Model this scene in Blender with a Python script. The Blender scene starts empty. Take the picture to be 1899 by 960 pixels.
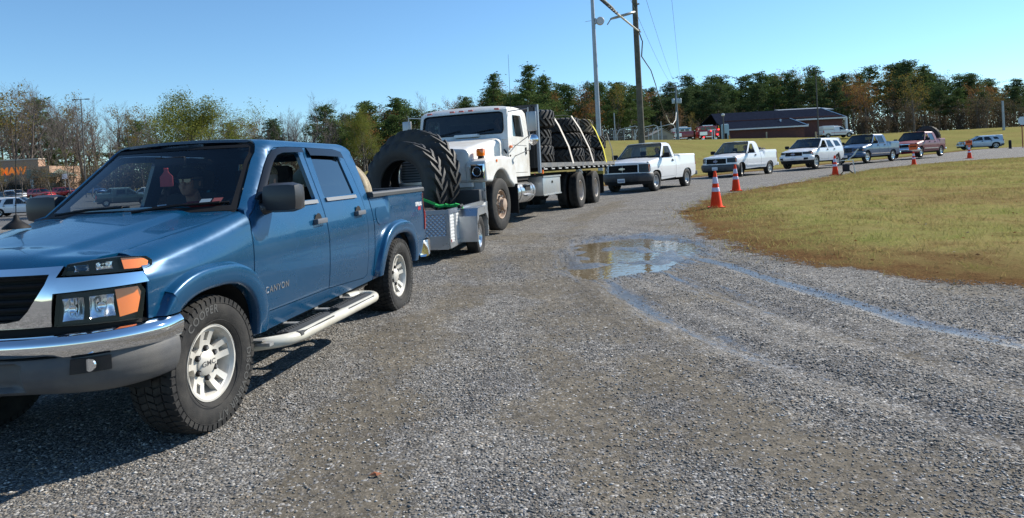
import bpy, bmesh, math, random
import numpy as np
from mathutils import Vector, Matrix, noise
from mathutils.geometry import delaunay_2d_cdt
SC = bpy.context.scene
COL = SC.collection
PI = math.pi
RNG = np.random.default_rng(7)
random.seed(7)

# ---------------------------------------------------------------- materials
MATS = {}
def new_mat(name):
    m = bpy.data.materials.new(name); m.use_nodes = True
    m.node_tree.nodes.clear()
    return m, m.node_tree.nodes, m.node_tree.links
def lnk(L, a, b): L.new(a, b)
def mat(name, col=(.5,.5,.5), rough=.5, metal=0., coat=0., spec=.5, bump=0., bscale=60., var=0., vscale=3., emit=None, estr=0., dust=0., dcol=(.32,.28,.22), detail=4):
    if name in MATS: return MATS[name]
    m, N, L = new_mat(name)
    o = N.new('ShaderNodeOutputMaterial'); b = N.new('ShaderNodeBsdfPrincipled')
    L.new(b.outputs[0], o.inputs[0])
    b.inputs['Base Color'].default_value = (*col, 1); b.inputs['Roughness'].default_value = rough
    b.inputs['Metallic'].default_value = metal; b.inputs['Coat Weight'].default_value = coat
    b.inputs['Coat Roughness'].default_value = .04
    b.inputs['Specular IOR Level'].default_value = spec
    if emit: b.inputs['Emission Color'].default_value = (*emit, 1); b.inputs['Emission Strength'].default_value = estr
    tc = None
    if bump or var or dust:
        tc = N.new('ShaderNodeTexCoord')
    if var or dust:
        n = N.new('ShaderNodeTexNoise'); n.inputs['Scale'].default_value = vscale; n.inputs['Detail'].default_value = detail; n.inputs['Roughness'].default_value = .65
        L.new(tc.outputs['Object'], n.inputs['Vector'])
        mx = N.new('ShaderNodeMix'); mx.data_type = 'RGBA'
        mr = N.new('ShaderNodeMapRange'); mr.inputs[1].default_value = .38; mr.inputs[2].default_value = .68
        if dust:
            mr.inputs[3].default_value = 0; mr.inputs[4].default_value = dust
            mx.inputs[6].default_value = (*col, 1); mx.inputs[7].default_value = (*dcol, 1)
        else:
            mx.inputs[6].default_value = (*[max(0, c*(1-var)) for c in col], 1); mx.inputs[7].default_value = (*[min(1, c*(1+var)) for c in col], 1)
        L.new(n.outputs['Fac'], mr.inputs[0]); L.new(mr.outputs[0], mx.inputs[0]); L.new(mx.outputs[2], b.inputs['Base Color'])
        r2 = N.new('ShaderNodeMapRange'); r2.inputs[1].default_value = .3; r2.inputs[2].default_value = .7
        r2.inputs[3].default_value = max(0, rough-.06); r2.inputs[4].default_value = min(1, rough+.1)
        L.new(n.outputs['Fac'], r2.inputs[0]); L.new(r2.outputs[0], b.inputs['Roughness'])
    if bump:
        n2 = N.new('ShaderNodeTexNoise'); n2.inputs['Scale'].default_value = bscale; n2.inputs['Detail'].default_value = 3
        L.new(tc.outputs['Object'], n2.inputs['Vector'])
        bp = N.new('ShaderNodeBump'); bp.inputs['Strength'].default_value = bump; bp.inputs['Distance'].default_value = .01
        L.new(n2.outputs['Fac'], bp.inputs['Height']); L.new(bp.outputs[0], b.inputs['Normal'])
    MATS[name] = m
    return m
def glass(name, tint=(.25,.3,.3), ior=1.5, rough=0.):
    if name in MATS: return MATS[name]
    m, N, L = new_mat(name)
    o = N.new('ShaderNodeOutputMaterial'); t = N.new('ShaderNodeBsdfTransparent'); g = N.new('ShaderNodeBsdfGlossy')
    t.inputs[0].default_value = (*tint, 1); g.inputs['Roughness'].default_value = rough; g.inputs[0].default_value = (1,1,1,1)
    lw = N.new('ShaderNodeLayerWeight'); lw.inputs[0].default_value = .5
    pw = N.new('ShaderNodeMath'); pw.operation = 'POWER'; pw.inputs[1].default_value = 5; L.new(lw.outputs['Facing'], pw.inputs[0])
    f = N.new('ShaderNodeMapRange'); f.inputs[3].default_value = ((ior-1)/(ior+1))**2*1.6; f.inputs[4].default_value = 1.; L.new(pw.outputs[0], f.inputs[0])
    mx = N.new('ShaderNodeMixShader')
    L.new(f.outputs[0], mx.inputs[0]); L.new(t.outputs[0], mx.inputs[1]); L.new(g.outputs[0], mx.inputs[2]); L.new(mx.outputs[0], o.inputs[0])
    MATS[name] = m
    return m
def paint(name, col, metal=.0, rough=.38, coat=.8, dust=.12, dcol=(.30,.27,.22)):
    return mat(name, col, rough, metal, coat, dust=dust, vscale=2.2, dcol=dcol, detail=8)

def fill_ramp(r, pts):
    e = r.color_ramp.elements
    while len(e) > 1: e.remove(e[-1])
    e[0].position = pts[0][0]; e[0].color = (*pts[0][1], 1) if isinstance(pts[0][1], tuple) else (*(pts[0][1],)*3, 1)
    for p, c in pts[1:]:
        q = e.new(p); q.color = (*c, 1) if isinstance(c, tuple) else (c,c,c,1)
# ---------------------------------------------------------------- objects
def tag(o, label=None, cat=None, group=None, kind=None):
    if label: o['label'] = label
    if cat: o['category'] = cat
    if group: o['group'] = group
    if kind: o['kind'] = kind
    return o
def thing(name, label, cat, loc=(0,0,0), rz=0., group=None):
    o = bpy.data.objects.new(name, None); COL.objects.link(o)
    o.empty_display_size = .2
    o.location = loc; o.rotation_euler = (0,0,rz)
    return tag(o, label, cat, group)
def sub(name, parent, loc=(0,0,0), rot=(0,0,0)):
    o = bpy.data.objects.new(name, None); COL.objects.link(o); o.empty_display_size = .1
    o.parent = parent; o.location = loc; o.rotation_euler = rot
    return o
def copy_tree(o, parent=None):
    c = o.copy(); COL.objects.link(c); c.parent = parent
    for ch in list(o.children): copy_tree(ch, c)
    return c
def mesh_from(name, verts, faces, mats, fmat=None, smooth=35):
    me = bpy.data.meshes.new(name)
    me.from_pydata([tuple(v) for v in verts], [], faces)
    for m in (mats if isinstance(mats, (list, tuple)) else [mats]): me.materials.append(m)
    if fmat is not None: me.polygons.foreach_set('material_index', np.asarray(fmat, dtype=np.int32))
    me.validate(); me.update()
    if smooth:
        me.polygons.foreach_set('use_smooth', np.ones(len(me.polygons), dtype=bool))
        me.set_sharp_from_angle(angle=math.radians(smooth))
    return me
def tris_mesh(name, V, F, mats, fmat=None, smooth=False):
    V = np.asarray(V, dtype=np.float32).reshape(-1,3); F = np.asarray(F, dtype=np.int32)
    k = F.shape[1]
    me = bpy.data.meshes.new(name)
    me.vertices.add(len(V)); me.vertices.foreach_set('co', V.ravel())
    me.loops.add(F.size); me.loops.foreach_set('vertex_index', F.ravel())
    me.polygons.add(len(F)); me.polygons.foreach_set('loop_start', np.arange(0, F.size, k, dtype=np.int32))
    for m in (mats if isinstance(mats, (list, tuple)) else [mats]): me.materials.append(m)
    if fmat is not None: me.polygons.foreach_set('material_index', np.asarray(fmat, dtype=np.int32))
    if smooth: me.polygons.foreach_set('use_smooth', np.ones(len(F), dtype=bool))
    me.update(calc_edges=True)
    return me
def link(name, me, parent=None, loc=None, rot=None):
    o = bpy.data.objects.new(name, me); COL.objects.link(o)
    if parent is not None: o.parent = parent
    if loc is not None: o.location = loc
    if rot is not None: o.rotation_euler = rot
    return o

def frame_z(d):
    d = Vector(d).normalized()
    return d.to_track_quat('Z', 'Y').to_matrix()
class MB:
    """collects shapes; build() links them as ONE mesh object"""
    def __init__(s): s.v = []; s.f = []; s.m = []; s.mats = []; s.cur = 0
    def use(s, m):
        if m not in s.mats: s.mats.append(m)
        s.cur = s.mats.index(m); return s
    def add(s, V, F):
        k = len(s.v); s.v += [tuple(v) for v in V]; s.f += [tuple(i+k for i in f) for f in F]; s.m += [s.cur]*len(F); return s
    def box(s, c, d, rot=None, bev=0.):
        hx, hy, hz = d[0]/2, d[1]/2, d[2]/2
        M = rot if rot is not None else Matrix.Identity(3)
        if isinstance(M, (int, float)): M = Matrix.Rotation(M, 3, 'Z')
        if bev <= 0:
            V = [(x,y,z) for x in (-hx,hx) for y in (-hy,hy) for z in (-hz,hz)]
            F = [(0,1,3,2),(4,6,7,5),(0,4,5,1),(2,3,7,6),(0,2,6,4),(1,5,7,3)]
        else:
            bm = bmesh.new(); bmesh.ops.create_cube(bm, size=1)
            for v in bm.verts: v.co = Vector((v.co.x*d[0], v.co.y*d[1], v.co.z*d[2]))
            bmesh.ops.bevel(bm, geom=bm.edges[:], offset=bev, segments=2, affect='EDGES', profile=.6)
            bm.verts.ensure_lookup_table(); V = [v.co.copy() for v in bm.verts]; bm.verts.index_update(); F = [tuple(v.index for v in f.verts) for f in bm.faces]; bm.free()
        c = Vector(c)
        return s.add([M @ Vector(v) + c for v in V], F)
    def tube(s, pts, r, n=8, cap=True, closed=False):
        pts = [Vector(p) for p in pts]; rr = r if isinstance(r, (list, tuple)) else [r]*len(pts)
        V = []; F = []; up = None
        for i, p in enumerate(pts):
            if closed: d = pts[(i+1) % len(pts)] - pts[i-1]
            else: d = pts[min(i+1, len(pts)-1)] - pts[max(i-1, 0)]
            if d.length < 1e-9: d = Vector((0,0,1))
            d.normalize()
            if up is None:
                up = Vector((0,0,1)) if abs(d.z) < .9 else Vector((1,0,0))
            a = d.cross(up).normalized(); b = a.cross(d).normalized(); up = b
            for k in range(n):
                t = 2*PI*k/n; V.append(p + a*math.cos(t)*rr[i] + b*math.sin(t)*rr[i])
        m = len(pts)
        for i in range(m if closed else m-1):
            for k in range(n):
                j = (i+1) % m
                F.append((i*n+k, i*n+(k+1)%n, j*n+(k+1)%n, j*n+k))
        if cap and not closed:
            F.append(tuple(range(n-1,-1,-1))); F.append(tuple((m-1)*n+k for k in range(n)))
        return s.add(V, F)
    def cyl(s, a, b, r, n=16, r2=None): return s.tube([a,b], [r, r if r2 is None else r2], n)
    def lathe(s, prof, n=32, axis='z', c=(0,0,0), closed=False):
        V = []; F = []; c = Vector(c)
        for i in range(n):
            t = 2*PI*i/n; ct, st = math.cos(t), math.sin(t)
            for (r, h) in prof:
                if axis == 'z': p = (r*ct, r*st, h)
                elif axis == 'y': p = (r*ct, h, r*st)
                else: p = (h, r*ct, r*st)
                V.append(Vector(p)+c)
        m = len(prof)
        for i in range(n):
            j = (i+1) % n
            for k in range(m if closed else m-1):
                l = (k+1) % m
                f = (i*m+k, j*m+k, j*m+l, i*m+l)
                F.append(f if axis != 'y' else f[::-1])
        return s.add(V, F)
    def quad(s, *p):
        return s.add(p, [tuple(range(len(p)))])
    def prism(s, outline, h0, h1, axis='z', c=(0,0,0)):
        n = len(outline); V = []; c = Vector(c)
        for h in (h0, h1):
            for (a, b) in outline:
                p = (a,b,h) if axis == 'z' else ((a,h,b) if axis == 'y' else (h,a,b))
                V.append(Vector(p)+c)
        F = [tuple(range(n-1,-1,-1)), tuple(range(n,2*n))] + [(i,(i+1)%n,n+(i+1)%n,n+i) for i in range(n)]
        return s.add(V, F)
    def build(s, name, m=None, parent=None, smooth=35, **k):
        mats = s.mats if s.mats else [m]
        me = mesh_from(name, s.v, s.f, mats, s.m if s.mats else None, smooth)
        # consistent normals
        bm = bmesh.new(); bm.from_mesh(me); bmesh.ops.recalc_face_normals(bm, faces=bm.faces[:]); bm.to_mesh(me); bm.free()
        if smooth: me.set_sharp_from_angle(angle=math.radians(smooth))
        return link(name, me, parent, **k)

# ---------------------------------------------------------------- 2D panels
def resample(poly, step, closed=True):
    out = []; n = len(poly)
    for i in range(n if closed else n-1):
        a = poly[i]; b = poly[(i+1) % n]
        d = math.hypot(b[0]-a[0], b[1]-a[1]); k = max(1, int(round(d/step)))
        for j in range(k): out.append((a[0]+(b[0]-a[0])*j/k, a[1]+(b[1]-a[1])*j/k))
    if not closed: out.append(tuple(poly[-1]))
    return out
def rounded(poly, r, seg=4):
    """round the corners of a closed polygon; r may be a list"""
    n = len(poly); out = []
    for i in range(n):
        p = Vector((*poly[i],0)); a = Vector((*poly[i-1],0)); b = Vector((*poly[(i+1)%n],0))
        ri = r[i] if isinstance(r, (list,tuple)) else r
        da = (a-p); db = (b-p); ri = min(ri, da.length*.49, db.length*.49)
        if ri < 1e-4: out.append((p.x,p.y)); continue
        A = p+da.normalized()*ri; B = p+db.normalized()*ri
        for k in range(seg+1):
            t = k/seg; q = A*(1-t)**2 + p*2*t*(1-t) + B*t*t
            out.append((q.x,q.y))
    return out
def inside(poly, X, Y):
    c = np.zeros(X.shape, bool); n = len(poly)
    for i in range(n):
        x1,y1 = poly[i]; x2,y2 = poly[(i+1)%n]
        cond = ((y1 > Y) != (y2 > Y))
        with np.errstate(divide='ignore', invalid='ignore'):
            xi = (x2-x1)*(Y-y1)/(y2-y1+1e-30)+x1
        c ^= cond & (X < xi)
    return c
def segdist(pts, X, Y, closed=True):
    d = np.full(X.shape, 1e9); n = len(pts)
    for i in range(n if closed else n-1):
        x1,y1 = pts[i][:2]; x2,y2 = pts[(i+1)%n][:2]
        dx,dy = x2-x1,y2-y1; L = dx*dx+dy*dy+1e-12
        t = np.clip(((X-x1)*dx+(Y-y1)*dy)/L,0,1)
        d = np.minimum(d, np.hypot(X-x1-t*dx, Y-y1-t*dy))
    return d
def tri2d(outline, holes=(), grid=.05, gy=None):
    gy = gy or grid
    o = resample(outline, grid); hs = [resample(h, grid) for h in holes]
    xs = [p[0] for p in o]; ys = [p[1] for p in o]
    gx = np.arange(min(xs)+grid/2, max(xs), grid); gyy = np.arange(min(ys)+gy/2, max(ys), gy)
    pts = list(o); edges = [(i,(i+1)%len(o)) for i in range(len(o))]
    for h in hs:
        k = len(pts); pts += h; edges += [(k+i, k+(i+1)%len(h)) for i in range(len(h))]
    if len(gx) and len(gyy):
        X, Y = np.meshgrid(gx, gyy); X = X.ravel(); Y = Y.ravel()
        ok = inside(o, X, Y)
        for h in hs: ok &= ~inside(h, X, Y)
        X = X[ok]; Y = Y[ok]
        if len(X):
            d = segdist(o, X, Y)
            for h in hs: d = np.minimum(d, segdist(h, X, Y))
            ok = d > min(grid, gy)*.45
            pts += list(zip(X[ok].tolist(), Y[ok].tolist()))
    V, E_, F, _, _, _ = delaunay_2d_cdt([Vector(p) for p in pts], edges, [], 1 if not hs else 1, 1e-6)
    F = [tuple(f) for f in F]
    if F:
        cx = np.array([sum(V[i].x for i in f)/3 for f in F]); cy = np.array([sum(V[i].y for i in f)/3 for f in F])
        ok = inside(o, cx, cy)
        for h in hs: ok &= ~inside(h, cx, cy)
        F = [f for f, k in zip(F, ok) if k]
    return [(v.x, v.y) for v in V], F
def shell(verts, faces, th, nrm_out=None):
    """give a sheet thickness th inwards; returns verts, faces"""
    V = np.array(verts, float); 
    F = np.array([f for f in faces]); 
    n = np.zeros_like(V)
    a = V[F[:,0]]; b = V[F[:,1]]; c = V[F[:,2]]
    fn = np.cross(b-a, c-a)
    for k in range(3): np.add.at(n, F[:,k], fn)
    n /= (np.linalg.norm(n, axis=1, keepdims=True)+1e-12)
    if nrm_out is not None:
        if (fn @ np.array(nrm_out)).sum() < 0:
            F = F[:,::-1]; n = -n
    N = len(V); V2 = V - n*th
    cnt = {}
    for f in F:
        for i in range(3):
            e = (int(f[i]), int(f[(i+1)%3])); cnt[e] = 1
    fs = [tuple(int(i) for i in f) for f in F] + [tuple(int(i)+N for i in f[::-1]) for f in F]
    for (i,j) in cnt:
        if (j,i) not in cnt: fs.append((j,i,i+N,j+N))
    return np.vstack([V,V2]).tolist(), fs
def panel(name, outline, mapf, m, parent, holes=(), grid=.05, th=.015, out=(0,1,0), mirror=False, smooth=32, gy=None, both=False):
    P2, F = tri2d(outline, holes, grid, gy)
    V = [mapf(*p) for p in P2]
    o = out
    if mirror: V = [(v[0],-v[1],v[2]) for v in V]; o = (out[0],-out[1],out[2])
    if th: V, F = shell(V, F, th, o)
    if both:
        k = len(V); V = V+[(v[0],-v[1],v[2]) for v in V]; F = F+[tuple(i+k for i in f[::-1]) for f in F]
    me = mesh_from(name, V, F, m, None, smooth)
    return link(name, me, parent)

_txt = {}
def text2d(body, size=1., bold=0., spacing=1.):
    """returns flat 2D verts / tri faces of a text, origin left-baseline"""
    key = (body, bold, spacing)
    if key not in _txt:
        cu = bpy.data.curves.new('t', 'FONT'); cu.body = body; cu.size = 1; cu.offset = bold; cu.space_character = spacing; cu.resolution_u = 3
        ob = bpy.data.objects.new('t', cu); COL.objects.link(ob)
        dg = bpy.context.evaluated_depsgraph_get(); ev = ob.evaluated_get(dg); me = ev.to_mesh()
        me.calc_loop_triangles()
        V = [(v.co.x, v.co.y) for v in me.vertices]; F = [tuple(t.vertices) for t in me.loop_triangles]
        ev.to_mesh_clear(); COL.objects.unlink(ob); bpy.data.objects.remove(ob); bpy.data.curves.remove(cu)
        _txt[key] = (V, F)
    V, F = _txt[key]
    return [(x*size, y*size) for x, y in V], F
def text_on(name, body, mapf, size, m, parent, bold=0., center=True, th=.004, out=(0,1,0), spacing=1., sx=1., shear=0.):
    V, F = text2d(body, size, bold, spacing)
    if not V: return None
    xs = [v[0] for v in V]; ys = [v[1] for v in V]
    cx = (min(xs)+max(xs))/2 if center else 0; cy = (min(ys)+max(ys))/2 if center else 0
    P = [mapf((x-cx)*sx+shear*(y-cy), y-cy) for x, y in V]
    P, F = shell(P, F, th, out)
    me = mesh_from(name, P, F, m, None, 0)
    return link(name, me, parent)
# ---------------------------------------------------------------- terrain height and the camera
CAMH = 1.403
def smooth(a, b, x):
    t = np.clip((np.asarray(x, float)-a)/(b-a), 0, 1); return t*t*(3-2*t)
def hgt(X, Y):
    X = np.asarray(X, float); Y = np.asarray(Y, float)
    z = .0155*np.maximum(0, Y-3) * (1-smooth(60,110,Y)*.25)
    z = z - .0006*np.maximum(0, Y-3)*smooth(5,12,Y)
    # grass bank behind the road and the wood beyond it
    right = smooth(-30, 0, X)
    Yl = np.interp(X, [-30,-5,5,9.5,16,22,28,40,52,80,140], [30,30,33,37.5,44.5,51,57,68,82,88,95])
    d = (Y-Yl)*.75
    bank = (3.0*smooth(0, 34, d) + .5*smooth(6, 11, d)*(1-.3*smooth(14,22,d))) * right
    z = z + bank
    # parking lot on the left: lower near, rising towards the shop
    left = 1-right
    lot = -1.15*smooth(25, 55, Y)*left + .9*smooth(75,125,Y)*left
    z = z + lot + .25*smooth(150,400,Y)*6
    z = z + .03*np.sin(X*.23+1)*np.sin(Y*.19)*smooth(20,40,Y)
    return z
def H(x, y): return float(hgt(x, y))
# ---------------------------------------------------------------- common materials
M_BLACK = mat('black_plastic', (.012,.012,.013), .6, spec=.2, bump=.15, bscale=400)
M_GREYPL = mat('grey_plastic', (.075,.078,.085), .55, bump=.2, bscale=500, dust=.25)
M_RUB = mat('rubber', (.018,.018,.019), .75, spec=.25, dust=.45, dcol=(.085,.08,.072), vscale=7, bump=.2, bscale=120)
M_RUBLET = mat('rubber_letter', (.075,.075,.073), .6)
M_DARK = mat('underbody', (.012,.012,.012), .9)
M_CHROME = mat('chrome', (.86,.87,.88), .06, 1.)
M_ALU = mat('alloy', (.66,.64,.59), .42, .25, dust=.35, dcol=(.30,.25,.19), vscale=9)
M_ALU2 = mat('alloy_bright', (.7,.7,.7), .22, .9)
M_LENS = glass('lens_clear', (.96,.97,.98), 1.22, .0)
M_AMBER = mat('amber_lens', (.95,.20,.01), .12, coat=1, emit=(1,.25,.02), estr=.0)
M_RED = mat('red_lens', (.45,.01,.012), .15, coat=1)
M_REFL = mat('reflector', (.88,.89,.9), .16, 1.)
M_HOUSING = mat('lamp_housing', (.02,.021,.023), .35, spec=.3)
M_WHITEP = mat('white_plate', (.75,.76,.78), .4)
M_PLTXT = mat('plate_text', (.05,.07,.25), .5)
M_SEAT = mat('seat_cloth', (.035,.035,.038), .9, bump=.3, bscale=200)
M_GL_T = glass('glass_tinted', (.20,.23,.24), 1.5)
M_GL_C = glass('glass_clear', (.62,.66,.64), 1.5)
M_GL_D = glass('glass_dark', (.05,.06,.065), 1.55)
M_STEEL = mat('steel', (.35,.35,.36), .4, .8)

def lerp_table(tab):
    xs = [t[0] for t in tab]; ys = [t[1] for t in tab]
    if xs[0] > xs[-1]: xs = xs[::-1]; ys = ys[::-1]
    return lambda x: float(np.interp(x, xs, ys))
def sst(a, b, x):
    t = min(1, max(0, (x-a)/(b-a))); return t*t*(3-2*t)

class Body:
    """parametric vehicle skin. s runs round the plan outline from the nose, v runs up the section."""
    def __init__(b, **k):
        d = dict(hw=.86, wb=3.2, R=.385, TW=.25, rim=.21, xs_f=.35, nose=[(.50,.845),(.62,.79),(.72,.70),(.79,.58),(.84,.42),(.87,.22),(.88,0)],
                 xs_r=-4.1, tail=[(-4.17,.80),(-4.2,.6),(-4.22,0)], sill=.42, belt=1.235, roof=1.735, zmax=.95,
                 top=[(1.,1.08),(.45,1.09),(-.55,1.23),(-.6,1.235),(-5,1.235)], rf=.17, rz=.11, tumble=.34, rrz=.10, rry=.13,
                 arch=.455, aexp=2.6, flare=0., fw=.13, hoodhalf=.68, beltin=.055, rtop=1., rear_slant=0., cabx=None, bedr=.03)
        d.update(k); b.__dict__.update(d)
        pts = [(b.xs_f, b.hw)] + list(b.nose); pts = pts[::-1]      # from centre out
        b.fr = b._arc(pts); b.sf = b.fr[-1][0]
        pr = [(b.xs_r, b.hw)] + list(b.tail)
        b.rr = b._arc(pr); b.srs = b.sf + (b.xs_f-b.xs_r); b.send = b.srs + b.rr[-1][0]
        b.topf = lerp_table(b.top)
    def _arc(b, pts):
        # smooth with catmull and tabulate (s,x,y)
        P = [Vector((p[0],p[1],0)) for p in pts]; Q = []
        for i in range(len(P)-1):
            p0 = P[max(0,i-1)]; p1 = P[i]; p2 = P[i+1]; p3 = P[min(len(P)-1,i+2)]
            for k in range(6):
                t = k/6; Q.append(.5*((2*p1)+(p2-p0)*t+(2*p0-5*p1+4*p2-p3)*t*t+(3*p1-p0-3*p2+p3)*t**3))
        Q.append(P[-1]); out = []; s = 0
        for i, q in enumerate(Q):
            if i: s += (q-Q[i-1]).length
            out.append((s, q.x, q.y))
        return out
    def S(b, x): return b.sf + (b.xs_f - x)
    def Sy(b, y):            # s on the nose where half-width is y
        a = [(p[2], p[0]) for p in b.fr]; return float(np.interp(y, [p[0] for p in a], [p[1] for p in a]))
    def plan(b, s):
        if s < b.sf:
            ss=[p[0] for p in b.fr]; x=float(np.interp(s,ss,[p[1] for p in b.fr])); y=float(np.interp(s,ss,[p[2] for p in b.fr]))
            e=.01; x2=float(np.interp(s+e,ss,[p[1] for p in b.fr])); y2=float(np.interp(s+e,ss,[p[2] for p in b.fr]))
            x1=float(np.interp(max(0,s-e),ss,[p[1] for p in b.fr])); y1=float(np.interp(max(0,s-e),ss,[p[2] for p in b.fr]))
            t=Vector((x2-x1,y2-y1)); 
            if s<.02: return x,y,(1.,0.)
            n=Vector((t.y,-t.x)).normalized(); return x,y,(n.x,n.y)
        if s <= b.srs: return b.xs_f-(s-b.sf), b.hw, (0.,1.)
        q = s-b.srs; ss=[p[0] for p in b.rr]; e=.01
        x=float(np.interp(q,ss,[p[1] for p in b.rr])); y=float(np.interp(q,ss,[p[2] for p in b.rr]))
        x1=float(np.interp(max(0,q-e),ss,[p[1] for p in b.rr])); y1=float(np.interp(max(0,q-e),ss,[p[2] for p in b.rr]))
        x2=float(np.interp(q+e,ss,[p[1] for p in b.rr])); y2=float(np.interp(q+e,ss,[p[2] for p in b.rr]))
        if q > ss[-1]-.02: return x,y,(-1.,0.)
        t=Vector((x2-x1,y2-y1)); n=Vector((-t.y,t.x)).normalized()
        if n.y<0: n=-n
        return x,y,(n.x,n.y)
    def ztop(b, x): return b.topf(x)
    def vtop(b, x, green=False):
        if green: return b.roof-b.rrz+.15
        if x > b.cowl: return b.ztop(x)-b.rz+.16
        return b.ztop(x)
    def sec(b, s, v, x):
        """inset and height for v"""
        z = v
        green = (x <= b.cowl+.001 and (b.cabx is None or x >= b.cabx-.35))
        zt = b.ztop(x)
        ins = 0.
        if v < b.zmax: ins += .055*((b.zmax-v)/(b.zmax-b.sill))**2.2 if v > b.sill else .055+ (b.sill-v)*.5
        if green:
            if v > b.zmax: ins += b.beltin*min(1,((v-b.zmax)/(b.belt-b.zmax)))**1.6
            if v > b.belt:
                v0 = b.roof-b.rrz
                zz = min(v, v0); ins += (zz-b.belt)*b.tumble
                if v > v0:
                    th = (v-v0)/.15*PI/2; z = v0+b.rrz*math.sin(th); ins += b.rry*(1-math.cos(th))+b.rrz*.0
                    ins += .0
        elif x > b.cowl:
            v0 = zt-b.rz
            if v > b.zmax: ins += b.beltin*.35*min(1,((v-b.zmax)/max(.05,(v0-b.zmax))))**1.6
            if v > v0:
                th = min(1,(v-v0)/.16)*PI/2; z = v0+b.rz*math.sin(th); ins += b.rf*(1-math.cos(th))
        else:
            if v > b.zmax: ins += b.beltin*.3*((v-b.zmax)/max(.05,(zt-b.zmax)))
            u = (v-(zt-b.bedr))/b.bedr
            if u > 0: ins += b.bedr*(1-math.sqrt(max(0,1-u*u)))
        return ins, z
    def bump(b, x, z):
        if b.flare <= 0: return 0.
        o = 0.
        for xc in (0., -b.wb):
            dx = abs(x-xc); dz = max(0., z-b.R*.9)
            r = (dx**b.aexp+dz**b.aexp)**(1/b.aexp)
            o = max(o, b.flare*(1-sst(b.arch+b.fw-.028, b.arch+b.fw+.006, r))*(1-.30*sst(b.arch+.03, b.arch+b.fw-.02, r)))
        return o
    def P(b, s, v, off=0., flare=True):
        sg = 1
        if s < 0: s = -s; sg = -1
        x, y, n = b.plan(s)
        ins, z = b.sec(s, v, x)
        o = off-ins+(b.bump(x, z)*sst(0,.1,s) if flare and s < b.srs+.05 else 0)
        if s < b.sf: # nose: less tuck towards the centre
            k = sst(0, b.sf, s); o = off - ins*(.35+.65*k) + (b.bump(x,z)*k if flare else 0)
        if s > b.srs and v > b.belt and b.rear_slant:
            o -= (v-b.belt)*b.rear_slant*sst(b.srs, b.srs+.25, s)
        return (x+n[0]*o, sg*(y+n[1]*o), z)
    def X(b, x, v, off=0.): return b.P(b.S(x), v, off)
    def xv(b, pts): return [(b.S(x), v) for x, v in pts]
    def archpts(b, xc, zlo, grow=0., n=22, zf=None, rev=False):
        """arch edge from the rear foot over the top to the front foot, in (x, v)"""
        e = b.aexp; A = b.arch+grow; out = []
        zc = b.R*.9
        for k in range(n+1):
            t = PI*k/n; c, s_ = math.cos(t), math.sin(t)
            x = -A*abs(c)**(2/e)*(1 if c > 0 else -1); z = zc+A*abs(s_)**(2/e)
            out.append((xc+x, z))
        z0 = out[0][1]
        zf = zlo if zf is None else zf
        if zlo < z0: out = [(xc-A, zlo)] + out
        if zf < z0: out = out+[(xc+A, zf)]
        while out[1][1] < zlo: out.pop(0)
        while out[-2][1] < zf: out.pop()
        def cut(p, q, z): t = (z-p[1])/(q[1]-p[1]+1e-9); return (p[0]+(q[0]-p[0])*t, z)
        if out[0][1] < zlo: out[0] = cut(out[0], out[1], zlo)
        if out[-1][1] < zf: out[-1] = cut(out[-1], out[-2], zf)
        return out

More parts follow.
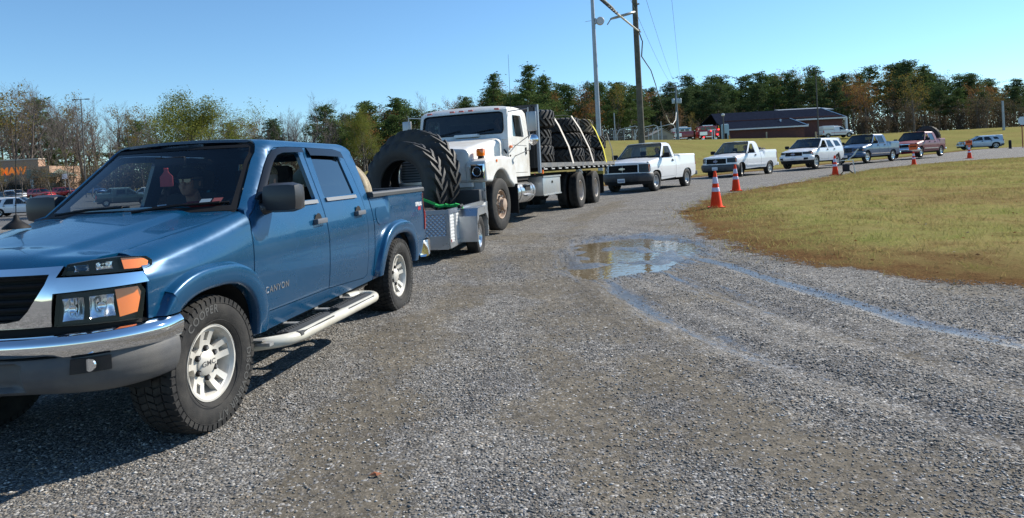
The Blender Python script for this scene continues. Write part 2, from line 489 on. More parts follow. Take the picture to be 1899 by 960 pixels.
def make_rim(mbname, R, y, style, m, parent, hero=False, holes=5, dish=.06, cap=True):
    """rim facing +y, centre at origin; R rim radius"""
    w = MB().use(m)
    n = 64 if hero else 28
    w.lathe([(R*.99,y-.20),(R*.99,y-.015),(R+.006,y-.004),(R+.004,y+.004),(R-.008,y+.004),(R-.018,y-.010),(R-.03,y-.03),(R-.035,y-.20)], n, 'y')
    o = w.build('rim', None, parent, smooth=40)
    # spoked face
    Ro = R-.02
    outer = [(Ro*math.cos(t), Ro*math.sin(t)) for t in np.linspace(0, 2*PI, 48, endpoint=False)]
    hs = []; hub = R*.42
    if style == 'steel':
        hs = []
        k = 8
        for i in range(k):
            a = 2*PI*(i+.5)/k; r = R*.74; q = R*.10
            hs.append([(r*math.cos(a)+q*1.5*math.cos(t)*-math.sin(a)+q*.8*math.sin(t)*math.cos(a), r*math.sin(a)+q*1.5*math.cos(t)*math.cos(a)+q*.8*math.sin(t)*math.sin(a)) for t in np.linspace(0,2*PI,10,endpoint=False)])
    else:
        k = holes
        for i in range(k):
            a = 2*PI*(i+.5)/k+PI/2
            half_o = PI/k*.50; half_i = PI/k*.30
            ro = R*.90; ri = R*.50
            pts = [(ri*math.cos(a-half_i), ri*math.sin(a-half_i))] + [(ro*math.cos(a+half_o*u), ro*math.sin(a+half_o*u)) for u in (-1,-.5,0,.5,1)] + [(ri*math.cos(a+half_i), ri*math.sin(a+half_i))]
            hs.append(pts)
            if style == 'window':     # small window in each spoke
                a2 = 2*PI*i/k+PI/2; hw = PI/k*.17
                pts = []
                for (rr, sg) in ((R*.60,-1),(R*.86,-1),(R*.86,1),(R*.60,1)):
                    aa = a2+hw*sg*(1.0 if rr > R*.7 else 1.2); pts.append((rr*math.cos(aa), rr*math.sin(aa)))
                hs.append(pts)
    P2, F = tri2d(outer, hs, R*.12 if hero else R*.3)
    def dep(x, z):
        r = math.hypot(x, z)/R
        if style == 'steel': return y-.05-.06*(1-sst(.35,.6,r)) - .02*sst(.6,1,r)
        return y-dish*(1-r*r)*0.9+.018*math.exp(-(r/.4)**4)-.004
    V, F = shell([(x, dep(x,z), z) for x, z in P2], F, .035 if hero else .02, (0,1,0))
    me = mesh_from('rim_face', V, F, m, None, 35); f = link('spokes', me, o)
    # dark back (brake disc)
    bk = MB().use(M_DARK); bk.cyl((0,y-.16,0),(0,y-.15,0), R-.03, 24); bk.use(M_STEEL); bk.cyl((0,y-.135,0),(0,y-.115,0), R*.68, 24); bk.build('brake_disc', None, o)
    if cap:
        c = MB().use(m); yc = dep(0,0)
        c.lathe([(0,yc+.022),(R*.26,yc+.020),(R*.34,yc+.008),(R*.36,yc-.03)], 30, 'y')
        c.use(M_BLACK if hero else M_STEEL)
        nl = 6
        for i in range(nl):
            a = 2*PI*i/nl+PI/2; p = (R*.40*math.cos(a), R*.40*math.sin(a))
            c.cyl((p[0],yc-.02,p[1]),(p[0],yc+.012,p[1]), .017, 10)
        if hero:
            c.use(M_STEEL)
            for i in range(nl):
                a = 2*PI*i/nl+PI/2; p = (R*.40*math.cos(a), R*.40*math.sin(a))
                c.cyl((p[0],yc+.005,p[1]),(p[0],yc+.02,p[1]), .010, 6)
        c.build('hub_cap', None, o)
    return o
def make_tyre(R, W, rim, y, parent, hero=False, letters=None):
    """tyre whose outer sidewall plane is at y; extends to y-W"""
    n = 96 if hero else 40
    yc = y-W/2
    prof = []
    for (r, o) in [(rim-.005,.36),(rim+.012,.40),(rim+.03,.455),((rim+R)/2-.01,.50),((rim+R)/2+.03,.502),(R-.045,.485),(R-.022,.465),(R-.008,.43),(R,.38),(R+.002,.2)]:
        prof.append((r, yc+o*W))
    prof2 = prof + [(R+.002, yc)] + [(r, 2*yc-h) for r, h in prof[::-1]]
    mb = MB().use(M_RUB)
    if not hero: mb.lathe(prof2, n, 'y')
    else:
        # carcass slightly smaller, tread blocks on top
        mb.lathe([(min(r, R-.010), h) for r, h in prof2], n, 'y')
        nb = 52
        for row, (h0, h1, ph) in enumerate([(.30,.475,0),(.10,.27,.5),(-.08,.08,.0),(-.27,-.10,.5),(-.475,-.30,0)]):
            for i in range(nb):
                a0 = 2*PI*(i+ph)/nb; a1 = a0+2*PI/nb*.74; sk = .35*(1 if row % 2 else -1)*2*PI/nb
                h0_, h1_ = yc+h0*W, yc+h1*W
                V = []
                for rr in (R-.013, R+.001):
                    for (a, h, s2) in ((a0,h0_,0),(a1,h0_,0),(a1,h1_,sk),(a0,h1_,sk)):
                        r_ = rr-(.014 if abs(h-yc) > .44*W else 0)
                        V.append((r_*math.cos(a+s2), h, r_*math.sin(a+s2)))
                mb.add(V, [(4,5,6,7),(0,1,5,4),(1,2,6,5),(2,3,7,6),(3,0,4,7)])
                if abs(row-2) == 2 and True:   # shoulder lugs running down the sidewall
                    sg = 1 if row == 0 else -1
                    V = []
                    hh0 = yc+sg*.475*W; hh1 = yc+sg*.498*W
                    for (a, r_) in ((a0,R-.014),(a1,R-.014),(a1,R-(.05 if i % 2 else .035)),(a0,R-(.05 if i % 2 else .035))):
                        V.append((r_*math.cos(a+(sk if sg>0 else 0)), hh0, r_*math.sin(a+(sk if sg>0 else 0))))
                    for (a, r_) in ((a0,R-.016),(a1,R-.016),(a1,R-.047),(a0,R-.047)):
                        V.append((r_*math.cos(a+(sk if sg>0 else 0)), hh1, r_*math.sin(a+(sk if sg>0 else 0))))
                    mb.add(V, [(4,5,6,7),(0,1,5,4),(1,2,6,5),(2,3,7,6),(3,0,4,7)])
        # thin rings on the sidewall
        for rr in (rim+.028, rim+.125):
            mb.lathe([(rr, yc+.498*W),(rr+.002, yc+.506*W),(rr+.004, yc+.498*W)], n, 'y')
    me_t = mb.build('tyre', None, parent, smooth=38 if not hero else 30)
    if letters:
        for (word, ang, size) in letters:
            rr = (rim+R)/2+.012
            def mp(u, w, ang=ang, rr=rr):
                a = ang + u/rr; r = rr+w
                k = 1-((r-rr)/(R-rr+.03))**2*.25
                return (r*math.cos(a), yc+(.497+.012*k)*W, r*math.sin(a))
            text_on('lettering', word, mp, size, M_RUBLET, me_t, bold=.012, th=.003, spacing=1.12)
    return me_t
def make_wheel(parent, loc, R, W, rim, side=1, style='spoke', m=None, hero=False, letters=None, steer=0., holes=5, rot=0.):
    w = sub('wheel', parent, loc, (0,0,(0 if side > 0 else PI)+steer))
    make_tyre(R, W, rim, 0., w, hero, letters)
    r = make_rim('rim', rim, -.03, style, m or M_ALU, w, hero, holes)
    r.rotation_euler = (0, rot, 0)
    return w
def copy_wheel(w, loc, side=1, steer=0.):
    c = copy_tree(w, w.parent); c.location = loc; c.rotation_euler = (0,0,(0 if side > 0 else PI)+steer); return c

def sheet_span(name, edge, crown, axis, m, parent, n=14, th=.0, inset=0.):
    """sheet between a list of left-edge points and their mirror, bulged by crown[i] along axis"""
    V = []; F = []
    for i, p in enumerate(edge):
        for k in range(n+1):
            t = -1+2*k/n; c = crown[i] if isinstance(crown, (list,tuple)) else crown
            b = c*(1-t*t)
            V.append((p[0]+axis[0]*b, -t*(p[1]-inset), p[2]+axis[2]*b))
    for i in range(len(edge)-1):
        for k in range(n):
            a = i*(n+1)+k; F += [(a, a+1, a+n+2), (a, a+n+2, a+n+1)]
    if th: V, F = shell(V, F, th, axis)
    me = mesh_from(name, V, F, m, None, 40)
    return link(name, me, parent)

def interior(b, root, hw_in, xw, zseat=.72, rows=(-1.45,), wheel_y=.38, xdash=None, steer=True):
    g = MB().use(M_SEAT)
    for x in rows:
        for y in (-.36,.36):
            g.box((x+.12,y,zseat-.04),(.50,.48,.14), bev=.05)
            g.box((x-.17,y,zseat+.27),(.14,.48,.58), Matrix.Rotation(-.22,3,'Y'), bev=.05)
            g.box((x-.27,y,zseat+.66),(.10,.26,.17), Matrix.Rotation(-.15,3,'Y'), bev=.04)
    g.build('seat', None, root)
    d = MB().use(M_BLACK)
    xd = xdash if xdash is not None else b.cowl-.33
    d.box((xd,0,b.belt-.14),(.42,hw_in*2,.22), bev=.06)
    d.build('dashboard', None, root)
    if steer:
        st = MB().use(M_BLACK)
        R_ = Matrix.Rotation(-1.15,3,'Y'); c = Vector((xd-.34, wheel_y, b.belt-.10)); pts = []
        R_ = Matrix.Rotation(.95,3,'Y')
        for k in range(20):
            a = 2*PI*k/20; q = R_ @ Vector((0, .185*math.cos(a), .185*math.sin(a))); pts.append(c+q)
        # tilt so that the rim leans towards the driver
        pts = [c + Vector((-(p-c).z*.45, (p-c).y, (p-c).z)) if False else p for p in pts]
        R2 = Matrix.Rotation(.42,3,'Y'); pts = [c + R2 @ Vector((0,.185*math.cos(2*PI*k/20),.185*math.sin(2*PI*k/20))) for k in range(20)]
        st.tube(pts, .016, 6, closed=True)
        st.tube([c, c+Vector((.25,0,-.11))], .03, 6)
        for a in (0, PI, -PI/2): st.tube([c, c+R2 @ Vector((0,.18*math.cos(a),.18*math.sin(a)))], .014, 5)
        st.build('steering_wheel', None, root)

def bN(b, s, z, off=0., slant=.10, z0=.75):
    sg = 1
    if s < 0: s = -s; sg = -1
    x, y, n = b.plan(s); o = off - max(0, z-z0)*slant
    return (x+n[0]*o, sg*(y+n[1]*o), z)
Body.N = bN
def fpoly(b, pts):
    """nose polygon given as (y or ('x',x), z) -> (s, z)"""
    out = []
    for q, z in pts:
        if isinstance(q, tuple): out.append((b.S(q[1]) if q[1] <= b.xs_f else float(np.interp(-q[1], [-p[1] for p in b.fr], [p[0] for p in b.fr])), z))
        else: out.append((math.copysign(b.Sy(abs(q)), q) if q else 0., z))
    return out
def addvf(mb, outline, mapf, holes=(), grid=.06, th=.012, out=(0,1,0), both=False, gy=None):
    P2, F = tri2d(outline, holes, grid, gy)
    V = [mapf(*p) for p in P2]
    if th: V, F = shell(V, F, th, out)
    mb.add(V, F)
    if both: mb.add([(v[0],-v[1],v[2]) for v in V], [tuple(f[::-1]) for f in F])
def box_at(mb, c, d, bev=0.): mb.box(c, d, bev=bev)

def hood_sheet(b, root, m, grid=.05, dome=.0, lip=.045, fr_in=.035, crown=.035):
    x0 = b.cowl; nt = max(8, int(1.5/grid)); nu = max(8, int(1.2/grid))
    V = []; F = []
    ys = [b.P(b.S(x), b.vtop(x))[1] for x in np.linspace(x0, b.xs_f, 12)]
    fy = lambda x: float(np.interp(x, np.linspace(x0, b.xs_f, 12), ys))
    yend = fy(b.xs_f)
    def xf(y):
        s = b.Sy(min(b.hw-.001, abs(y)+.0)) if abs(y) > 0 else 0
        x, yy, n = b.plan(min(s, b.sf)); return x - fr_in - max(0, b.ztop(x)-.75)*.10
    for i in range(nu+1):
        for k in range(nt+1):
            t = -1+2*k/nt; yn = yend*t
            X1 = min(xf(yn), b.xs_f+9)
            u = i/nu; u = 1-(1-u)**1.0
            x = x0+u*(X1-x0); y = t*((fy(x) if x < b.xs_f else yend)-.007)
            dist = X1-x
            z = b.ztop(x)+crown*(1-t*t)*(1-.3*u)+dome*(1-sst(.50,.66,abs(t)))*sst(0,.25,dist)
            z -= lip*max(0, 1-dist/.12)**2
            V.append((x, y, z+.003*(1-sst(.97,1.,abs(t)))))
    for i in range(nu):
        for k in range(nt):
            a = i*(nt+1)+k; F += [(a, a+1, a+nt+2), (a, a+nt+2, a+nt+1)]
    V, F = shell(V, F, .02, (0,0,1))
    return link('hood', mesh_from('hood', V, F, m, None, 35), root)

def vehicle(b, o, root):
    """o: option dict. builds every part under root"""
    G = o.get('grid', .09); P = b.P; S = b.S; pm = o['paint']; th = .014
    sill = b.sill
    # ---- body shell: fenders, cab sides round the doors, quarters / bed sides, roof
    body = MB().use(pm)
    sm = o.get('seam', [(-.475,sill),(-.47,.85),(-.50,1.1),(b.cowl,b.belt)])
    xfr = o.get('fender_front', .52)
    zfb = o.get('fender_low', .74)
    ar = b.archpts(0., sill, zf=zfb)
    fz = b.vtop(xfr)
    fen = list(ar) + [(xfr, zfb), (xfr+.01, min(.95, fz)), (min(b.xs_f-.02, xfr), fz)]
    if xfr > b.xs_f-.02: fen = list(ar)+[(xfr, zfb), (xfr, fz)]
    fen += [(x, b.vtop(x)) for x in np.linspace(min(xfr-.1, b.xs_f-.1), b.cowl+.02, 10)]
    fen += [(sm[-1][0]+.004, b.vtop(b.cowl+.02))] + [(x+.004, z) for x, z in sm[::-1][1:]]
    def xs2s(x): return b.S(x) if x <= b.xs_f else float(np.interp(-x, [-p[1] for p in b.fr], [p[0] for p in b.fr]))
    addvf(body, [(xs2s(x), v) for x, v in fen], lambda s, v: P(s, v), grid=G, both=True, gy=G*.6)
    doors = o['doors']; dholes = [[(S(x), v) for x, v in d['out']] for d in doors]
    # cab side
    cs = [(S(x), v) for x, v in (list(sm) + o['green'])]
    extra = [[(S(x), v) for x, v in h] for h in o.get('side_windows', [])]
    addvf(body, cs, lambda s, v: P(s, v), holes=dholes+extra, grid=G*.9, both=True)
    # inner roof rail / pillars depth is given by the shell; roof sheet
    ra = o['roof_pts']
    edge = [P(S(x), b.vtop(x, True)) for x in ra]
    nE = len(edge); crown = o.get('roof_crown', .035)
    V = []; F = []; n = 16
    for i, p in enumerate(edge):
        drop = 0.
        for k in range(n+1):
            t = -1+2*k/n; fwd = (o.get('roof_front_bulge', .10)*(1-t*t)*max(0, 1-i/2.5))
            V.append((p[0]+fwd, -t*p[1], p[2]+crown*(1-t*t)*min(1, .45+i*.3)-.0))
    for i in range(nE-1):
        for k in range(n):
            a = i*(n+1)+k; F += [(a, a+1, a+n+2), (a, a+n+2, a+n+1)]
    V, F = shell(V, F, .02, (0,0,1)); body.add(V, F)
    # bed / rear
    if o['kind'] == 'pickup':
        xb = o['bed_x0']; xe = b.xs_r
        ar2 = b.archpts(-b.wb, sill+.03)
        bd = [(xb, sill+.03)] + [(x, z) for x, z in ar2 if x < xb]
        bd = [(xb, sill+.03)] if ar2[-1][0] >= xb else [(xb, sill+.03)]
        pts = [p for p in ar2[::-1]]           # front foot over to the rear foot
        bd = [(xb, sill+.03)] + [p for p in pts if p[0] < xb-.001]
        zr = o.get('rear_low', .62)
        bd += [(xe+.02, zr-.08)]
        sb = [(S(x), v) for x, v in bd] + [(b.srs+.06, zr), (b.srs+.06, b.ztop(xe)), (S(xb), b.ztop(xb))]
        addvf(body, sb, lambda s, v: P(s, v), grid=G, both=True, gy=G*.7)
        # bed inner walls and floor
        zt = b.ztop(xe); yi = b.hw-.10
        body.box(((xb+xe)/2, yi, (zt+.55)/2), (abs(xe-xb)-.04, .02, zt-.55-.02)); body.box(((xb+xe)/2, -yi, (zt+.55)/2), (abs(xe-xb)-.04, .02, zt-.55-.02))
        body.box((xb-.03, 0, (zt+.55)/2), (.03, yi*2, zt-.57))
        body.box(((xb+xe)/2, 0, .62), (abs(xe-xb), yi*2, .04))
        for sg in (-1,1): body.box(((xb+xe)/2, sg*(b.hw-.075), zt-.022), (abs(xe-xb)-.02, .075, .02))
        # cab back
        xr = o['cab_rear']
        back = [P(S(x), v) for x, v in o['cab_back']]
        ol = [(p[1], p[2]) for p in back]; ol = ol + [(-y, z) for y, z in ol[::-1]]
        xz = [(p[2], p[0]) for p in back]; xz.sort()
        fx = lambda z: float(np.interp(z, [q[0] for q in xz], [q[1] for q in xz]))
        hole = [[(-.55,b.belt+.06),(.55,b.belt+.06),(.50,b.roof-.13),(-.50,b.roof-.13)]]
        addvf(body, ol, lambda y, z: (fx(z)-.02*(1-(y/.8)**2)+.02, y, z), holes=hole, grid=.12, out=(-1,0,0))
        rg = MB().use(o.get('rear_glass', M_GL_C)); rg.quad(*[(fx(z)+.005, y, z) for y, z in hole[0]]); rg.build('rear_window', None, root)
        # tailgate
        tg = MB().use(pm)
        s0 = b.srs+.07; 
        addvf(tg, [(s0, .62),(b.send,.62),(b.send,zt),(s0,zt)], lambda s, v: b.P(s, v), grid=.15, out=(-1,0,0), both=True)
        tg.build('tailgate', None, root)
    else:
        ar2 = b.archpts(-b.wb, sill+.02)
    # ---- inner structure, dark
    und = MB().use(M_DARK)
    xe = b.xs_r
    A = b.arch+.015
    for xc in (0, -b.wb):
        for sg in (-1,1):
            pts = []
            V = []; F = []
            aa = b.archpts(xc, sill-.02, grow=.012, n=12)
            for x, z in aa:
                V.append((x, sg*(b.hw-.045), z)); V.append((x, sg*.42, z))
            for i in range(len(aa)-1): F.append((2*i, 2*i+1, 2*i+3, 2*i+2))
            und.add(V, F)
    und.box((.12,0,.70), (1.0,.84,.54)); und.box(((b.cowl-.1+o['floor_rear'])/2,0,sill+.05), (abs(b.cowl-.1-o['floor_rear']),b.hw*2-.16,.12))
    und.box(((-.3+xe)/2, 0, sill-.02), (abs(xe+.3)-.1, .9, .14)); und.box((-b.wb,0,.60), (1.0,.84,.30))
    und.cyl((-b.wb,-.7,b.R),(-b.wb,.7,b.R),.05); und.cyl((0,-.7,b.R),(0,.7,b.R),.04)
    und.box((b.cowl-.02,0,(sill+b.belt)/2), (.05,b.hw*2-.2,b.belt-sill-.08))
    und.build('underbody', None, root)
    body_o = body.build('body', None, root, smooth=35)
    # ---- doors
    for sg in (1,-1):
        for d in doors:
            ol = [(S(x)+.0, v) for x, v in d['gap']]
            hs = [[(S(x), v) for x, v in d['win']]]
            pn = panel('door', ol, (lambda s, v: P(s, v)), pm, root, holes=hs, grid=G, th=.03, mirror=(sg < 0))
            if not (d.get('open') and sg > 0):
                gl = panel('window', hs[0], (lambda s, v: P(s, v, -.012)), d.get('glass', o.get('side_glass', M_GL_T)), pn, grid=.2, th=0, mirror=(sg < 0))
            # weather strip under the window
            wl = d['win']; zb = min(v for x, v in wl); xs = [x for x, v in wl if v < zb+.03]
            x0, x1 = max(xs), min(xs)
            st = MB().use(o.get('strip', M_BLACK)); nn = 5
            V = []; 
            for i in range(nn+1):
                x = x0+(x1-x0)*i/nn
                for (dv, of) in ((-.004,.004),(-.004,.014),(-.032,.016),(-.034,.004)): 
                    p = P(S(x), zb+dv, of); V.append((p[0], sg*p[1], p[2]))
            Fq = [(i*4+k, i*4+(k+1)%4, (i+1)*4+(k+1)%4, (i+1)*4+k) for i in range(nn) for k in range(4)] + [(0,1,2,3), (nn*4+3,nn*4+2,nn*4+1,nn*4)]
            st.add(V, Fq); st.build('weather_strip', None, pn)
            hx, hz = d['handle']
            p = P(S(hx), hz, .0); hm = o.get('handle_mat', M_BLACK)
            h = MB().use(M_DARK); c = (p[0], sg*(p[1]-.012), p[2])
            h.use(hm); h.box((p[0], sg*(p[1]+.030), p[2]), (.17,.022,.040), bev=.009)
            for dx in (-.07,.07): h.box((p[0]+dx, sg*(p[1]+.012), p[2]), (.025,.03,.035), bev=.005)
            V, F = tri2d([(.062*math.cos(t), .062*math.sin(t)) for t in np.linspace(0,2*PI,14,endpoint=False)], (), .03)
            h.use(M_DARK); h.add([(p[0]+x, sg*(p[1]+.002), p[2]+z) for x, z in V], F)
            h.build('handle', None, pn)
    for h in o.get('side_windows', []):
        for sg in (1,-1):
            panel('side_window', [(S(x), v) for x, v in h], (lambda s, v: P(s, v, -.01)), o.get('rear_side_glass', M_GL_T), root, grid=.2, th=0, mirror=(sg < 0))
    # ---- windscreen
    wp = o['ws']; e = [P(S(x), v) for x, v in wp]
    inset = .012
    bul = [o.get('ws_bulge', .16)*(1-.45*i/(len(e)-1)) for i in range(len(e))]
    ed = [(p[0]-.012, p[1]-inset, p[2]) for p in e]
    w = sheet_span('windscreen', ed, bul, (1,0,0), o.get('ws_glass', M_GL_T), root, n=20)
    fr = MB().use(M_BLACK)
    n = 20
    def wsp(i, t): 
        p = ed[i]; return (p[0]+bul[i]*(1-t*t)+.004, -t*p[1], p[2])
    for i0, i1, w0 in ((0,1,0),):
        pass
    # frit band: bottom, top and sides
    m_ = len(ed)
    def strip(f0, f1, k=20):
        V = []; 
        for j in range(k+1):
            V.append(f0(j/k)); V.append(f1(j/k))
        fr.add(V, [(2*j,2*j+1,2*j+3,2*j+2) for j in range(k)])
    def wi(u, t):     # u along pillar 0..1
        q = u*(m_-1); i = min(int(q), m_-2); f = q-i
        a = wsp(i, t); c = wsp(i+1, t); return tuple(a[k]*(1-f)+c[k]*f for k in range(3))
    tt = lambda j: -1+2*j
    strip(lambda j: wi(0, tt(j)), lambda j: wi(.07, tt(j))); strip(lambda j: wi(1, tt(j)), lambda j: wi(.93, tt(j)))
    for sg in (-1,1): strip(lambda j: wi(j, sg), lambda j: wi(j, sg*.945))
    fr.build('windscreen_frame', None, root)
    # cowl panel and wipers
    cw = MB().use(M_BLACK); p0 = ed[0]
    V = []
    for k in range(21):
        t = -1+2*k/20; a = (p0[0]+bul[0]*(1-t*t), -t*p0[1], p0[2]+.0); V += [a, (b.cowl+.03+.0*(1-t*t), -t*(p0[1]+.01), p0[2]-.012 + (.035)*(1-t*t)*.5)]
    if o.get('cowl_gap', True):
        cw.add(V, [(2*k,2*k+1,2*k+3,2*k+2) for k in range(20)]); cw.build('cowl', None, root)
    wm = MB().use(M_BLACK)
    for y0, y1 in ((.10,.62),(-.55,-.02)):
        a = Vector((p0[0]+bul[0]*(1-(y0/p0[1])**2)+.02, y0, p0[2]+.02)); c = Vector(wi(.12, -(y1)/p0[1]))+Vector((.02,0,.0))
        wm.tube([a, a+(c-a)*.5+Vector((.01,0,.01)), c], .009, 5)
        d0 = Vector(wi(.09, -(y1-.42)/p0[1]))+Vector((.012,0,0)); d1 = Vector(wi(.12, -min(.95*p0[1], y1+.05)/p0[1]))+Vector((.012,0,0))
        wm.tube([d0, (d0+d1)/2+Vector((.015,0,0)), d1], .006, 4)
    wm.build('wiper', None, root)
    hood_sheet(b, root, pm, G, dome=o.get('dome', .012), crown=o.get('hood_crown', .035), fr_in=o.get('fr_in', .035))
    # ---- nose
    nb = MB().use(M_BLACK); sN = b.Sy(b.hw*.985)
    addvf(nb, fpoly(b, [(0,o.get('nose_lo',.55)),(b.hw*.97,o.get('nose_lo',.55)),(b.hw*.97,b.ztop(.6)-.05),(0,b.ztop(.6)-.02)]), lambda s, z: b.N(s, z, -.055), grid=.12, out=(1,0,0), both=True)
    nb.build('nose_panel', None, root)
    for part, m, pts, holes, off, thk in o.get('nose', []):
        mb = MB().use(m)
        addvf(mb, fpoly(b, pts), lambda s, z, off=off: b.N(s, z, off), holes=[fpoly(b, h) for h in holes], grid=G, th=thk, out=(1,0,0), both=True)
        mb.build(part, None, root, smooth=35)
    # ---- wheels
    R, TW, rim = b.R, b.TW, b.rim
    wy = o.get('wheel_y', b.hw-.01)
    w = make_wheel(root, (0, wy, R), R, TW, rim, 1, o.get('rim_style','spoke'), o.get('rim_mat', M_ALU), o.get('hero', False), o.get('letters'), o.get('steer', 0.), o.get('holes', 5), o.get('rim_rot', 0.))
    copy_wheel(w, (0, -wy, R), -1, o.get('steer', 0.)); copy_wheel(w, (-b.wb, wy, R), 1); copy_wheel(w, (-b.wb, -wy, R), -1)
    # ---- mirrors
    mx, my, mz = o.get('mirror', (b.cowl-.08, b.hw+.14, b.belt+.08)); ms = o.get('mirror_size', (.10,.26,.19))
    for sg in (1,-1):
        mm = MB().use(o.get('mirror_mat', M_BLACK))
        mm.box((mx, sg*my, mz), ms, bev=min(ms)*.42)
        mm.tube([(mx+.03, sg*(b.hw-.07), mz-.07), (mx+.01, sg*(b.hw+.03), mz-.05), (mx, sg*(my-.03), mz-.02)], [.05,.035,.03], 8)
        mo = mm.build('mirror', None, root, smooth=50)
        gm = MB().use(M_REFL); gm.box((mx-ms[0]/2-.002, sg*my, mz), (.004, ms[1]*.8, ms[2]*.78)); gm.build('mirror_glass', None, mo)
    # ---- bits
    interior(b, root, b.hw-.12, 0, rows=o.get('rows', (-1.45,)), zseat=o.get('zseat', .78))
    if o.get('plate'):
        txt, py, pz = o['plate']; s_ = b.Sy(abs(py)+.001)
        x, _, _ = b.N(s_, pz, o.get('plate_off', .06))
        pl = MB().use(M_WHITEP); pl.box((x+.006, py, pz), (.012,.31,.155), bev=.004); po = pl.build('licence_plate', None, root)
        text_on('plate_text', txt, lambda u, v_: (x+.0135, py+u, pz+v_), .085, M_PLTXT, po, bold=.01, th=.002, out=(1,0,0))
    return body_o
# ---------------------------------------------------------------- the blue pickup in front
def bulb_reflector(mb, b, y, z, r, depth=.05, lens=True):
    s = b.Sy(abs(y)); x, yy, zz = b.N(s, z, -.012); _, _, n = b.plan(s)
    sg = 1 if y > 0 else -1
    n = Vector((n[0]*.6+.4, n[1]*.5*sg, 0)).normalized(); c = Vector((x, sg*yy, z)); R_ = frame_z(n)
    V = []; F = []; N_ = 16; prof = [(r,0),(r*.92,-depth*.35),(r*.6,-depth*.8),(r*.2,-depth),(0,-depth)]
    for i in range(N_):
        t = 2*PI*i/N_
        for (q, h) in prof: V.append(c+R_ @ Vector((q*math.cos(t), q*math.sin(t), h)))
    m = len(prof)
    for i in range(N_):
        j = (i+1)%N_
        for k in range(m-1): F.append((i*m+k, j*m+k, j*m+k+1, i*m+k+1))
    mb.add(V, F)
def reflector_patch(mb, b, sg, y0, y1, z0, z1, depth=.03):
    V = []; n = 8
    for i in range(n+1):
        for k in range(n+1):
            u = i/n; w = k/n; s = b.Sy(y0+(y1-y0)*u); d = -.010-depth*(1-(2*u-1)**2)*.5-depth*(1-(2*w-1)**2)*.7-(.004 if i % 2 else 0)
            p = b.N(s, z0+(z1-z0)*w, d); V.append((p[0], sg*p[1], p[2]))
    mb.add(V, [(i*(n+1)+k, i*(n+1)+k+1, (i+1)*(n+1)+k+1, (i+1)*(n+1)+k) for i in range(n) for k in range(n)])
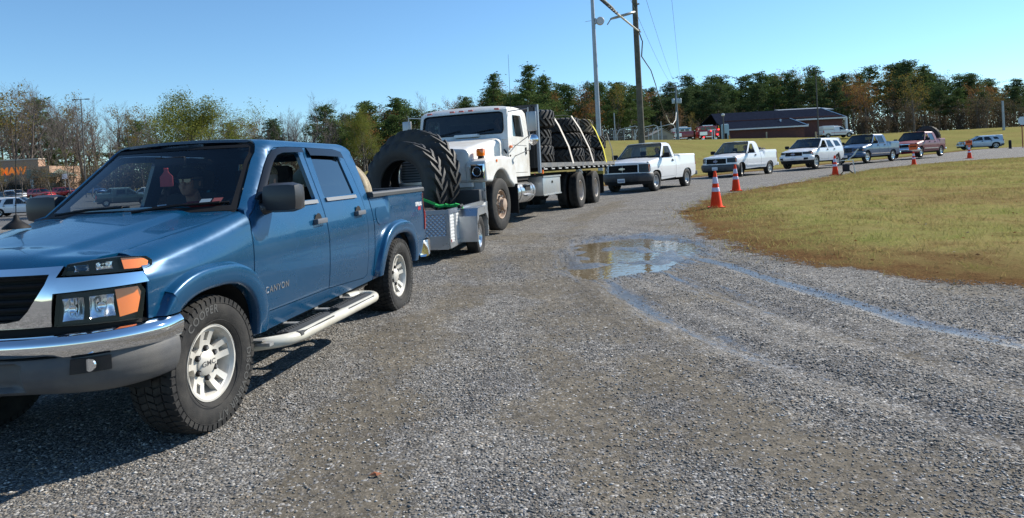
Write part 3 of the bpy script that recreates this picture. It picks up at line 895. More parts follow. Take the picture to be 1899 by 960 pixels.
def make_canyon():
    PB = paint('paint_blue', (.0004,.060,.148), metal=.30, rough=.26, coat=.6, dust=.035, dcol=(.16,.16,.15))
    root = thing('pickup_truck', 'metallic blue crew-cab pickup in front, chrome bumper, white running boards, tyre in its bed', 'pickup truck', (-2.5965, 4.1308, 0), 0, 'vehicles queuing along the gravel road')
    b = Body(cowl=-.49, cabx=-2.62, flare=0., arch=.475, aexp=2.7, R=.388, TW=.265, rim=.213, hw=.845,
             nose=[(.50,.83),(.62,.775),(.72,.685),(.79,.565),(.835,.42),(.865,.22),(.875,0)], xs_r=-4.12,
             tail=[(-4.18,.80),(-4.21,.6),(-4.22,0)],
             top=[(1.,1.075),(.45,1.088),(-.2,1.185),(-.47,1.232),(-.6,1.242),(-2.4,1.250),(-5,1.250)], belt=1.24, roof=1.735, tumble=.36, rry=.10, rrz=.10)
    # fender roundness shrinks towards the windscreen
    sec0 = b.sec
    def sec(s, v, x):
        if x > b.cowl:
            keep = b.rf; b.rf = float(np.interp(x, [-.5,0,.45], [.085,.15,.19])); r = sec0(s, v, x); b.rf = keep; return r
        ins, z = sec0(s, v, x)
        if v > 1.1 and x > -1.3:
            xa = -.49-(max(0, z-1.24))*1.17 if z > 1.24 else -.49
            d = max(0, xa-x); ins += .055*max(0, 1-d/.11)**2*sst(1.1,1.24,v)
        return ins, z
    b.sec = sec
    sm = [(-.475,.42),(-.468,.62),(-.465,.85),(-.49,1.08),(-.53,1.18),(-.545,1.236)]
    sm = [(-.475,.42),(-.468,.62),(-.465,.85),(-.475,1.08),(-.49,1.236)]
    green = [(-.49,1.24),(-.60,1.335),(-.74,1.455),(-.88,1.575),(-.96,1.635),(-1.02,1.70),(-1.06,1.785),
             (-1.5,1.785),(-2.40,1.785),(-2.47,1.72),(-2.54,1.66),(-2.565,1.55),(-2.56,1.4),(-2.545,1.24),(-2.545,.45)]
    d1 = [(-.475,.545),(-.468,.70),(-.465,.85),(-.478,1.08),(-.535,1.205),(-.66,1.30),(-.82,1.44),(-.97,1.565),(-1.06,1.635),(-1.16,1.672),(-1.35,1.682),(-1.60,1.684),(-1.575,1.24),(-1.58,.9),(-1.585,.535)]
    d2 = [(-1.588,.535),(-1.583,.9),(-1.578,1.24),(-1.603,1.684),(-2.18,1.678),(-2.30,1.655),(-2.36,1.60),(-2.39,1.45),(-2.405,1.24),(-2.40,.80),(-2.395,.52),(-2.33,.50)]
    shr = lambda P_, c, k=.006: [(x+(k if x < c[0] else -k), v+(k if v < c[1] else -k)) for x, v in P_]
    w1 = rounded([(-.66,1.262),(-1.11,1.612),(-1.21,1.628),(-1.515,1.632),(-1.505,1.262)], [.02,.05,.04,.03,.02])
    w2 = rounded([(-1.665,1.268),(-1.71,1.632),(-2.24,1.628),(-2.275,1.275)], [.02,.03,.05,.02])
    doors = [dict(out=d1, gap=shr(d1, (-1.0,1.1)), win=w1, handle=(-1.44,1.092), open=True),
             dict(out=d2, gap=shr(d2, (-2.0,1.1)), win=w2, handle=(-2.235,1.102), glass=glass('glass_privacy', (.03,.04,.05), 2.1))]
    o = dict(paint=PB, grid=.030, kind='pickup', seam=sm, fender_front=.50, fender_low=.755, green=green, doors=doors,
             roof_pts=[-1.06,-1.10,-1.16,-1.3,-1.6,-1.9,-2.2,-2.4], roof_crown=.022, bed_x0=-2.56, cab_rear=-2.55,
             cab_back=[(-2.545,1.0),(-2.545,1.24),(-2.56,1.4),(-2.565,1.55),(-2.54,1.66),(-2.47,1.72),(-2.40,1.785)],
             ws=[(-.49,1.245),(-.60,1.335),(-.74,1.455),(-.88,1.575),(-.96,1.635),(-1.02,1.70)], ws_bulge=.17, floor_rear=-2.5, hero=True,
             rim_style='window', letters=[('COOPER', 1.25, .066), ('DISCOVERER A/T', PI+.80, .062)], wheel_y=.852, mirror=(-.74,.925,1.305),
             mirror_size=(.16,.27,.20), mirror_mat=mat('mirror_black', (.03,.03,.033), .38), rows=(-1.42,-2.2), zseat=.80, steer=-.04, handle_mat=mat('grey_handle', (.13,.14,.16), .4),
             strip=mat('strip_grey', (.16,.17,.18), .45), dome=.018, side_glass=glass('glass_side', (.72,.75,.74), 1.4), ws_glass=glass('glass_screen', (.66,.70,.70), 1.42), rear_glass=M_GL_C, rear_low=.60)
    o['nose'] = [
        ('grille_surround', M_CHROME, [(0,1.062),(.595,1.062),(.578,1.008),(('x',.50),.995),(('x',.50),.938),(.560,.940),(.545,.79),(0,.79)], [], .0, .03),
    ]
    o['nose'] = []
    vehicle(b, o, root)
    F_ = lambda pts: fpoly(b, pts)
    NM = lambda off: (lambda s, z: b.N(s, z, off))
    # chrome surround: left half mirrored, grille hole cut in each half
    gs = MB().use(M_CHROME)
    CB = lambda s, z: b.N(s, z, .004+.030*(1-min(1,abs(z-.925)/.15)**2))
    addvf(gs, F_([(0,1.064),(.60,1.064),(.572,1.012),(.70,1.006),(('x',.52),.998),(('x',.50),.945),(.70,.943),(.562,.940),(.548,.785),(0,.785)]), CB,
          holes=[F_([(0.001,1.035),(.545,1.030),(.53,.985),(.50,.93),(.46,.865),(.42,.825),(.36,.815),(0.001,.812)])], grid=.03, th=.045, out=(1,0,0), both=True)
    gso = gs.build('grille_surround', None, root, smooth=40)
    gr = MB().use(M_BLACK)
    for i in range(6):
        z = .835+i*.036; V = []
        for k in range(25):
            y = -.54+1.08*k/24; s = math.copysign(b.Sy(abs(y)), y)
            for (of, dz) in ((-.045,-.006),(-.012,-.010),(-.006,.0),(-.012,.008),(-.045,.006)): V.append(b.N(s, z+dz, of))
        gr.add(V, [(k*5+j, k*5+(j+1)%5, (k+1)*5+(j+1)%5, (k+1)*5+j) for k in range(24) for j in range(5)])
    gr.build('grille', None, root)
    MRED = mat('badge_red', (.45,.01,.015), .3, coat=1)
    text_on('badge', 'GMC', lambda u, v: b.N(math.copysign(b.Sy(abs(u)), u), .925+v, .006), .17, MRED, root, bold=.02, th=.01, out=(1,0,0), sx=1.3)
    # headlights, two per side, each with amber section
    for sg in (1,-1):
        hl = MB()
        up = F_([(.612,1.068),(.70,1.078),(('x',.60),1.082),(('x',.47),1.068),(('x',.435),1.045),(('x',.44),1.018),(('x',.50),1.005),(.70,1.012),(.586,1.016)])
        lo = F_([(.566,.932),(.70,.934),(('x',.52),.936),(('x',.505),.90),(('x',.535),.765),(.70,.775),(.556,.782)])
        hl.use(M_HOUSING)
        for P_ in (up, lo): addvf(hl, P_, lambda s, z: (lambda p: (p[0], sg*p[1], p[2]))(b.N(s, z, -.045)), grid=.05, th=.004, out=(1,0,0))
        # bezel walls
        for P_ in (up, lo):
            Q = resample(P_, .03); V = []
            for s, z in Q:
                for of in (-.045, .002):
                    p = b.N(s, z, of); V.append((p[0], sg*p[1], p[2]))
            n = len(Q); hl.add(V, [(2*i,2*i+1,2*((i+1)%n)+1,2*((i+1)%n)) for i in range(n)])
        hl.use(M_REFL)
        for a_ in ((.585,.665,.800,.905),(.685,.762,.800,.905),(.635,.69,1.028,1.058),(.715,.765,1.028,1.062)): reflector_patch(hl, b, sg, *a_)
        for (y, z, r) in ((.625,.855,.020),(.724,.855,.020)): bulb_reflector(hl, b, sg*y, z, r, .01)
        hl.use(M_AMBER)
        am1 = F_([(('x',.60),1.074),(('x',.50),1.066),(('x',.452),1.045),(('x',.46),1.022),(('x',.52),1.014),(('x',.59),1.018)])
        am2 = F_([(('x',.635),.925),(('x',.535),.925),(('x',.52),.895),(('x',.55),.80),(('x',.625),.79)])
        for P_ in (am1, am2): addvf(hl, P_, lambda s, z: (lambda p: (p[0], sg*p[1], p[2]))(b.N(s, z, -.008)), grid=.03, th=.004, out=(1,0,0))
        ho = hl.build('headlight', None, root, smooth=40)
        ln = MB().use(M_LENS)
        for P_ in (up, lo): addvf(ln, P_, lambda s, z: (lambda p: (p[0], sg*p[1], p[2]))(b.N(s, z, .004)), grid=.03, th=0, out=(1,0,0))
        ln.build('lens', None, ho, smooth=60)
        # body colour strips below the lower lamp and beside
        # bumper pieces
    bp = MB().use(M_CHROME)
    def bmap(s, t):            # t along the bumper section
        prof = [(.742,-.03),(.752,.00),(.752,.04),(.742,.068),(.72,.085),(.69,.088),(.655,.075),(.635,.055),(.625,.03)]
        k = t*(len(prof)-1); i = min(int(k), len(prof)-2); f = k-i
        z = prof[i][0]*(1-f)+prof[i+1][0]*f; of = prof[i][1]*(1-f)+prof[i+1][1]*f
        low = sst(.66,.58, 0)
        y = b.plan(abs(s))[1]
        notch = .045*sst(.50,.56,y)*(1-0) if False else 0
        if t > .6: z -= (t-.6)/.4*.025*(1-sst(.545,.60, y))*0
        if t > .6: z += (t-.6)/.4*.03*(1-sst(.56,.60,y)) 
        return b.N(s, z, of*(1-.35*sst(b.sf-.15, b.sf+.1, abs(s))), 0)
    sE = b.S(.345)
    V = []; F = []; ns = 70; nt = 20
    for i in range(ns+1):
        s = -sE+2*sE*i/ns
        for k in range(nt+1): V.append(bmap(s, k/nt))
    for i in range(ns):
        for k in range(nt):
            a = i*(nt+1)+k; F += [(a, a+1, a+nt+2), (a, a+nt+2, a+nt+1)]
    V, F = shell(V, F, .012, (1,0,0)); bp.add(V, F)
    bp.build('front_bumper', None, root, smooth=50)
    va = MB().use(M_GREYPL)
    def vmap(s, t):
        y = b.plan(abs(s))[1]
        prof = [(.648,.02),(.645,.055),(.60,.066),(.55,.062),(.50,.045),(.455,.01),(.44,-.04)]
        k = t*(len(prof)-1); i = min(int(k), len(prof)-2); f = k-i
        z = prof[i][0]*(1-f)+prof[i+1][0]*f; of = prof[i][1]*(1-f)+prof[i+1][1]*f
        if t > .5: z += .03*(1-sst(.4,.8,y))*(t-.5)*2
        # recess for the fog lamp and the centre intake
        rec = .03*sst(.60,.63,z)*0
        r2 = .05*(sst(.49,.52,z)*(1-sst(.62,.635,z)))*(1-sst(.40,.44,y))
        return b.N(s, z, (of-r2)*(1-.3*sst(b.sf-.15, b.sf+.1, abs(s))), 0)
    sV = b.S(.36); V = []; F = []
    for i in range(ns+1):
        s = -sV+2*sV*i/ns
        for k in range(nt+1): V.append(vmap(s, k/nt))
    for i in range(ns):
        for k in range(nt):
            a = i*(nt+1)+k; F += [(a, a+1, a+nt+2), (a, a+nt+2, a+nt+1)]
    V, F = shell(V, F, .015, (1,0,0)); va.add(V, F)
    vo = va.build('bumper_valance', None, root, smooth=40)
    for sg in (1,-1):
        fo = MB().use(M_HOUSING); fp = F_([(.625,.635),(.735,.632),(.735,.565),(.62,.565)])
        sc = lambda of: (lambda s, z: (lambda p: (p[0], sg*p[1], p[2]))(b.N(s, z, of, 0)))
        addvf(fo, fp, sc(.075), grid=.03, th=.02, out=(1,0,0)); fo.use(M_REFL); bulb_reflector(fo, b, sg*.68, .60, .030, .02)
        V0 = [Vector(v) for v in fo.v]
        fg = fo.build('fog_lamp', None, root)
        ln = MB().use(M_LENS); addvf(ln, fp, sc(.080), grid=.03, th=0, out=(1,0,0)); ln.build('lens', None, fg)
        c = b.N(b.Sy(.68), .60, .080, 0)
        rf = MB().use(M_REFL); nrm = b.plan(b.Sy(.71))[2]
        rf.cyl((c[0]-.006, sg*(c[1]), c[2]), (c[0]+.004, sg*(c[1]), c[2]), .030, 16); rf.build('reflector', None, fg)
    # black gap strip between surround and bumper, body strip at the outer end
    gp = MB().use(M_BLACK); addvf(gp, F_([(0,.785),(.55,.785),(('x',.52),.768),(('x',.47),.74),(0,.745)]), NM(-.02), grid=.05, out=(1,0,0), both=True); gp.build('lower_trim', None, root)
    # window visors over the front and rear side windows
    MV = mat('visor_smoke', (.010,.011,.013), .12, spec=.4)
    def visor(path, wd, name):
        for sg in (1,-1):
            V = []; n = len(path)
            for i, (x, v) in enumerate(path):
                x2, v2 = path[min(i+1,n-1)]; x1, v1 = path[max(i-1,0)]
                d = Vector((x2-x1, v2-v1)).normalized(); nn = Vector((d.y, -d.x))
                if nn.y > 0: nn = -nn
                for (k, of) in ((0,.002),(.0,.012),(.6,.026),(1.,.030),(1.,.024),(.5,.018)):
                    p = b.P(b.S(x+nn.x*wd*k), v+nn.y*wd*k, of); V.append((p[0], sg*p[1], p[2]))
            Fq = [(i*6+k, i*6+(k+1)%6, (i+1)*6+(k+1)%6, (i+1)*6+k) for i in range(n-1) for k in range(6)] + [tuple(range(6)), tuple((n-1)*6+5-k for k in range(6))]
            mb = MB().use(MV); mb.add(V, Fq); mb.build(name, None, root, smooth=45)
    visor([(-.655,1.31),(-.80,1.43),(-.93,1.538),(-1.02,1.603),(-1.11,1.65),(-1.22,1.672),(-1.4,1.678),(-1.56,1.678)], .040, 'window_visor')
    visor([(-1.655,1.678),(-1.9,1.678),(-2.2,1.672),(-2.30,1.655)], .062, 'window_visor')
    # wheel-arch flares: a band swept round each arch
    prof = [(1.16,.0),(1.13,.004),(1.075,.030),(1.03,.046),(.90,.052),(.55,.054),(.22,.050),(.05,.044),(.0,.030),(.0,-.02)]
    for xc, zf, zr in ((0.,.755,.44),(-b.wb,.47,.47)):
        for sg in (1,-1):
            fm = MB().use(PB); aa = b.archpts(xc, zr, n=40, zf=zf); m = len(prof)
            ext = [(aa[0][0], zr+(aa[1][1]-zr)*k/4) for k in range(4)]+aa[1:-1]+[(aa[-1][0], aa[-2][1]+(zf-aa[-2][1])*k/4) for k in range(1,5)]
            V = []; n_ = len(ext)
            for i, (x, z) in enumerate(ext):
                x2, z2 = ext[min(i+1,n_-1)]; x1, z1 = ext[max(i-1,0)]; d = Vector((x2-x1, z2-z1)).normalized(); nn = Vector((-d.y, d.x))
                if nn.dot(Vector((x-xc, z-.40))) < 0: nn = -nn
                for u, of in prof:
                    w_ = .118*u; X_, Z_ = x+nn.x*w_, z+nn.y*w_
                    p = b.P(b.S(X_) if X_ <= b.xs_f else float(np.interp(-X_, [-q_[1] for q_ in b.fr], [q_[0] for q_ in b.fr])), Z_, of); V.append((p[0], sg*p[1], p[2]))
            fm.add(V, [(i*m+k, i*m+k+1, (i+1)*m+k+1, (i+1)*m+k) for i in range(n_-1) for k in range(m-1)]+[tuple(range(m)), tuple((n_-1)*m+m-1-k for k in range(m))])
            fm.build('wheel_flare', None, root, smooth=55)
    # bed rail cap
    rc = MB().use(mat('rail_cap', (.05,.052,.055), .5))
    for sg in (1,-1):
        V = []; xs = np.linspace(-2.565, -4.15, 8)
        for x in xs:
            for (y, z) in ((.775,1.23),(.775,1.268),(.80,1.275),(.845,1.270),(.856,1.255),(.856,1.225),(.846,1.222)): V.append((x, sg*(y-.012), z))
        Fq = [(i*7+k, i*7+(k+1)%7, (i+1)*7+(k+1)%7, (i+1)*7+k) for i in range(7) for k in range(7)] + [tuple(range(7)), tuple(49+6-k for k in range(7))]
        rc.add(V, Fq)
    rc.box((-4.19,0,1.262), (.05,1.55,.03), bev=.01)
    rc.build('bed_rail_cap', None, root)
    text_on('badge', 'GMC', lambda u, v: (-u, -.030-.06*.9+.018-.004+.0225+.0, v), .042, mat('badge_dark', (.08,.08,.08), .4), [o_ for o_ in root.children if o_.name.startswith('wheel')][0], bold=.01, th=.002, out=(0,1,0), sx=1.3)
    # fuel door
    fd = MB().use(PB); c = b.P(b.S(-2.72), 1.03, .004)
    V, F = tri2d([(.085*math.cos(t), .085*math.sin(t)) for t in np.linspace(0,2*PI,24,endpoint=False)], (), .05)
    V = [b.P(b.S(-2.70+x), 1.04+z, .005) for x, z in V]; V, F = shell(V, F, .004, (0,1,0)); fd.add(V, F); fd.build('fuel_door', None, root)
    # tail lamps and rear bumper
    for sg in (1,-1):
        tl = MB().use(M_RED); addvf(tl, [(b.srs-.035,.78),(b.srs+.10,.78),(b.srs+.10,1.20),(b.srs-.03,1.20)], lambda s, v: (lambda p: (p[0], sg*p[1], p[2]))(b.P(s, v, .012)), grid=.06, th=.02, out=(-.3,sg*1.,0)); tl.build('tail_lamp', None, root)
    rb = MB().use(M_CHROME); V = []
    pp = resample([(-4.02,.80),(-4.12,.855),(-4.22,.86),(-4.32,.80),(-4.36,.6),(-4.36,-.6),(-4.32,-.80),(-4.22,-.86),(-4.12,-.855),(-4.02,-.80)], .08, False)
    for x, y in pp:
        k = 0 if abs(y) < .8 else 0
        for dz, dx in ((.66,.02),(.655,0),(.56,-.005),(.49,.02),(.47,.07)): V.append((x+dx*(1 if x < -4.1 else 0), y*(1-.0*dx), dz))
    rb.add(V, [(i*5+k, i*5+k+1, (i+1)*5+k+1, (i+1)*5+k) for i in range(len(pp)-1) for k in range(4)]); rb.box((-4.24,0,.655), (.24,1.6,.012))
    rb.use(M_BLACK); rb.box((-4.42,0,.42), (.36,.06,.06)); rb.box((-4.15,0,.45), (.1,1.0,.08)); rb.build('rear_bumper', None, root)
    # running boards
    MW = mat('tube_cream', (.60,.58,.50), .35, coat=.4, dust=.45, dcol=(.33,.29,.22), vscale=5)
    MS = mat('step_pad', (.035,.036,.038), .6, bump=.5, bscale=150)
    for sg in (1,-1):
        rbd = MB().use(MW)
        y0 = 1.005; z0 = .372
        pts = [(-.44,.66,.36),(-.46,.76,.365),(-.50,.88,z0),(-.60,.975,z0),(-.74,y0,z0),(-.95,y0,z0),(-1.25,y0,z0),(-1.6,y0,z0),(-1.98,y0,z0),(-2.10,.985,z0),(-2.165,.93,z0),(-2.18,.86,z0),(-2.14,.80,z0+.005),(-2.0,.775,z0+.01)]
        q = []
        for i in range(len(pts)-1):
            for k in range(4):
                t = k/4; p0 = Vector(pts[max(0,i-1)]); p1 = Vector(pts[i]); p2 = Vector(pts[i+1]); p3 = Vector(pts[min(len(pts)-1,i+2)])
                q.append(.5*((2*p1)+(p2-p0)*t+(2*p0-5*p1+4*p2-p3)*t*t+(3*p1-p0-3*p2+p3)*t**3))
        q.append(Vector(pts[-1])); rbd.tube([(p.x, sg*p.y, p.z) for p in q], .040, 14)
        ro = rbd.build('running_board', None, root, smooth=60)
        for (xa, xb2) in ((-.62,-1.24),(-1.40,-2.03)):
            sp = MB().use(MS); xm = (xa+xb2)/2; L = abs(xa-xb2)
            V = []
            for (x, ins) in ((xa,.05),(xa-.05,.0),(xb2+.05,0),(xb2,.05)):
                for (y, z) in ((.88,z0+.012),(.885,z0+.040),(.98-ins*.3,z0+.047),(1.035-ins,z0+.030),(1.04-ins,z0+.008)): V.append((x, sg*y, z))
            Fq = [(i*5+k, i*5+(k+1)%5, (i+1)*5+(k+1)%5, (i+1)*5+k) for i in range(3) for k in range(5)] + [tuple(range(5)), tuple(15+4-k for k in range(5))]
            sp.add(V, Fq)
            nn = int(L/.035)
            for i in range(nn):
                for j in range(2): sp.box((xa-.03-i*.035, sg*(.91+j*.03), z0+.046), (.022,.016,.006))
            sp.build('step_pad', None, ro)
        for x in (-.44,-.93,-1.42,-1.88):
            bk = MB().use(mat('bracket_grey', (.30,.31,.31), .5, .3, dust=.5, dcol=(.16,.11,.07), vscale=20)); bk.box((x, sg*.83, z0+.035), (.055,.14,.008)); bk.box((x, sg*.775, z0+.075), (.055,.008,.09)); bk.box((x,sg*.90,z0+.01),(.05,.1,.02)); bk.build('bracket', None, ro)
    # door badge, bed decal
    M_BADGE = mat('badge_silver', (.42,.43,.45), .3, .8)
    text_on('badge', 'CANYON', lambda u, v: b.P(b.S(-.755-u), .695+v, .003), .064, M_BADGE, root, bold=.004, th=.006, out=(0,1,0), spacing=1.15, sx=1.05)
    text_on('decal', 'OFFROAD', lambda u, v: b.P(b.S(-3.93-u), 1.085+v, .002), .062, mat('decal_white', (.8,.8,.8), .4), root, bold=.02, th=.002, out=(0,1,0), sx=.8)
    text_on('decal', '4X4', lambda u, v: b.P(b.S(-3.94-u), 1.035+v, .002), .055, mat('decal_red', (.6,.02,.02), .4), root, bold=.03, th=.002, out=(0,1,0), shear=.3)
    # far-side antenna with rubber base on the wing
    an = MB().use(M_BLACK); an.lathe([(0,.09),(.012,.085),(.02,.055),(.045,.035),(.075,.012),(.078,0)], 18, 'z', (-.10,-.54,1.205)); an.tube([(-.10,-.54,1.28),(-.13,-.53,1.9)], [.003,.0015], 5); an.build('antenna', None, root, smooth=50)
    # papers: inspection stickers, hanging tag
    def wsurf(y, z, off):
        e = [(-.49,1.245),(-.60,1.335),(-.74,1.455),(-.88,1.575),(-.96,1.635)]
        x = float(np.interp(z, [q[1] for q in e], [q[0] for q in e])); yy = b.P(b.S(x), z)[1]
        return (x+.155*(1-(y/yy)**2)-.02+off, y, z)
    stk = MB().use(mat('sticker_white', (.62,.7,.8), .5))
    stk.quad(wsurf(.455,1.29,-.01), wsurf(.52,1.29,-.01), wsurf(.52,1.325,-.01), wsurf(.455,1.325,-.01))
    stk.use(mat('sticker_red', (.6,.15,.13), .5)); stk.quad(wsurf(.53,1.29,-.01), wsurf(.585,1.29,-.01), wsurf(.585,1.328,-.01), wsurf(.53,1.328,-.01))
    stk.build('sticker', None, root, smooth=0)
    tg = MB().use(mat('tag_red', (.55,.07,.09), .6))
    c = wsurf(.055,1.475,-.10)
    tg.prism([(-.05,-.055),(.05,-.055),(.05,.015),(.028,.035),(.016,.05),(.016,.075),(-.016,.075),(-.016,.05),(-.028,.035),(-.05,.015)], -.002, .002, 'x', c); tg.build('hanging_tag', None, root)
    # inside mirror
    im = MB().use(M_BLACK); c = wsurf(0,1.60,-.08); im.box(c, (.03,.24,.06), bev=.012); im.build('inside_mirror', None, root)
    root.rotation_euler = (0,0,0)
    root['yaw'] = .1779
    return root, b
# ---------------------------------------------------------------- generic pickups and SUVs
def gen_nose(b, root, c):
    G = c.get('grid', .09); pm = c['paint']
    g0, g1, gy = c['grille']          # z low, z high, half width
    h0, h1 = c.get('hl', (g0+.03, g1)); hx = c.get('hl_x', .50); hi = c.get('hl_in', gy+.03)
    z0, z1 = c['bumper']; bm = c.get('bumper_mat', pm)
    ztop = b.ztop(.6)
    fa = MB().use(c.get('fascia_mat', pm)); xo = .50
    gh = [(.001,g0),(gy,g0),(gy*1.0,g1),(.001,g1)] if not c.get('grille_poly') else c['grille_poly']
    hl = c.get('hl_poly') or [(hi,h0+.01),(('x',.62),h0),(('x',hx),h0+.03),(('x',hx-.03),h1-.03),(('x',.60),h1),(hi,h1)]
    addvf(fa, fpoly(b, [(0,z1-.02),(('x',xo),z1-.02),(('x',xo),ztop-.06),(b.hw*.8,ztop-.03),(0,ztop-.02)]), lambda s, z: b.N(s, z, .0), holes=[fpoly(b, gh), fpoly(b, hl)], grid=G, th=.03, out=(1,0,0), both=True)
    fa.build('fascia', None, root)
    gm = MB().use(c.get('grille_mat', M_BLACK))
    nbar = c.get('bars', 4)
    for i in range(nbar):
        z = g0+(g1-g0)*(i+.5)/nbar; V = []
        for k in range(13):
            y = gy*.98*(-1+2*k/12); s = math.copysign(b.Sy(abs(y)), y)
            for of, dz in ((-.03,-.012),(.002,-.010),(.002,.010),(-.03,.012)): V.append(b.N(s, z+dz, of))
        gm.add(V, [(k*4+j, k*4+(j+1)%4, (k+1)*4+(j+1)%4, (k+1)*4+j) for k in range(12) for j in range(4)])
    for k in range(c.get('vbars', 0)):
        y = gy*(-1+2*(k+1)/(c['vbars']+1)); s = math.copysign(b.Sy(abs(y)), y); p = b.N(s, g0, -.01); q = b.N(s, g1, -.01); gm.tube([p,q], .014, 5)
    go = gm.build('grille', None, root)
    if c.get('grille_frame'):
        fr = MB().use(c['grille_frame'])
        out = [(.0,g0-.05),(gy+.04,g0-.05),(gy+.05,g1+.03),(0,g1+.03)]
        addvf(fr, fpoly(b, out), lambda s, z: b.N(s, z, .008), holes=[fpoly(b, [(.0005,g0),(gy,g0),(gy,g1),(.0005,g1)])], grid=G, th=.02, out=(1,0,0), both=True)
        fr.build('grille_surround', None, root)
    em = c.get('emblem')
    if em:
        x, y, z = b.N(0, (g0+g1)/2+c.get('emblem_dz',0), .012, )
        if em == 'tie':
            e = MB().use(mat('emblem_gold', (.75,.72,.62), .3, .6)); w, h = .13, .045
            e.prism([(-w,-h*.6),(-w*.38,-h*.6),(-w*.38,-h),(w*.38,-h),(w*.45,-h*.6),(w,-h*.6),(w*.9,h*.6),(w*.38,h*.6),(w*.38,h),(-w*.38,h),(-w*.42,h*.6),(-w*.9,h*.6)], 0, .02, 'x', (x,0,z)); e.build('emblem', None, root)
        if em == 'oval':
            e = MB().use(mat('emblem_blue', (.02,.06,.25), .3, coat=1)); e.prism([(.115*math.cos(t), .05*math.sin(t)) for t in np.linspace(0,2*PI,20,endpoint=False)], 0, .02, 'x', (x,0,z)); eo = e.build('emblem', None, root)
            r = MB().use(M_ALU2); r.tube([(x+.021,.118*math.cos(t),z+.052*math.sin(t)) for t in np.linspace(0,2*PI,20,endpoint=False)], .006, 5, closed=True)
            r.tube([(x+.022,-.08,z),(x+.022,-.03,z+.015),(x+.022,.0,z-.012),(x+.022,.04,z+.012),(x+.022,.08,z)], .006, 5); r.build('emblem_script', None, eo)
        if em == 'star':
            e = MB().use(M_ALU2); e.tube([(x+.02,.08*math.cos(t),z+.08*math.sin(t)) for t in np.linspace(0,2*PI,20,endpoint=False)], .008, 5, closed=True)
            for t in (PI/2, PI/2+2.094, PI/2-2.094): e.tube([(x+.02,0,z),(x+.02,.08*math.cos(t),z+.08*math.sin(t))], [.012,.004], 5)
            e.build('emblem', None, root)
        if em == 'letters':
            text_on('badge', 'GMC', lambda u, v: b.N(math.copysign(b.Sy(abs(u)), u), (g0+g1)/2+v, .012), .15, mat('badge_red', (.45,.01,.015), .3, coat=1), root, bold=.02, th=.01, out=(1,0,0), sx=1.3)
    for sg in (1,-1):
        mr = lambda f: (lambda s, z: (lambda p: (p[0], sg*p[1], p[2]))(f(s, z)))
        h = MB().use(M_HOUSING); hp = fpoly(b, hl)
        addvf(h, hp, mr(lambda s, z: b.N(s, z, -.03)), grid=G, th=.004, out=(1,0,0))
        h.use(M_REFL); ys = (hi+.09, hi+.20) if gy < .5 else (hi+.08,)
        for y in ys: bulb_reflector(h, b, sg*min(y, b.hw*.9), (h0+h1)/2, min(.055, (h1-h0)*.36))
        if c.get('amber', True):
            h.use(M_AMBER); addvf(h, fpoly(b, [(('x',.60),h0+.03),(('x',hx+.02),h0+.05),(('x',hx-.01),h1-.05),(('x',.60),h1-.03)]), mr(lambda s, z: b.N(s, z, -.008)), grid=G, th=.004, out=(1,0,0))
        ho = h.build('headlight', None, root)
        ln = MB().use(M_LENS); addvf(ln, hp, mr(lambda s, z: b.N(s, z, .004)), grid=G, th=0, out=(1,0,0)); ln.build('lens', None, ho)
    bp = MB().use(bm); prof = c.get('bprof', [(1.,.0),(1.,.05),(.9,.075),(.5,.08),(.2,.06),(0,.02),(0,-.05)])
    sE = b.S(.42); V = []; ns = 36; m = len(prof)
    for i in range(ns+1):
        s = -sE+2*sE*i/ns
        for t, of in prof: V.append(b.N(s, z0+(z1-z0)*t, of*(1-.4*sst(b.sf-.15, b.sf+.08, abs(s))), 0))
    F = [t for i in range(ns) for k in range(m-1) for t in ((i*m+k, i*m+k+1, (i+1)*m+k+1), (i*m+k, (i+1)*m+k+1, (i+1)*m+k))]
    V, F = shell(V, F, .015, (1,0,0)); bp.add(V, F); bo = bp.build('front_bumper', None, root, smooth=50)
    for nm, mm, pts in c.get('bumper_bits', []):
        q = MB().use(mm); addvf(q, fpoly(b, pts), lambda s, z: b.N(s, z, .088, 0), grid=G, th=.02, out=(1,0,0), both=True); q.build(nm, None, bo)
    if c.get('valance'):
        v0, mm = c['valance']; q = MB().use(mm)
        addvf(q, fpoly(b, [(0,v0),(('x',.55),v0+.05),(('x',.45),z0+.01),(0,z0+.01)]), lambda s, z: b.N(s, z, .02-.3*(z0-z), 0), grid=G, th=.02, out=(1,0,0), both=True); q.build('valance', None, root)
    pz = c.get('plate_z')
    if pz:
        x, y, z = b.N(0, pz, .105, 0)
        pl = MB().use(M_WHITEP); pl.box((x,0,z), (.012,.31,.155), bev=.004); pl.use(M_PLTXT)
        for k in range(6): pl.box((x+.008, -.105+k*.042, z-.01), (.003,.024,.055))
        pl.build('licence_plate', None, root)

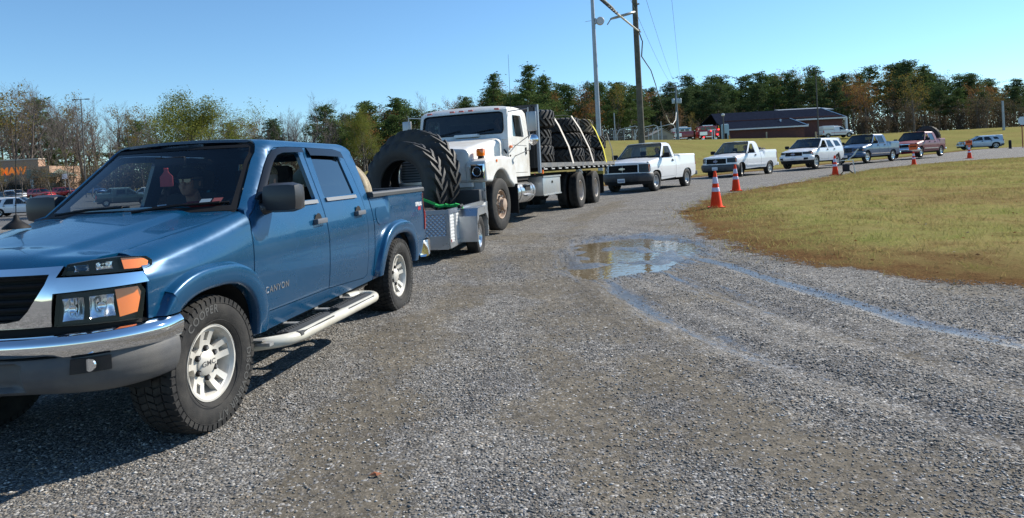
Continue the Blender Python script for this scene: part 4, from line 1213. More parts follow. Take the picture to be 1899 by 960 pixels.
def make_car(c):
    root = thing(c['name'], c['label'], c['cat'], group=c.get('group'))
    kind = c['kind']; hw = c['hw']; wb = c['wb']; R = c['R']
    fo = c.get('fo', .90); cowl = c['cowl']; belt = c['belt']; roof = c['roof']; zh = c['hoodz']; sill = c.get('sill', .42)
    xwt = c['xwt']; xe = c['xe']; zr = c.get('rail', belt)
    nose = [(.55,hw-.02),(.68,hw-.08),(.78,hw-.19),(fo-.07,hw-.34),(fo-.03,.45),(fo,.22),(fo+.005,0)]
    cb = c.get('belt_r', belt)
    b = Body(hw=hw, wb=wb, R=R, TW=c.get('TW',.25), rim=c.get('rim',.215), nose=nose, xs_r=xe, tail=c.get('tail', [(xe-.07,hw-.06),(xe-.11,hw-.28),(xe-.12,0)]),
             sill=sill, belt=belt, roof=roof, zmax=c.get('zmax', .95), top=[(1.,zh),(.45,zh+.02),(cowl,belt-.005),(cowl-.1,belt),(xe, zr if kind=='pickup' else cb)] if kind != 'pickup' else [(1.,zh),(.45,zh+.02),(cowl,belt-.005),(cowl-.05,belt),(c['cab_rear']+.05,belt),(c['cab_rear']-.02,zr),(xe-1,zr)],
             rf=c.get('rf',.16), rz=c.get('rz',.12), tumble=c.get('tumble',.33), rry=.10, rrz=.09, arch=c.get('arch', R+.075), aexp=c.get('aexp',2.3), flare=c.get('flare', 0), fw=.09,
             cowl=cowl, cabx=(c['cab_rear']-.05 if kind == 'pickup' else -9), rear_slant=c.get('rear_slant', 0.), beltin=.05, bedr=.04)
    vt = roof-b.rrz+.15; vr = roof-b.rrz
    b.plus = None
    dx = c['doorx']; d0 = dx[0]; zs = sill+.11
    sm = [(d0,sill),(d0,.85),(d0-.01,1.05),(cowl,belt)]
    if d0 > cowl: sm = [(d0,sill),(d0,.80),(min(d0, cowl+.10),belt-.12),(cowl,belt)]
    ap = lambda t: (cowl+(xwt-cowl)*t, belt+(vr-belt)*t)
    pil = [ap(t) for t in (0,.33,.66,1.)]
    if kind == 'pickup':
        cr = c['cab_rear']; rt = c.get('cab_top', cr+.12)
        green = pil + [(xwt-.05,vr+.07),(xwt-.10,vt)] + [(x, vt) for x in np.linspace(xwt-.3, rt, 5)] + [(rt-.04,vr+.04),(cr+.04,vr-.06),(cr,belt+.1),(cr,sill+.05)]
        cab_back = [(cr,.95),(cr,belt+.1),(cr+.04,vr-.06),(rt-.04,vr+.04),(rt,vt)]
        roofx = [xwt-.10]+list(np.linspace(xwt-.18, rt, 7)); floor_rear = cr
    else:
        xt = xe+.02
        ar2 = b.archpts(-wb, sill)
        dl = c.get('tail_line', [(xt,vt)])
        green = pil + [(xwt-.05,vr+.07),(xwt-.10,vt)] + [(x, vt) for x in np.linspace(xwt-.3, xe, 8)] + [(xe, .6),(xe,sill+.05)] + ar2
        cab_back = None; roofx = [xwt-.10]+list(np.linspace(xwt-.18, xe, 9)); floor_rear = xe
    doors = []
    wtop = vr-.045; wb_ = belt+.03
    for i in range(len(dx)-1):
        xa, xb = dx[i], dx[i+1]
        if i == 0:
            k = .07
            t = lambda v: cowl+(xwt-cowl)*((v-belt)/(vr-belt))
            out = [(xa,zs),(xa,.85),(xa-.01,1.05),(t(belt+.02)-k-.02,belt+.03),(t(belt+.25)-k,belt+.25),(xwt-k-.02,vr+.01),(xwt-.25,vr+.03),(xb,vr+.03),(xb,zs)]
            win = [(min(xa-.10, t(wb_)-.16),wb_),(t(wtop)-.15,wtop),(xb+.09,wtop),(xb+.06,wb_)]
        else:
            last = i == len(dx)-2 
            xr_b = xb; zr_ = zs
            out = [(xa,zs),(xa,vr+.03),(xb+c.get('d2top',.12) ,vr+.03),(xb,belt),(xb,zs)]
            if kind != 'pickup' and xb < -wb+b.arch+.1:
                e = -wb+b.arch+.06
                out = [(xa,zs),(xa,vr+.03),(xb+c.get('d2top',.12),vr+.03),(xb,belt),(xb,1.0),(e-.05,.72),(e,zs)]
            win = [(xa-.06,wb_),(xa-.07,wtop),(xb+c.get('d2top',.12)+.08,wtop),(xb+.07,wb_)]
        cxm = (out[0][0]+out[-1][0])/2
        gap = [(x+(.008 if x < cxm else -.008), v+(.008 if v < 1.0 else -.008)) for x, v in out]
        doors.append(dict(out=out, gap=gap, win=rounded(win, .04), handle=(xb+.14, belt-.13), open=(i == 0 and c.get('open', True)), glass=(M_GL_D if i else M_GL_T)))
    o = dict(c); o.update(grid=c.get('grid', .09), kind=kind, seam=sm, fender_front=c.get('fender_front', .52), fender_low=c['bumper'][1]-.02, green=green, doors=doors, roof_pts=roofx, cab_back=cab_back,
             ws=pil+[(xwt-.05,vr+.07)], ws_bulge=.17, floor_rear=floor_rear, wheel_y=hw-.02, mirror=(cowl-.22, hw+.13, belt+.09), cowl_gap=True, rows=c.get('rows', (cowl-1.0,)), zseat=belt-.45,
             rim_style=c.get('rim_style','spoke'), mirror_mat=c.get('mirror_mat', M_BLACK), ws_glass=c.get('ws_glass', M_GL_T))
    if kind == 'pickup': o.update(bed_x0=cr-.03, cab_rear=cr, rear_low=.62, rear_glass=M_GL_C)
    else:
        o['side_windows'] = [rounded(w, .05) for w in c.get('quarter', [])]
    o['nose'] = []
    vehicle(b, o, root)
    gen_nose(b, root, c)
    if kind != 'pickup':
        # tail face with rear window
        t = MB().use(c['paint']); s0, s1 = b.srs-.01, b.send
        wz0, wz1 = cb+.03, vr-.05; sw = b.srs+ (s1-b.srs)*.36
        addvf(t, [(s0,.50),(s1,.50),(s1,vt),(s0,vt)], lambda s, v: b.P(s, v), holes=[[(sw,wz0),(s1-.001,wz0),(s1-.001,wz1),(sw+.02,wz1)]], grid=.12, out=(-1,0,0), both=True)
        t.build('tailgate', None, root)
        g = MB().use(M_GL_D); addvf(g, [(sw,wz0),(s1,wz0),(s1,wz1),(sw+.02,wz1)], lambda s, v: b.P(s, v, -.01), grid=.2, th=0, out=(-1,0,0), both=True); g.build('rear_window', None, root)
        rp = []
        V = []; F = []; ss = np.linspace(b.srs-.05, s1, 8); n = 12
        for i, s in enumerate(ss):
            p = b.P(float(s), vt)
            for k in range(n+1): tt = -1+2*k/n; V.append((p[0], -tt*p[1], p[2]+.035*(1-tt*tt)*(1-i/len(ss))-.001))
        for i in range(len(ss)-1):
            for k in range(n): a = i*(n+1)+k; F += [(a,a+1,a+n+2),(a,a+n+2,a+n+1)]
        V, F = shell(V, F, .02, (0,0,1)); sp = MB().use(c['paint']); sp.add(V, F); sp.build('spoiler', None, root)
        bb_ = MB().use(M_BLACK); addvf(bb_, [(s0-.25,.36),(s1,.36),(s1,.56),(s0-.25,.50)], lambda s, v: b.P(s, v, .03), grid=.12, out=(-1,0,0), both=True); bb_.build('rear_bumper', None, root)
        if c.get('rails', False):
            rr = MB().use(M_ALU2)
            for sg in (-1,1):
                pts = [b.P(b.S(x), vt) for x in np.linspace(xwt-.25, xe+.2, 8)]
                pts = [(p[0], sg*(p[1]-.03), p[2]+(.05 if 0 < i < 7 else .01)) for i, p in enumerate(pts)]; rr.tube(pts, .016, 6)
            rr.build('roof_rail', None, root)
    tz0, tz1 = c.get('tail_lamp', (.85,1.25))
    for sg in (1,-1):
        tl = MB().use(M_RED); addvf(tl, [(b.srs-.06,tz0),(b.srs+.13,tz0),(b.srs+.13,tz1),(b.srs-.04,tz1)], lambda s, v: (lambda p: (p[0], sg*p[1], p[2]))(b.P(s, v, .012)), grid=.09, th=.02, out=(-.3,sg*1.,0)); tl.build('tail_lamp', None, root)
    if kind == 'pickup':
        rb = MB().use(c.get('rear_bumper_mat', M_ALU2)); rb.box((xe-.17,0,.58), (.16,hw*2-.06,.17), bev=.03); rb.build('rear_bumper', None, root)
    if c.get('side_mould'):
        sm_ = MB().use(c['side_mould'][1]); z = c['side_mould'][0]
        for sg in (1,-1):
            for (xa, xb) in ((-b.arch-.03, -wb+b.arch+.06),):
                V = []
                xs = np.linspace(xa, xb, 10)
                for x in xs:
                    for dz, of in ((-.035,.0),(-.03,.018),(.03,.018),(.035,.0)): p = b.P(b.S(float(x)), z+dz, of); V.append((p[0], sg*p[1], p[2]))
                sm_.add(V, [(i*4+k, i*4+(k+1)%4, (i+1)*4+(k+1)%4, (i+1)*4+k) for i in range(9) for k in range(4)])
        sm_.build('side_moulding', None, root)
    return root, b
W_PAINT = lambda: paint('paint_white', (.78,.79,.80), rough=.35, dust=.04, dcol=(.6,.58,.55))
QG = 'vehicles queuing along the gravel road'
def queue():
    wp = W_PAINT(); drk = mat('bumper_navy_grey', (.035,.04,.05), .5, dust=.2)
    out = {}
    r, b = make_car(dict(name='pickup_truck', label='white work pickup behind the flatbed truck, dark grille, grey bumper, empty bed', cat='pickup truck', group=QG, kind='pickup', paint=wp,
        hw=.99, wb=3.02, R=.385, fo=.95, cowl=-.45, belt=1.28, roof=1.87, hoodz=1.13, xwt=-1.02, cab_rear=-1.83, cab_top=-1.68, xe=-3.92, rail=1.40, doorx=[-.47,-1.70], bumper=(.42,.72), bumper_mat=drk,
        grille=(.76,1.04,.62), grille_mat=M_BLACK, bars=4, emblem='tie', hl=(.74,1.06), hl_in=.66, hl_x=.52, valance=(.27, M_BLACK), plate_z=.46, rim_style='steel', rim_mat=mat('steel_rim', (.52,.53,.54), .4, .5, dust=.3), rear_bumper_mat=drk, arch=.47, aexp=2.8, rf=.10, ws_glass=M_GL_C,
        tail_lamp=(.95,1.33), fascia_mat=wp))
    place(r, 4.74, 26.98, .636, .34); out['silv'] = r
    # bed rail liner
    r, b = make_car(dict(name='pickup_truck', label='white pickup with oval emblem, dark bumper and small tyres in its bed', cat='pickup truck', group=QG, kind='pickup', paint=wp,
        hw=.98, wb=3.2, R=.375, fo=.95, cowl=-.60, belt=1.24, roof=1.86, hoodz=1.08, xwt=-1.20, cab_rear=-2.12, cab_top=-1.95, xe=-4.05, rail=1.38, doorx=[-.60,-1.66], bumper=(.38,.70), bumper_mat=drk,
        grille=(.74,1.0,.56), grille_mat=M_BLACK, bars=3, emblem='oval', hl=(.78,1.02), hl_in=.60, hl_x=.48, valance=(.28, M_BLACK), plate_z=.50, rim_style='spoke', holes=5, rear_bumper_mat=wp, ws_glass=M_GL_C, tail_lamp=(.9,1.25), side_mould=(.62, wp),
        steer=.35))
    place(r, 11.16, 36.21, .795, .45); out['f150'] = r
    r, b = make_car(dict(name='suv', label='white sport utility vehicle with dark lower bumper, between the white pickup and dark blue pickup', cat='suv', group=QG, kind='suv', paint=wp,
        hw=.98, wb=2.86, R=.375, fo=.92, cowl=-.38, belt=1.20, belt_r=1.26, roof=1.77, hoodz=1.02, xwt=-1.12, xe=-3.72, doorx=[-.56,-1.62,-2.55], d2top=.22, bumper=(.50,.74), bumper_mat=wp,
        grille=(.76,.98,.52), grille_mat=M_BLACK, bars=3, emblem='oval', hl=(.84,.99), hl_in=.54, hl_x=.42, valance=(.26, M_BLACK), plate_z=.60, rim_style='spoke', holes=5, rim=.24, quarter=[[(-2.72,1.24),(-2.62,1.62),(-3.25,1.60),(-3.48,1.27)]],
        rear_slant=.55, tail_lamp=(.95,1.15), bumper_bits=[('intake', M_BLACK, [(.60,.53),(.80,.55),(.80,.66),(.62,.66)])], rows=(-1.4,-2.3), rails=False, fender_front=.42))
    place(r, 17.28, 41.33, .847, .62)
    pb = paint('paint_slate_blue', (.012,.065,.16), metal=.2, rough=.4, dust=.05)
    r, b = make_car(dict(name='pickup_truck', label='dark slate blue quad-cab pickup with crosshair grille and bright side trim', cat='pickup truck', group=QG, kind='pickup', paint=pb,
        hw=.99, wb=3.57, R=.395, fo=.98, cowl=-.62, belt=1.27, roof=1.89, hoodz=1.06, xwt=-1.27, cab_rear=-2.80, cab_top=-2.62, xe=-4.50, rail=1.38, doorx=[-.58,-1.58,-2.52], d2top=.05, bumper=(.42,.68), bumper_mat=pb,
        grille=(.72,1.02,.42), grille_mat=mat('grille_blue', (.03,.06,.10), .3), bars=3, vbars=3, grille_frame=pb, hl=(.78,.96), hl_in=.50, hl_x=.46, plate_z=.47, valance=(.3,M_BLACK), rim=.25, rim_mat=M_ALU2, side_mould=(.60, M_CHROME), rows=(-1.6,-2.4), tail_lamp=(.9,1.2), rear_bumper_mat=M_CHROME, arch=.48))
    place(r, 22.93, 46.39, .93, .69)
    pr = paint('paint_maroon', (.17,.004,.012), metal=.0, rough=.5, coat=.35, dust=.0)
    r, b = make_car(dict(name='pickup_truck', label='maroon pickup with chrome bumper hauling a large tyre, last in the queue', cat='pickup truck', group=QG, kind='pickup', paint=pr,
        hw=.99, wb=3.64, R=.39, fo=.95, cowl=-.62, belt=1.25, roof=1.88, hoodz=1.06, xwt=-1.28, cab_rear=-2.95, cab_top=-2.78, xe=-4.40, rail=1.36, doorx=[-.60,-1.62,-2.62], d2top=.05, bumper=(.46,.70), bumper_mat=M_CHROME,
        grille=(.76,.98,.50), grille_frame=M_CHROME, grille_mat=M_BLACK, bars=3, emblem=None, hl=(.78,.97), hl_in=.56, hl_x=.48, valance=(.3,pr), rim=.22, rim_mat=M_ALU2, side_mould=(.66, M_ALU2), rows=(-1.6,-2.4), tail_lamp=(.9,1.25), rear_bumper_mat=M_CHROME, arch=.49))
    place(r, 29.06, 50.77, .902, .80); out['red'] = r
    # running board of the maroon pickup
    ps = paint('paint_silver_blue', (.50,.60,.68), metal=.2, rough=.3, dust=.05)
    r, b = make_car(dict(name='crossover', label='silver blue crossover turning off the road in front of the far grass bank', cat='car', kind='suv', paint=ps, hw=.90, wb=2.70, R=.35, fo=.85, cowl=-.35, belt=.98, belt_r=1.06, roof=1.50, hoodz=.84, sill=.30, zmax=.78,
        xwt=-1.05, xe=-3.42, doorx=[-.50,-1.52,-2.40], d2top=.25, bumper=(.36,.58), grille=(.58,.74,.36), emblem='star', hl=(.64,.78), hl_in=.48, hl_x=.40, valance=(.22,M_BLACK), rim=.235, quarter=[[(-2.58,1.04),(-2.45,1.32),(-2.85,1.30),(-3.05,1.08)]],
        rear_slant=.75, tail_lamp=(.82,1.0), rows=(-1.3,-2.1), open=False, fender_front=.40, tumble=.42, TW=.23))
    place(r, 52.3, 79.5, 1.90); 
    return out
# ---------------------------------------------------------------- tractor tyres
_tyres = {}
M_TRAC = mat('tractor_rubber', (.020,.020,.021), .62, dust=.3, dcol=(.065,.06,.052), vscale=5, bump=.25, bscale=60)
M_TRAC2 = mat('tractor_rubber_muddy', (.022,.021,.02), .7, dust=.9, dcol=(.17,.135,.085), vscale=4, bump=.3, bscale=60)
def lug_tyre_mesh(D, W, rim, nl=22, lugh=.055, angle=.75, m=None, seed=0):
    """tyre standing on its axis: axis along z, centre at the middle"""
    key = (D, W, rim, nl, angle, m.name if m else '')
    if key in _tyres: return _tyres[key]
    mb = MB().use(m or M_TRAC); R = D/2; r = rim/2; Rc = R-lugh; n = 72
    pr = []
    for (rr, o) in [(r,.30),(r+.012,.34),(r+.04,.41),((r+Rc)/2,.5),(Rc-.10,.495),(Rc-.035,.46),(Rc-.008,.40),(Rc,.25),(Rc+.004,0)]:
        pr.append((rr, o*W))
    pr = pr+[(rr, -h) for rr, h in pr[:-1][::-1]]
    inn = [(rr+.0+(.02 if abs(h) < .48*W else .03), h*.86) for rr, h in pr[::-1]]
    inn = [(r+.0, -.28*W)] + [(max(r+.01, rr-.03), h*.88) for rr, h in pr[::-1][1:-1]] + [(r+.0, .28*W)]
    mb.lathe(pr+inn, n, 'z', closed=True)
    rg = random.Random(seed)
    for i in range(nl):
        for sg in (1,-1):
            a0 = 2*PI*(i+(.5 if sg < 0 else 0))/nl
            ns = 6; V = []
            for k in range(ns+1):
                t = k/ns; h = sg*W*(-.03+.535*t); a = a0 + angle*2*PI/nl*1.9*(t**1.15)
                rb = Rc+.003 - (.012 if t > .85 else 0); rt = R-(.010*t)-(.055 if t > .95 else 0) ; wd = (.030+.016*t)/R*1.25*(24/nl)**.5
                if t > .95: rb = Rc-.075
                for (rr, aa) in ((rb-.03,-wd*1.25),(rt,-wd*.8),(rt,wd*.8),(rb-.03,wd*1.25)):
                    V.append((rr*math.cos(a+aa), rr*math.sin(a+aa), h))
            F = [(k*4+j, k*4+(j+1)%4, (k+1)*4+(j+1)%4, (k+1)*4+j) for k in range(ns) for j in range(4)] + [(3,2,1,0), tuple(ns*4+j for j in range(4))]
            mb.add(V, F)
    me = mesh_from('tractor_tyre', mb.v, mb.f, mb.mats, mb.m, 40)
    bm = bmesh.new(); bm.from_mesh(me); bmesh.ops.recalc_face_normals(bm, faces=bm.faces[:]); bm.to_mesh(me); bm.free(); me.set_sharp_from_angle(angle=math.radians(35))
    _tyres[key] = me
    return me
def tractor_tyre(loc, D, W, rim, label, group, rot=(0,0,0), nl=22, m=None, angle=.75, parent_yaw=None):
    o = link('tractor_tyre', lug_tyre_mesh(D, W, rim, nl, angle=angle, m=m)); o.location = loc; o.rotation_euler = rot
    tag(o, label, 'tractor tyre', group); return o
def smooth_tyre(loc, D, W, rim, label, group, rot=(0,0,0), m=None, name='used_tyre'):
    mb = MB().use(m or M_RUB); R = D/2; r = rim/2
    pr = [(r,.30*W),(r+.03,.42*W),((r+R)/2,.5*W),(R-.03,.45*W),(R-.008,.38*W),(R,.30*W),(R,.12*W),(R-.01,.11*W),(R-.01,.09*W),(R,.08*W)]
    pr = pr+[(a,-h) for a, h in pr[::-1]]
    inn = [(max(r+.005,a-.025), -h*.85) for a, h in pr]
    mb.lathe(pr+inn, 48, 'z', closed=True); o = mb.build(name, None, None, smooth=40); o.location = loc; o.rotation_euler = rot
    tag(o, label, 'tyre', group); return o

# ---------------------------------------------------------------- white flatbed truck
BT = dict(x=-1.33, y=14.25, yaw=.35, z=.22)
def frame_pt(B, x, y, z):
    fx, fy = -math.sin(B['yaw']), -math.cos(B['yaw']); lx, ly = -fy, fx
    return Vector((B['x']+fx*x+lx*y, B['y']+fy*x+ly*y, B['z']+z))
def bevel(o, w, seg=2):
    md = o.modifiers.new('bevel', 'BEVEL'); md.width = w; md.segments = seg; md.limit_method = 'ANGLE'; md.angle_limit = math.radians(40); return o
def truck_wheel(root, x, y, side, front=False):
    w = sub('wheel', root, (x, y, .525), (0,0,0 if side > 0 else PI))
    t = MB().use(M_RUB); R = .525
    pr = [(.295,-.04),(.31,-.012),(.36,.002),(.43,.0),(.49,-.012),(.512,-.022),(R,-.04),(R,-.085),(R-.012,-.088),(R-.012,-.098),(R,-.10),(R,-.135),(R-.012,-.138),(R-.012,-.148),(R,-.15),(R,-.24),(.49,-.27),(.36,-.275),(.295,-.24)]
    t.lathe(pr, 56, 'y')
    if not front: t.lathe([(a, h-.33) for a, h in pr], 56, 'y')
    t.build('tyre', None, w, smooth=40)
    RU = mat('rim_rust', (.32,.22,.16), .75, dust=.6, dcol=(.45,.38,.30), vscale=12); WH = mat('rim_white', (.55,.53,.50), .6, dust=.5, dcol=(.3,.2,.13), vscale=6)
    r = MB().use(RU if front else WH)
    if front:
        r.lathe([(.297,-.045),(.285,-.02),(.27,-.03),(.255,-.10),(.22,-.11),(.19,-.06),(.15,-.05),(.145,-.03),(.12,-.02),(.115,.05),(.09,.06),(0,.062)], 40, 'y')
        r.use(M_STEEL)
        for i in range(10):
            a = 2*PI*i/10; r.cyl((.17*math.cos(a),-.055,.17*math.sin(a)), (.17*math.cos(a),-.01,.17*math.sin(a)), .018, 8)
    else:
        r.lathe([(.297,-.045),(.285,-.02),(.272,-.03),(.262,-.14),(.255,-.22)], 40, 'y')
        r.use(RU); r.lathe([(.256,-.20),(.20,-.235),(.15,-.235),(.13,-.15),(.10,-.14),(0,-.13)], 40, 'y')
        r.use(M_STEEL)
        for i in range(10):
            a = 2*PI*i/10; r.cyl((.185*math.cos(a),-.24,.185*math.sin(a)), (.185*math.cos(a),-.20,.185*math.sin(a)), .016, 8)
    r.build('rim', None, w, smooth=40)
    return w
def make_bigtruck():
    W = mat('truck_white', (.74,.745,.73), .42, coat=.35, dust=.6, dcol=(.48,.42,.33), vscale=2.6, detail=10)
    root = thing('flatbed_truck', 'large white flatbed truck with amber marker lights, strapped load of tractor tyres on its deck', 'truck', (BT['x'],BT['y'],BT['z']), 0, QG)
    # hood: lofted
    hd = MB().use(W)
    secs = [(.80,.80,1.60,.12),(.77,.84,1.655,.13),(.60,.86,1.70,.14),(.0,.90,1.80,.14),(-.6,.94,1.89,.13),(-.86,.95,1.925,.12)]
    def sect(hwid, zt, rr):
        pts = [(hwid,1.05),(hwid,zt-rr-.18)]
        for k in range(7):
            t = k/6*PI/2; pts.append((hwid-rr*1.0+rr*math.cos(t), zt-rr-.01+rr*math.sin(t)))
        for k in range(1,5): pts.append(((hwid-rr)*(1-k/4), zt-.01+.035*(1-(1-k/4)**2)))
        return pts + [(-a, z) for a, z in pts[:-1][::-1]]
    V = []; 
    for (x, a, zt, rr) in secs: V += [(x, y, z) for y, z in sect(a, zt, rr)]
    m = len(sect(1,1,.1)); F = [(i*m+k, i*m+k+1, (i+1)*m+k+1, (i+1)*m+k) for i in range(len(secs)-1) for k in range(m-1)] + [tuple(range(m))]
    hd.add(V, F); ho = hd.build('hood', None, root, smooth=45)
    cf = MB().use(W); cf.box((-.93,0,1.50), (.14,2.06,.84), bev=.02); cf.build('cowl_panel', None, root)
    # raised cowl hump and hood latch
    hm = MB().use(W); hm.box((-.72,.18,1.975), (.20,.55,.07), bev=.03); hm.build('hood_scoop', None, ho)
    # fenders
    A = .64
    arch = [(.0+A*math.cos(t), .50+A*1.13*math.sin(t)) for t in np.linspace(0, PI, 18)]
    arch = [(x, z) for x, z in arch if z > .92]
    for sg in (1,-1):
        f = MB().use(W)
        ol = [(.82,1.00),(.86,1.30),(.80,1.41),(.62,1.45),(-.2,1.52),(-.7,1.50),(-.86,1.40),(-.93,1.02),(-.97,.85),(-.86,.82)] + [(x, z) for x, z in arch[::-1]]
        ol = [(.82,1.00),(.86,1.30),(.80,1.41),(.62,1.45),(-.2,1.50),(-.7,1.46),(-.84,1.34),(-.93,1.02),(-.98,.80),(-.86,.80)] + arch[::-1] + [(.70,1.0)]
        P2, Ft = tri2d(ol, (), .10)
        sh = lambda y_: [(x-.03*abs(y_-.80) if x > .7 else x, sg*y_, z) for x, z in P2]
        Va = sh(1.20); Vb = sh(.78); k = len(P2)
        fs = [tuple(t) for t in Ft] + [tuple(i+k for i in t[::-1]) for t in Ft]
        cnt = set()
        for t in Ft:
            for i in range(3): cnt.add((t[i], t[(i+1)%3]))
        for (i,j) in cnt:
            if (j,i) not in cnt: fs.append((j,i,i+k,j+k))
        f.add(Va+Vb, fs); fo = f.build('fender', None, root); bevel(fo, .045, 3)
        # headlight
        h = MB().use(M_CHROME); hx = .865
        h.box((hx-.01, sg*1.04, 1.20), (.04,.29,.29), bev=.015); h.use(M_BLACK); h.box((hx+.006, sg*1.04, 1.20), (.03,.235,.235))
        h.use(M_REFL); h.lathe([(.0,-.03),(.05,-.025),(.088,.0),(.092,.008),(.085,.012)], 24, 'x', (hx+.028, sg*1.04, 1.20))
        h.build('headlight', None, root); 
        l = MB().use(M_LENS); l.lathe([(.086,.0),(.06,.012),(0,.018)], 24, 'x', (hx+.036, sg*1.04, 1.20)); l.build('lens', None, root.children[-1] if False else bpy.data.objects[root.children[-1].name] if False else fo)
        # beacon on the fender
        bc = MB().use(M_BLACK); bc.box((.55,sg*1.0,1.475), (.10,.09,.05)); bc.use(M_AMBER); bc.box((.55,sg*1.0,1.57), (.11,.15,.15), bev=.025); bc.build('turn_lamp', None, root)
        rf = MB().use(M_AMBER); rf.box((.25,sg*1.205,1.40), (.05,.02,.05)); rf.build('side_marker', None, fo)
    # grille
    g = MB().use(M_ALU2)
    for (c, d) in (((.85,0,1.53),(.03,1.26,.07)),((.85,0,1.03),(.03,1.26,.07)),((.85,.60,1.28),(.03,.07,.56)),((.85,-.60,1.28),(.03,.07,.56)),((.85,0,1.28),(.03,.06,.5))): g.box(c, d, bev=.01)
    g.use(mat('grille_mesh', (.22,.26,.30), .5)); g.box((.82,0,1.28), (.02,1.16,.48))
    g.use(M_BLACK)
    for k in range(9): g.box((.838,0,1.07+k*.052), (.012,1.14,.012))
    g.build('grille', None, root)
    bp = MB().use(mat('bumper_dark', (.05,.05,.052), .5)); bp.box((1.02,0,.72), (.12,2.3,.30), bev=.03); bp.use(W); bp.box((.90,0,.96), (.10,1.9,.08)); bp.build('front_bumper', None, root)
    # cab shell from panels
    cab = MB().use(W); xb = -2.22; hwC = 1.06
    prof = [(-.86,1.05),(-.86,1.93),(-.98,2.50),(-1.06,2.56),(-1.4,2.585),(-1.95,2.575),(-2.10,2.55),(-2.16,2.48),(xb,1.9),(xb,1.05)]
    yS = lambda z: hwC-(max(0, z-1.9)*.06) - (.05*sst(2.44,2.60,z))
    dO = [(-1.12,1.13),(-1.10,1.95),(-1.20,2.46),(-1.85,2.47),(-1.92,2.43),(-2.05,1.95),(-2.06,1.13)]
    win = rounded([(-1.17,1.93),(-1.25,2.40),(-1.80,2.41),(-1.90,1.93)], .05)
    addvf(cab, prof, lambda x, z: (x, yS(z), z), holes=[dO], grid=.12, th=.04, both=True)
    # roof and back
    V = []; F = []; xs = [-.98,-1.06,-1.25,-1.6,-1.95,-2.10,-2.16]; zz = [2.50,2.56,2.58,2.59,2.575,2.55,2.48]; n = 14
    for i, (x, z) in enumerate(zip(xs, zz)):
        for k in range(n+1):
            t = -1+2*k/n; V.append((x+.10*(1-t*t)*max(0, 1-i/2), -t*yS(z)*1.0, z+.05*(1-t**4)*(1 if 0 < i < 6 else 0)))
    for i in range(len(xs)-1):
        for k in range(n): a = i*(n+1)+k; F += [(a,a+1,a+n+2),(a,a+n+2,a+n+1)]
    V, F = shell(V, F, .03, (0,0,1)); cab.add(V, F)
    addvf(cab, [(-hwC,1.05),(hwC,1.05),(hwC,1.9),(1.0,2.5),(-1.0,2.5),(-hwC,1.9)], lambda y, z: (xb+max(0,z-1.9)*.1, y, z), holes=[[(-.5,1.98),(.5,1.98),(.5,2.32),(-.5,2.32)]], grid=.2, th=.03, out=(-1,0,0))
    # front frame of the windscreen
    def fmap(y, z): return (-.86-(z-1.93)*.21+.12*(1-(y/1.05)**2), y, z)
    wsc = rounded([(-.93,2.0),(.93,2.0),(.96,2.08),(.93,2.43),(.86,2.46),(-.86,2.46),(-.93,2.43),(-.96,2.08)], .03)
    addvf(cab, [(-1.055,1.86),(1.055,1.86),(1.05,2.0),(1.02,2.51),(-1.02,2.51),(-1.05,2.0)], fmap, holes=[wsc], grid=.10, th=.04, out=(1,0,0))
    cab.build('cab', None, root, smooth=40)
    gl = MB().use(M_GL_D); 
    gl = MB().use(glass('glass_truck', (.16,.20,.22), 1.45)); addvf(gl, wsc, lambda y, z: (fmap(y,z)[0]-.02, y, z), grid=.15, th=0, out=(1,0,0)); gl.build('windscreen', None, root)
    gk = MB().use(M_BLACK); gk.tube([(fmap(y,z)[0]+.003, y, z) for y, z in resample(wsc, .08)], .014, 5, closed=True)
    for y0, y1 in ((.15,.75),(-.6,.0)): gk.tube([fmap(y0-.1,1.97), Vector(fmap(y0,2.01))+Vector((.02,0,0)), Vector(fmap(y1,2.10))+Vector((.02,0,0))], .008, 4)
    gk.build('windscreen_seal', None, root)
    for y in (-.80,-.22,0,.22,.80):
        ml = MB().use(mat('marker_red', (.5,.05,.02), .2, coat=1)); x0 = -.99+.10*(1-(y/1.0)**2)
        ml.box((x0+.012,y,2.525), (.03,.11,.045), bev=.01); ml.build('marker_lamp', None, root)
    # doors
    for sg in (1,-1):
        mp = lambda x, z: (x, sg*yS(z), z)
        P_ = [(x*.994-.009, z) for x, z in dO]
        d = MB().use(W)
        P2, Ft = tri2d([(x+(.008 if x < -1.5 else -.008), z+(.01 if z < 1.5 else -.008)) for x, z in dO], [win], .15)
        V, F = shell([mp(x, z) for x, z in P2], Ft, .045, (0,sg,0)); d.add(V, F); do = d.build('door', None, root)
        if sg < 0:
            w = MB().use(M_GL_C); P2, Ft = tri2d(win, (), .3); w.add([(x, sg*(yS(z)-.02), z) for x, z in P2], Ft); w.build('window', None, do)
        else:
            w = MB().use(glass('glass_wing', (.35,.5,.52), 1.5)); w.quad(*[(x, yS(z)-.02, z) for x, z in ((-1.18,1.94),(-1.26,2.39),(-1.40,2.39),(-1.40,1.94))]); w.build('vent_window', None, do)
            w = MB().use(M_BLACK); w.box((-1.41,yS(2.1)-.02,2.16), (.02,.02,.45)); w.build('window_frame', None, do)
        hh = MB().use(M_BLACK); hh.box((-1.97, sg*1.075, 1.62), (.05,.02,.16), bev=.006); hh.build('handle', None, do)
        ln = MB().use(mat('seam_grey', (.2,.2,.2), .6)); ln.box((-1.58, sg*1.063, 1.74), (.92,.006,.008)); ln.build('moulding', None, do)
        # mirrors
        mm = MB().use(M_STEEL); y1 = sg*1.50
        mm.tube([(-1.05,sg*1.0,2.46),(-1.15,y1-sg*.06,2.50)], .012, 5); mm.tube([(-1.30,sg*1.05,1.72),(-1.16,y1-sg*.06,1.92)], .012, 5)
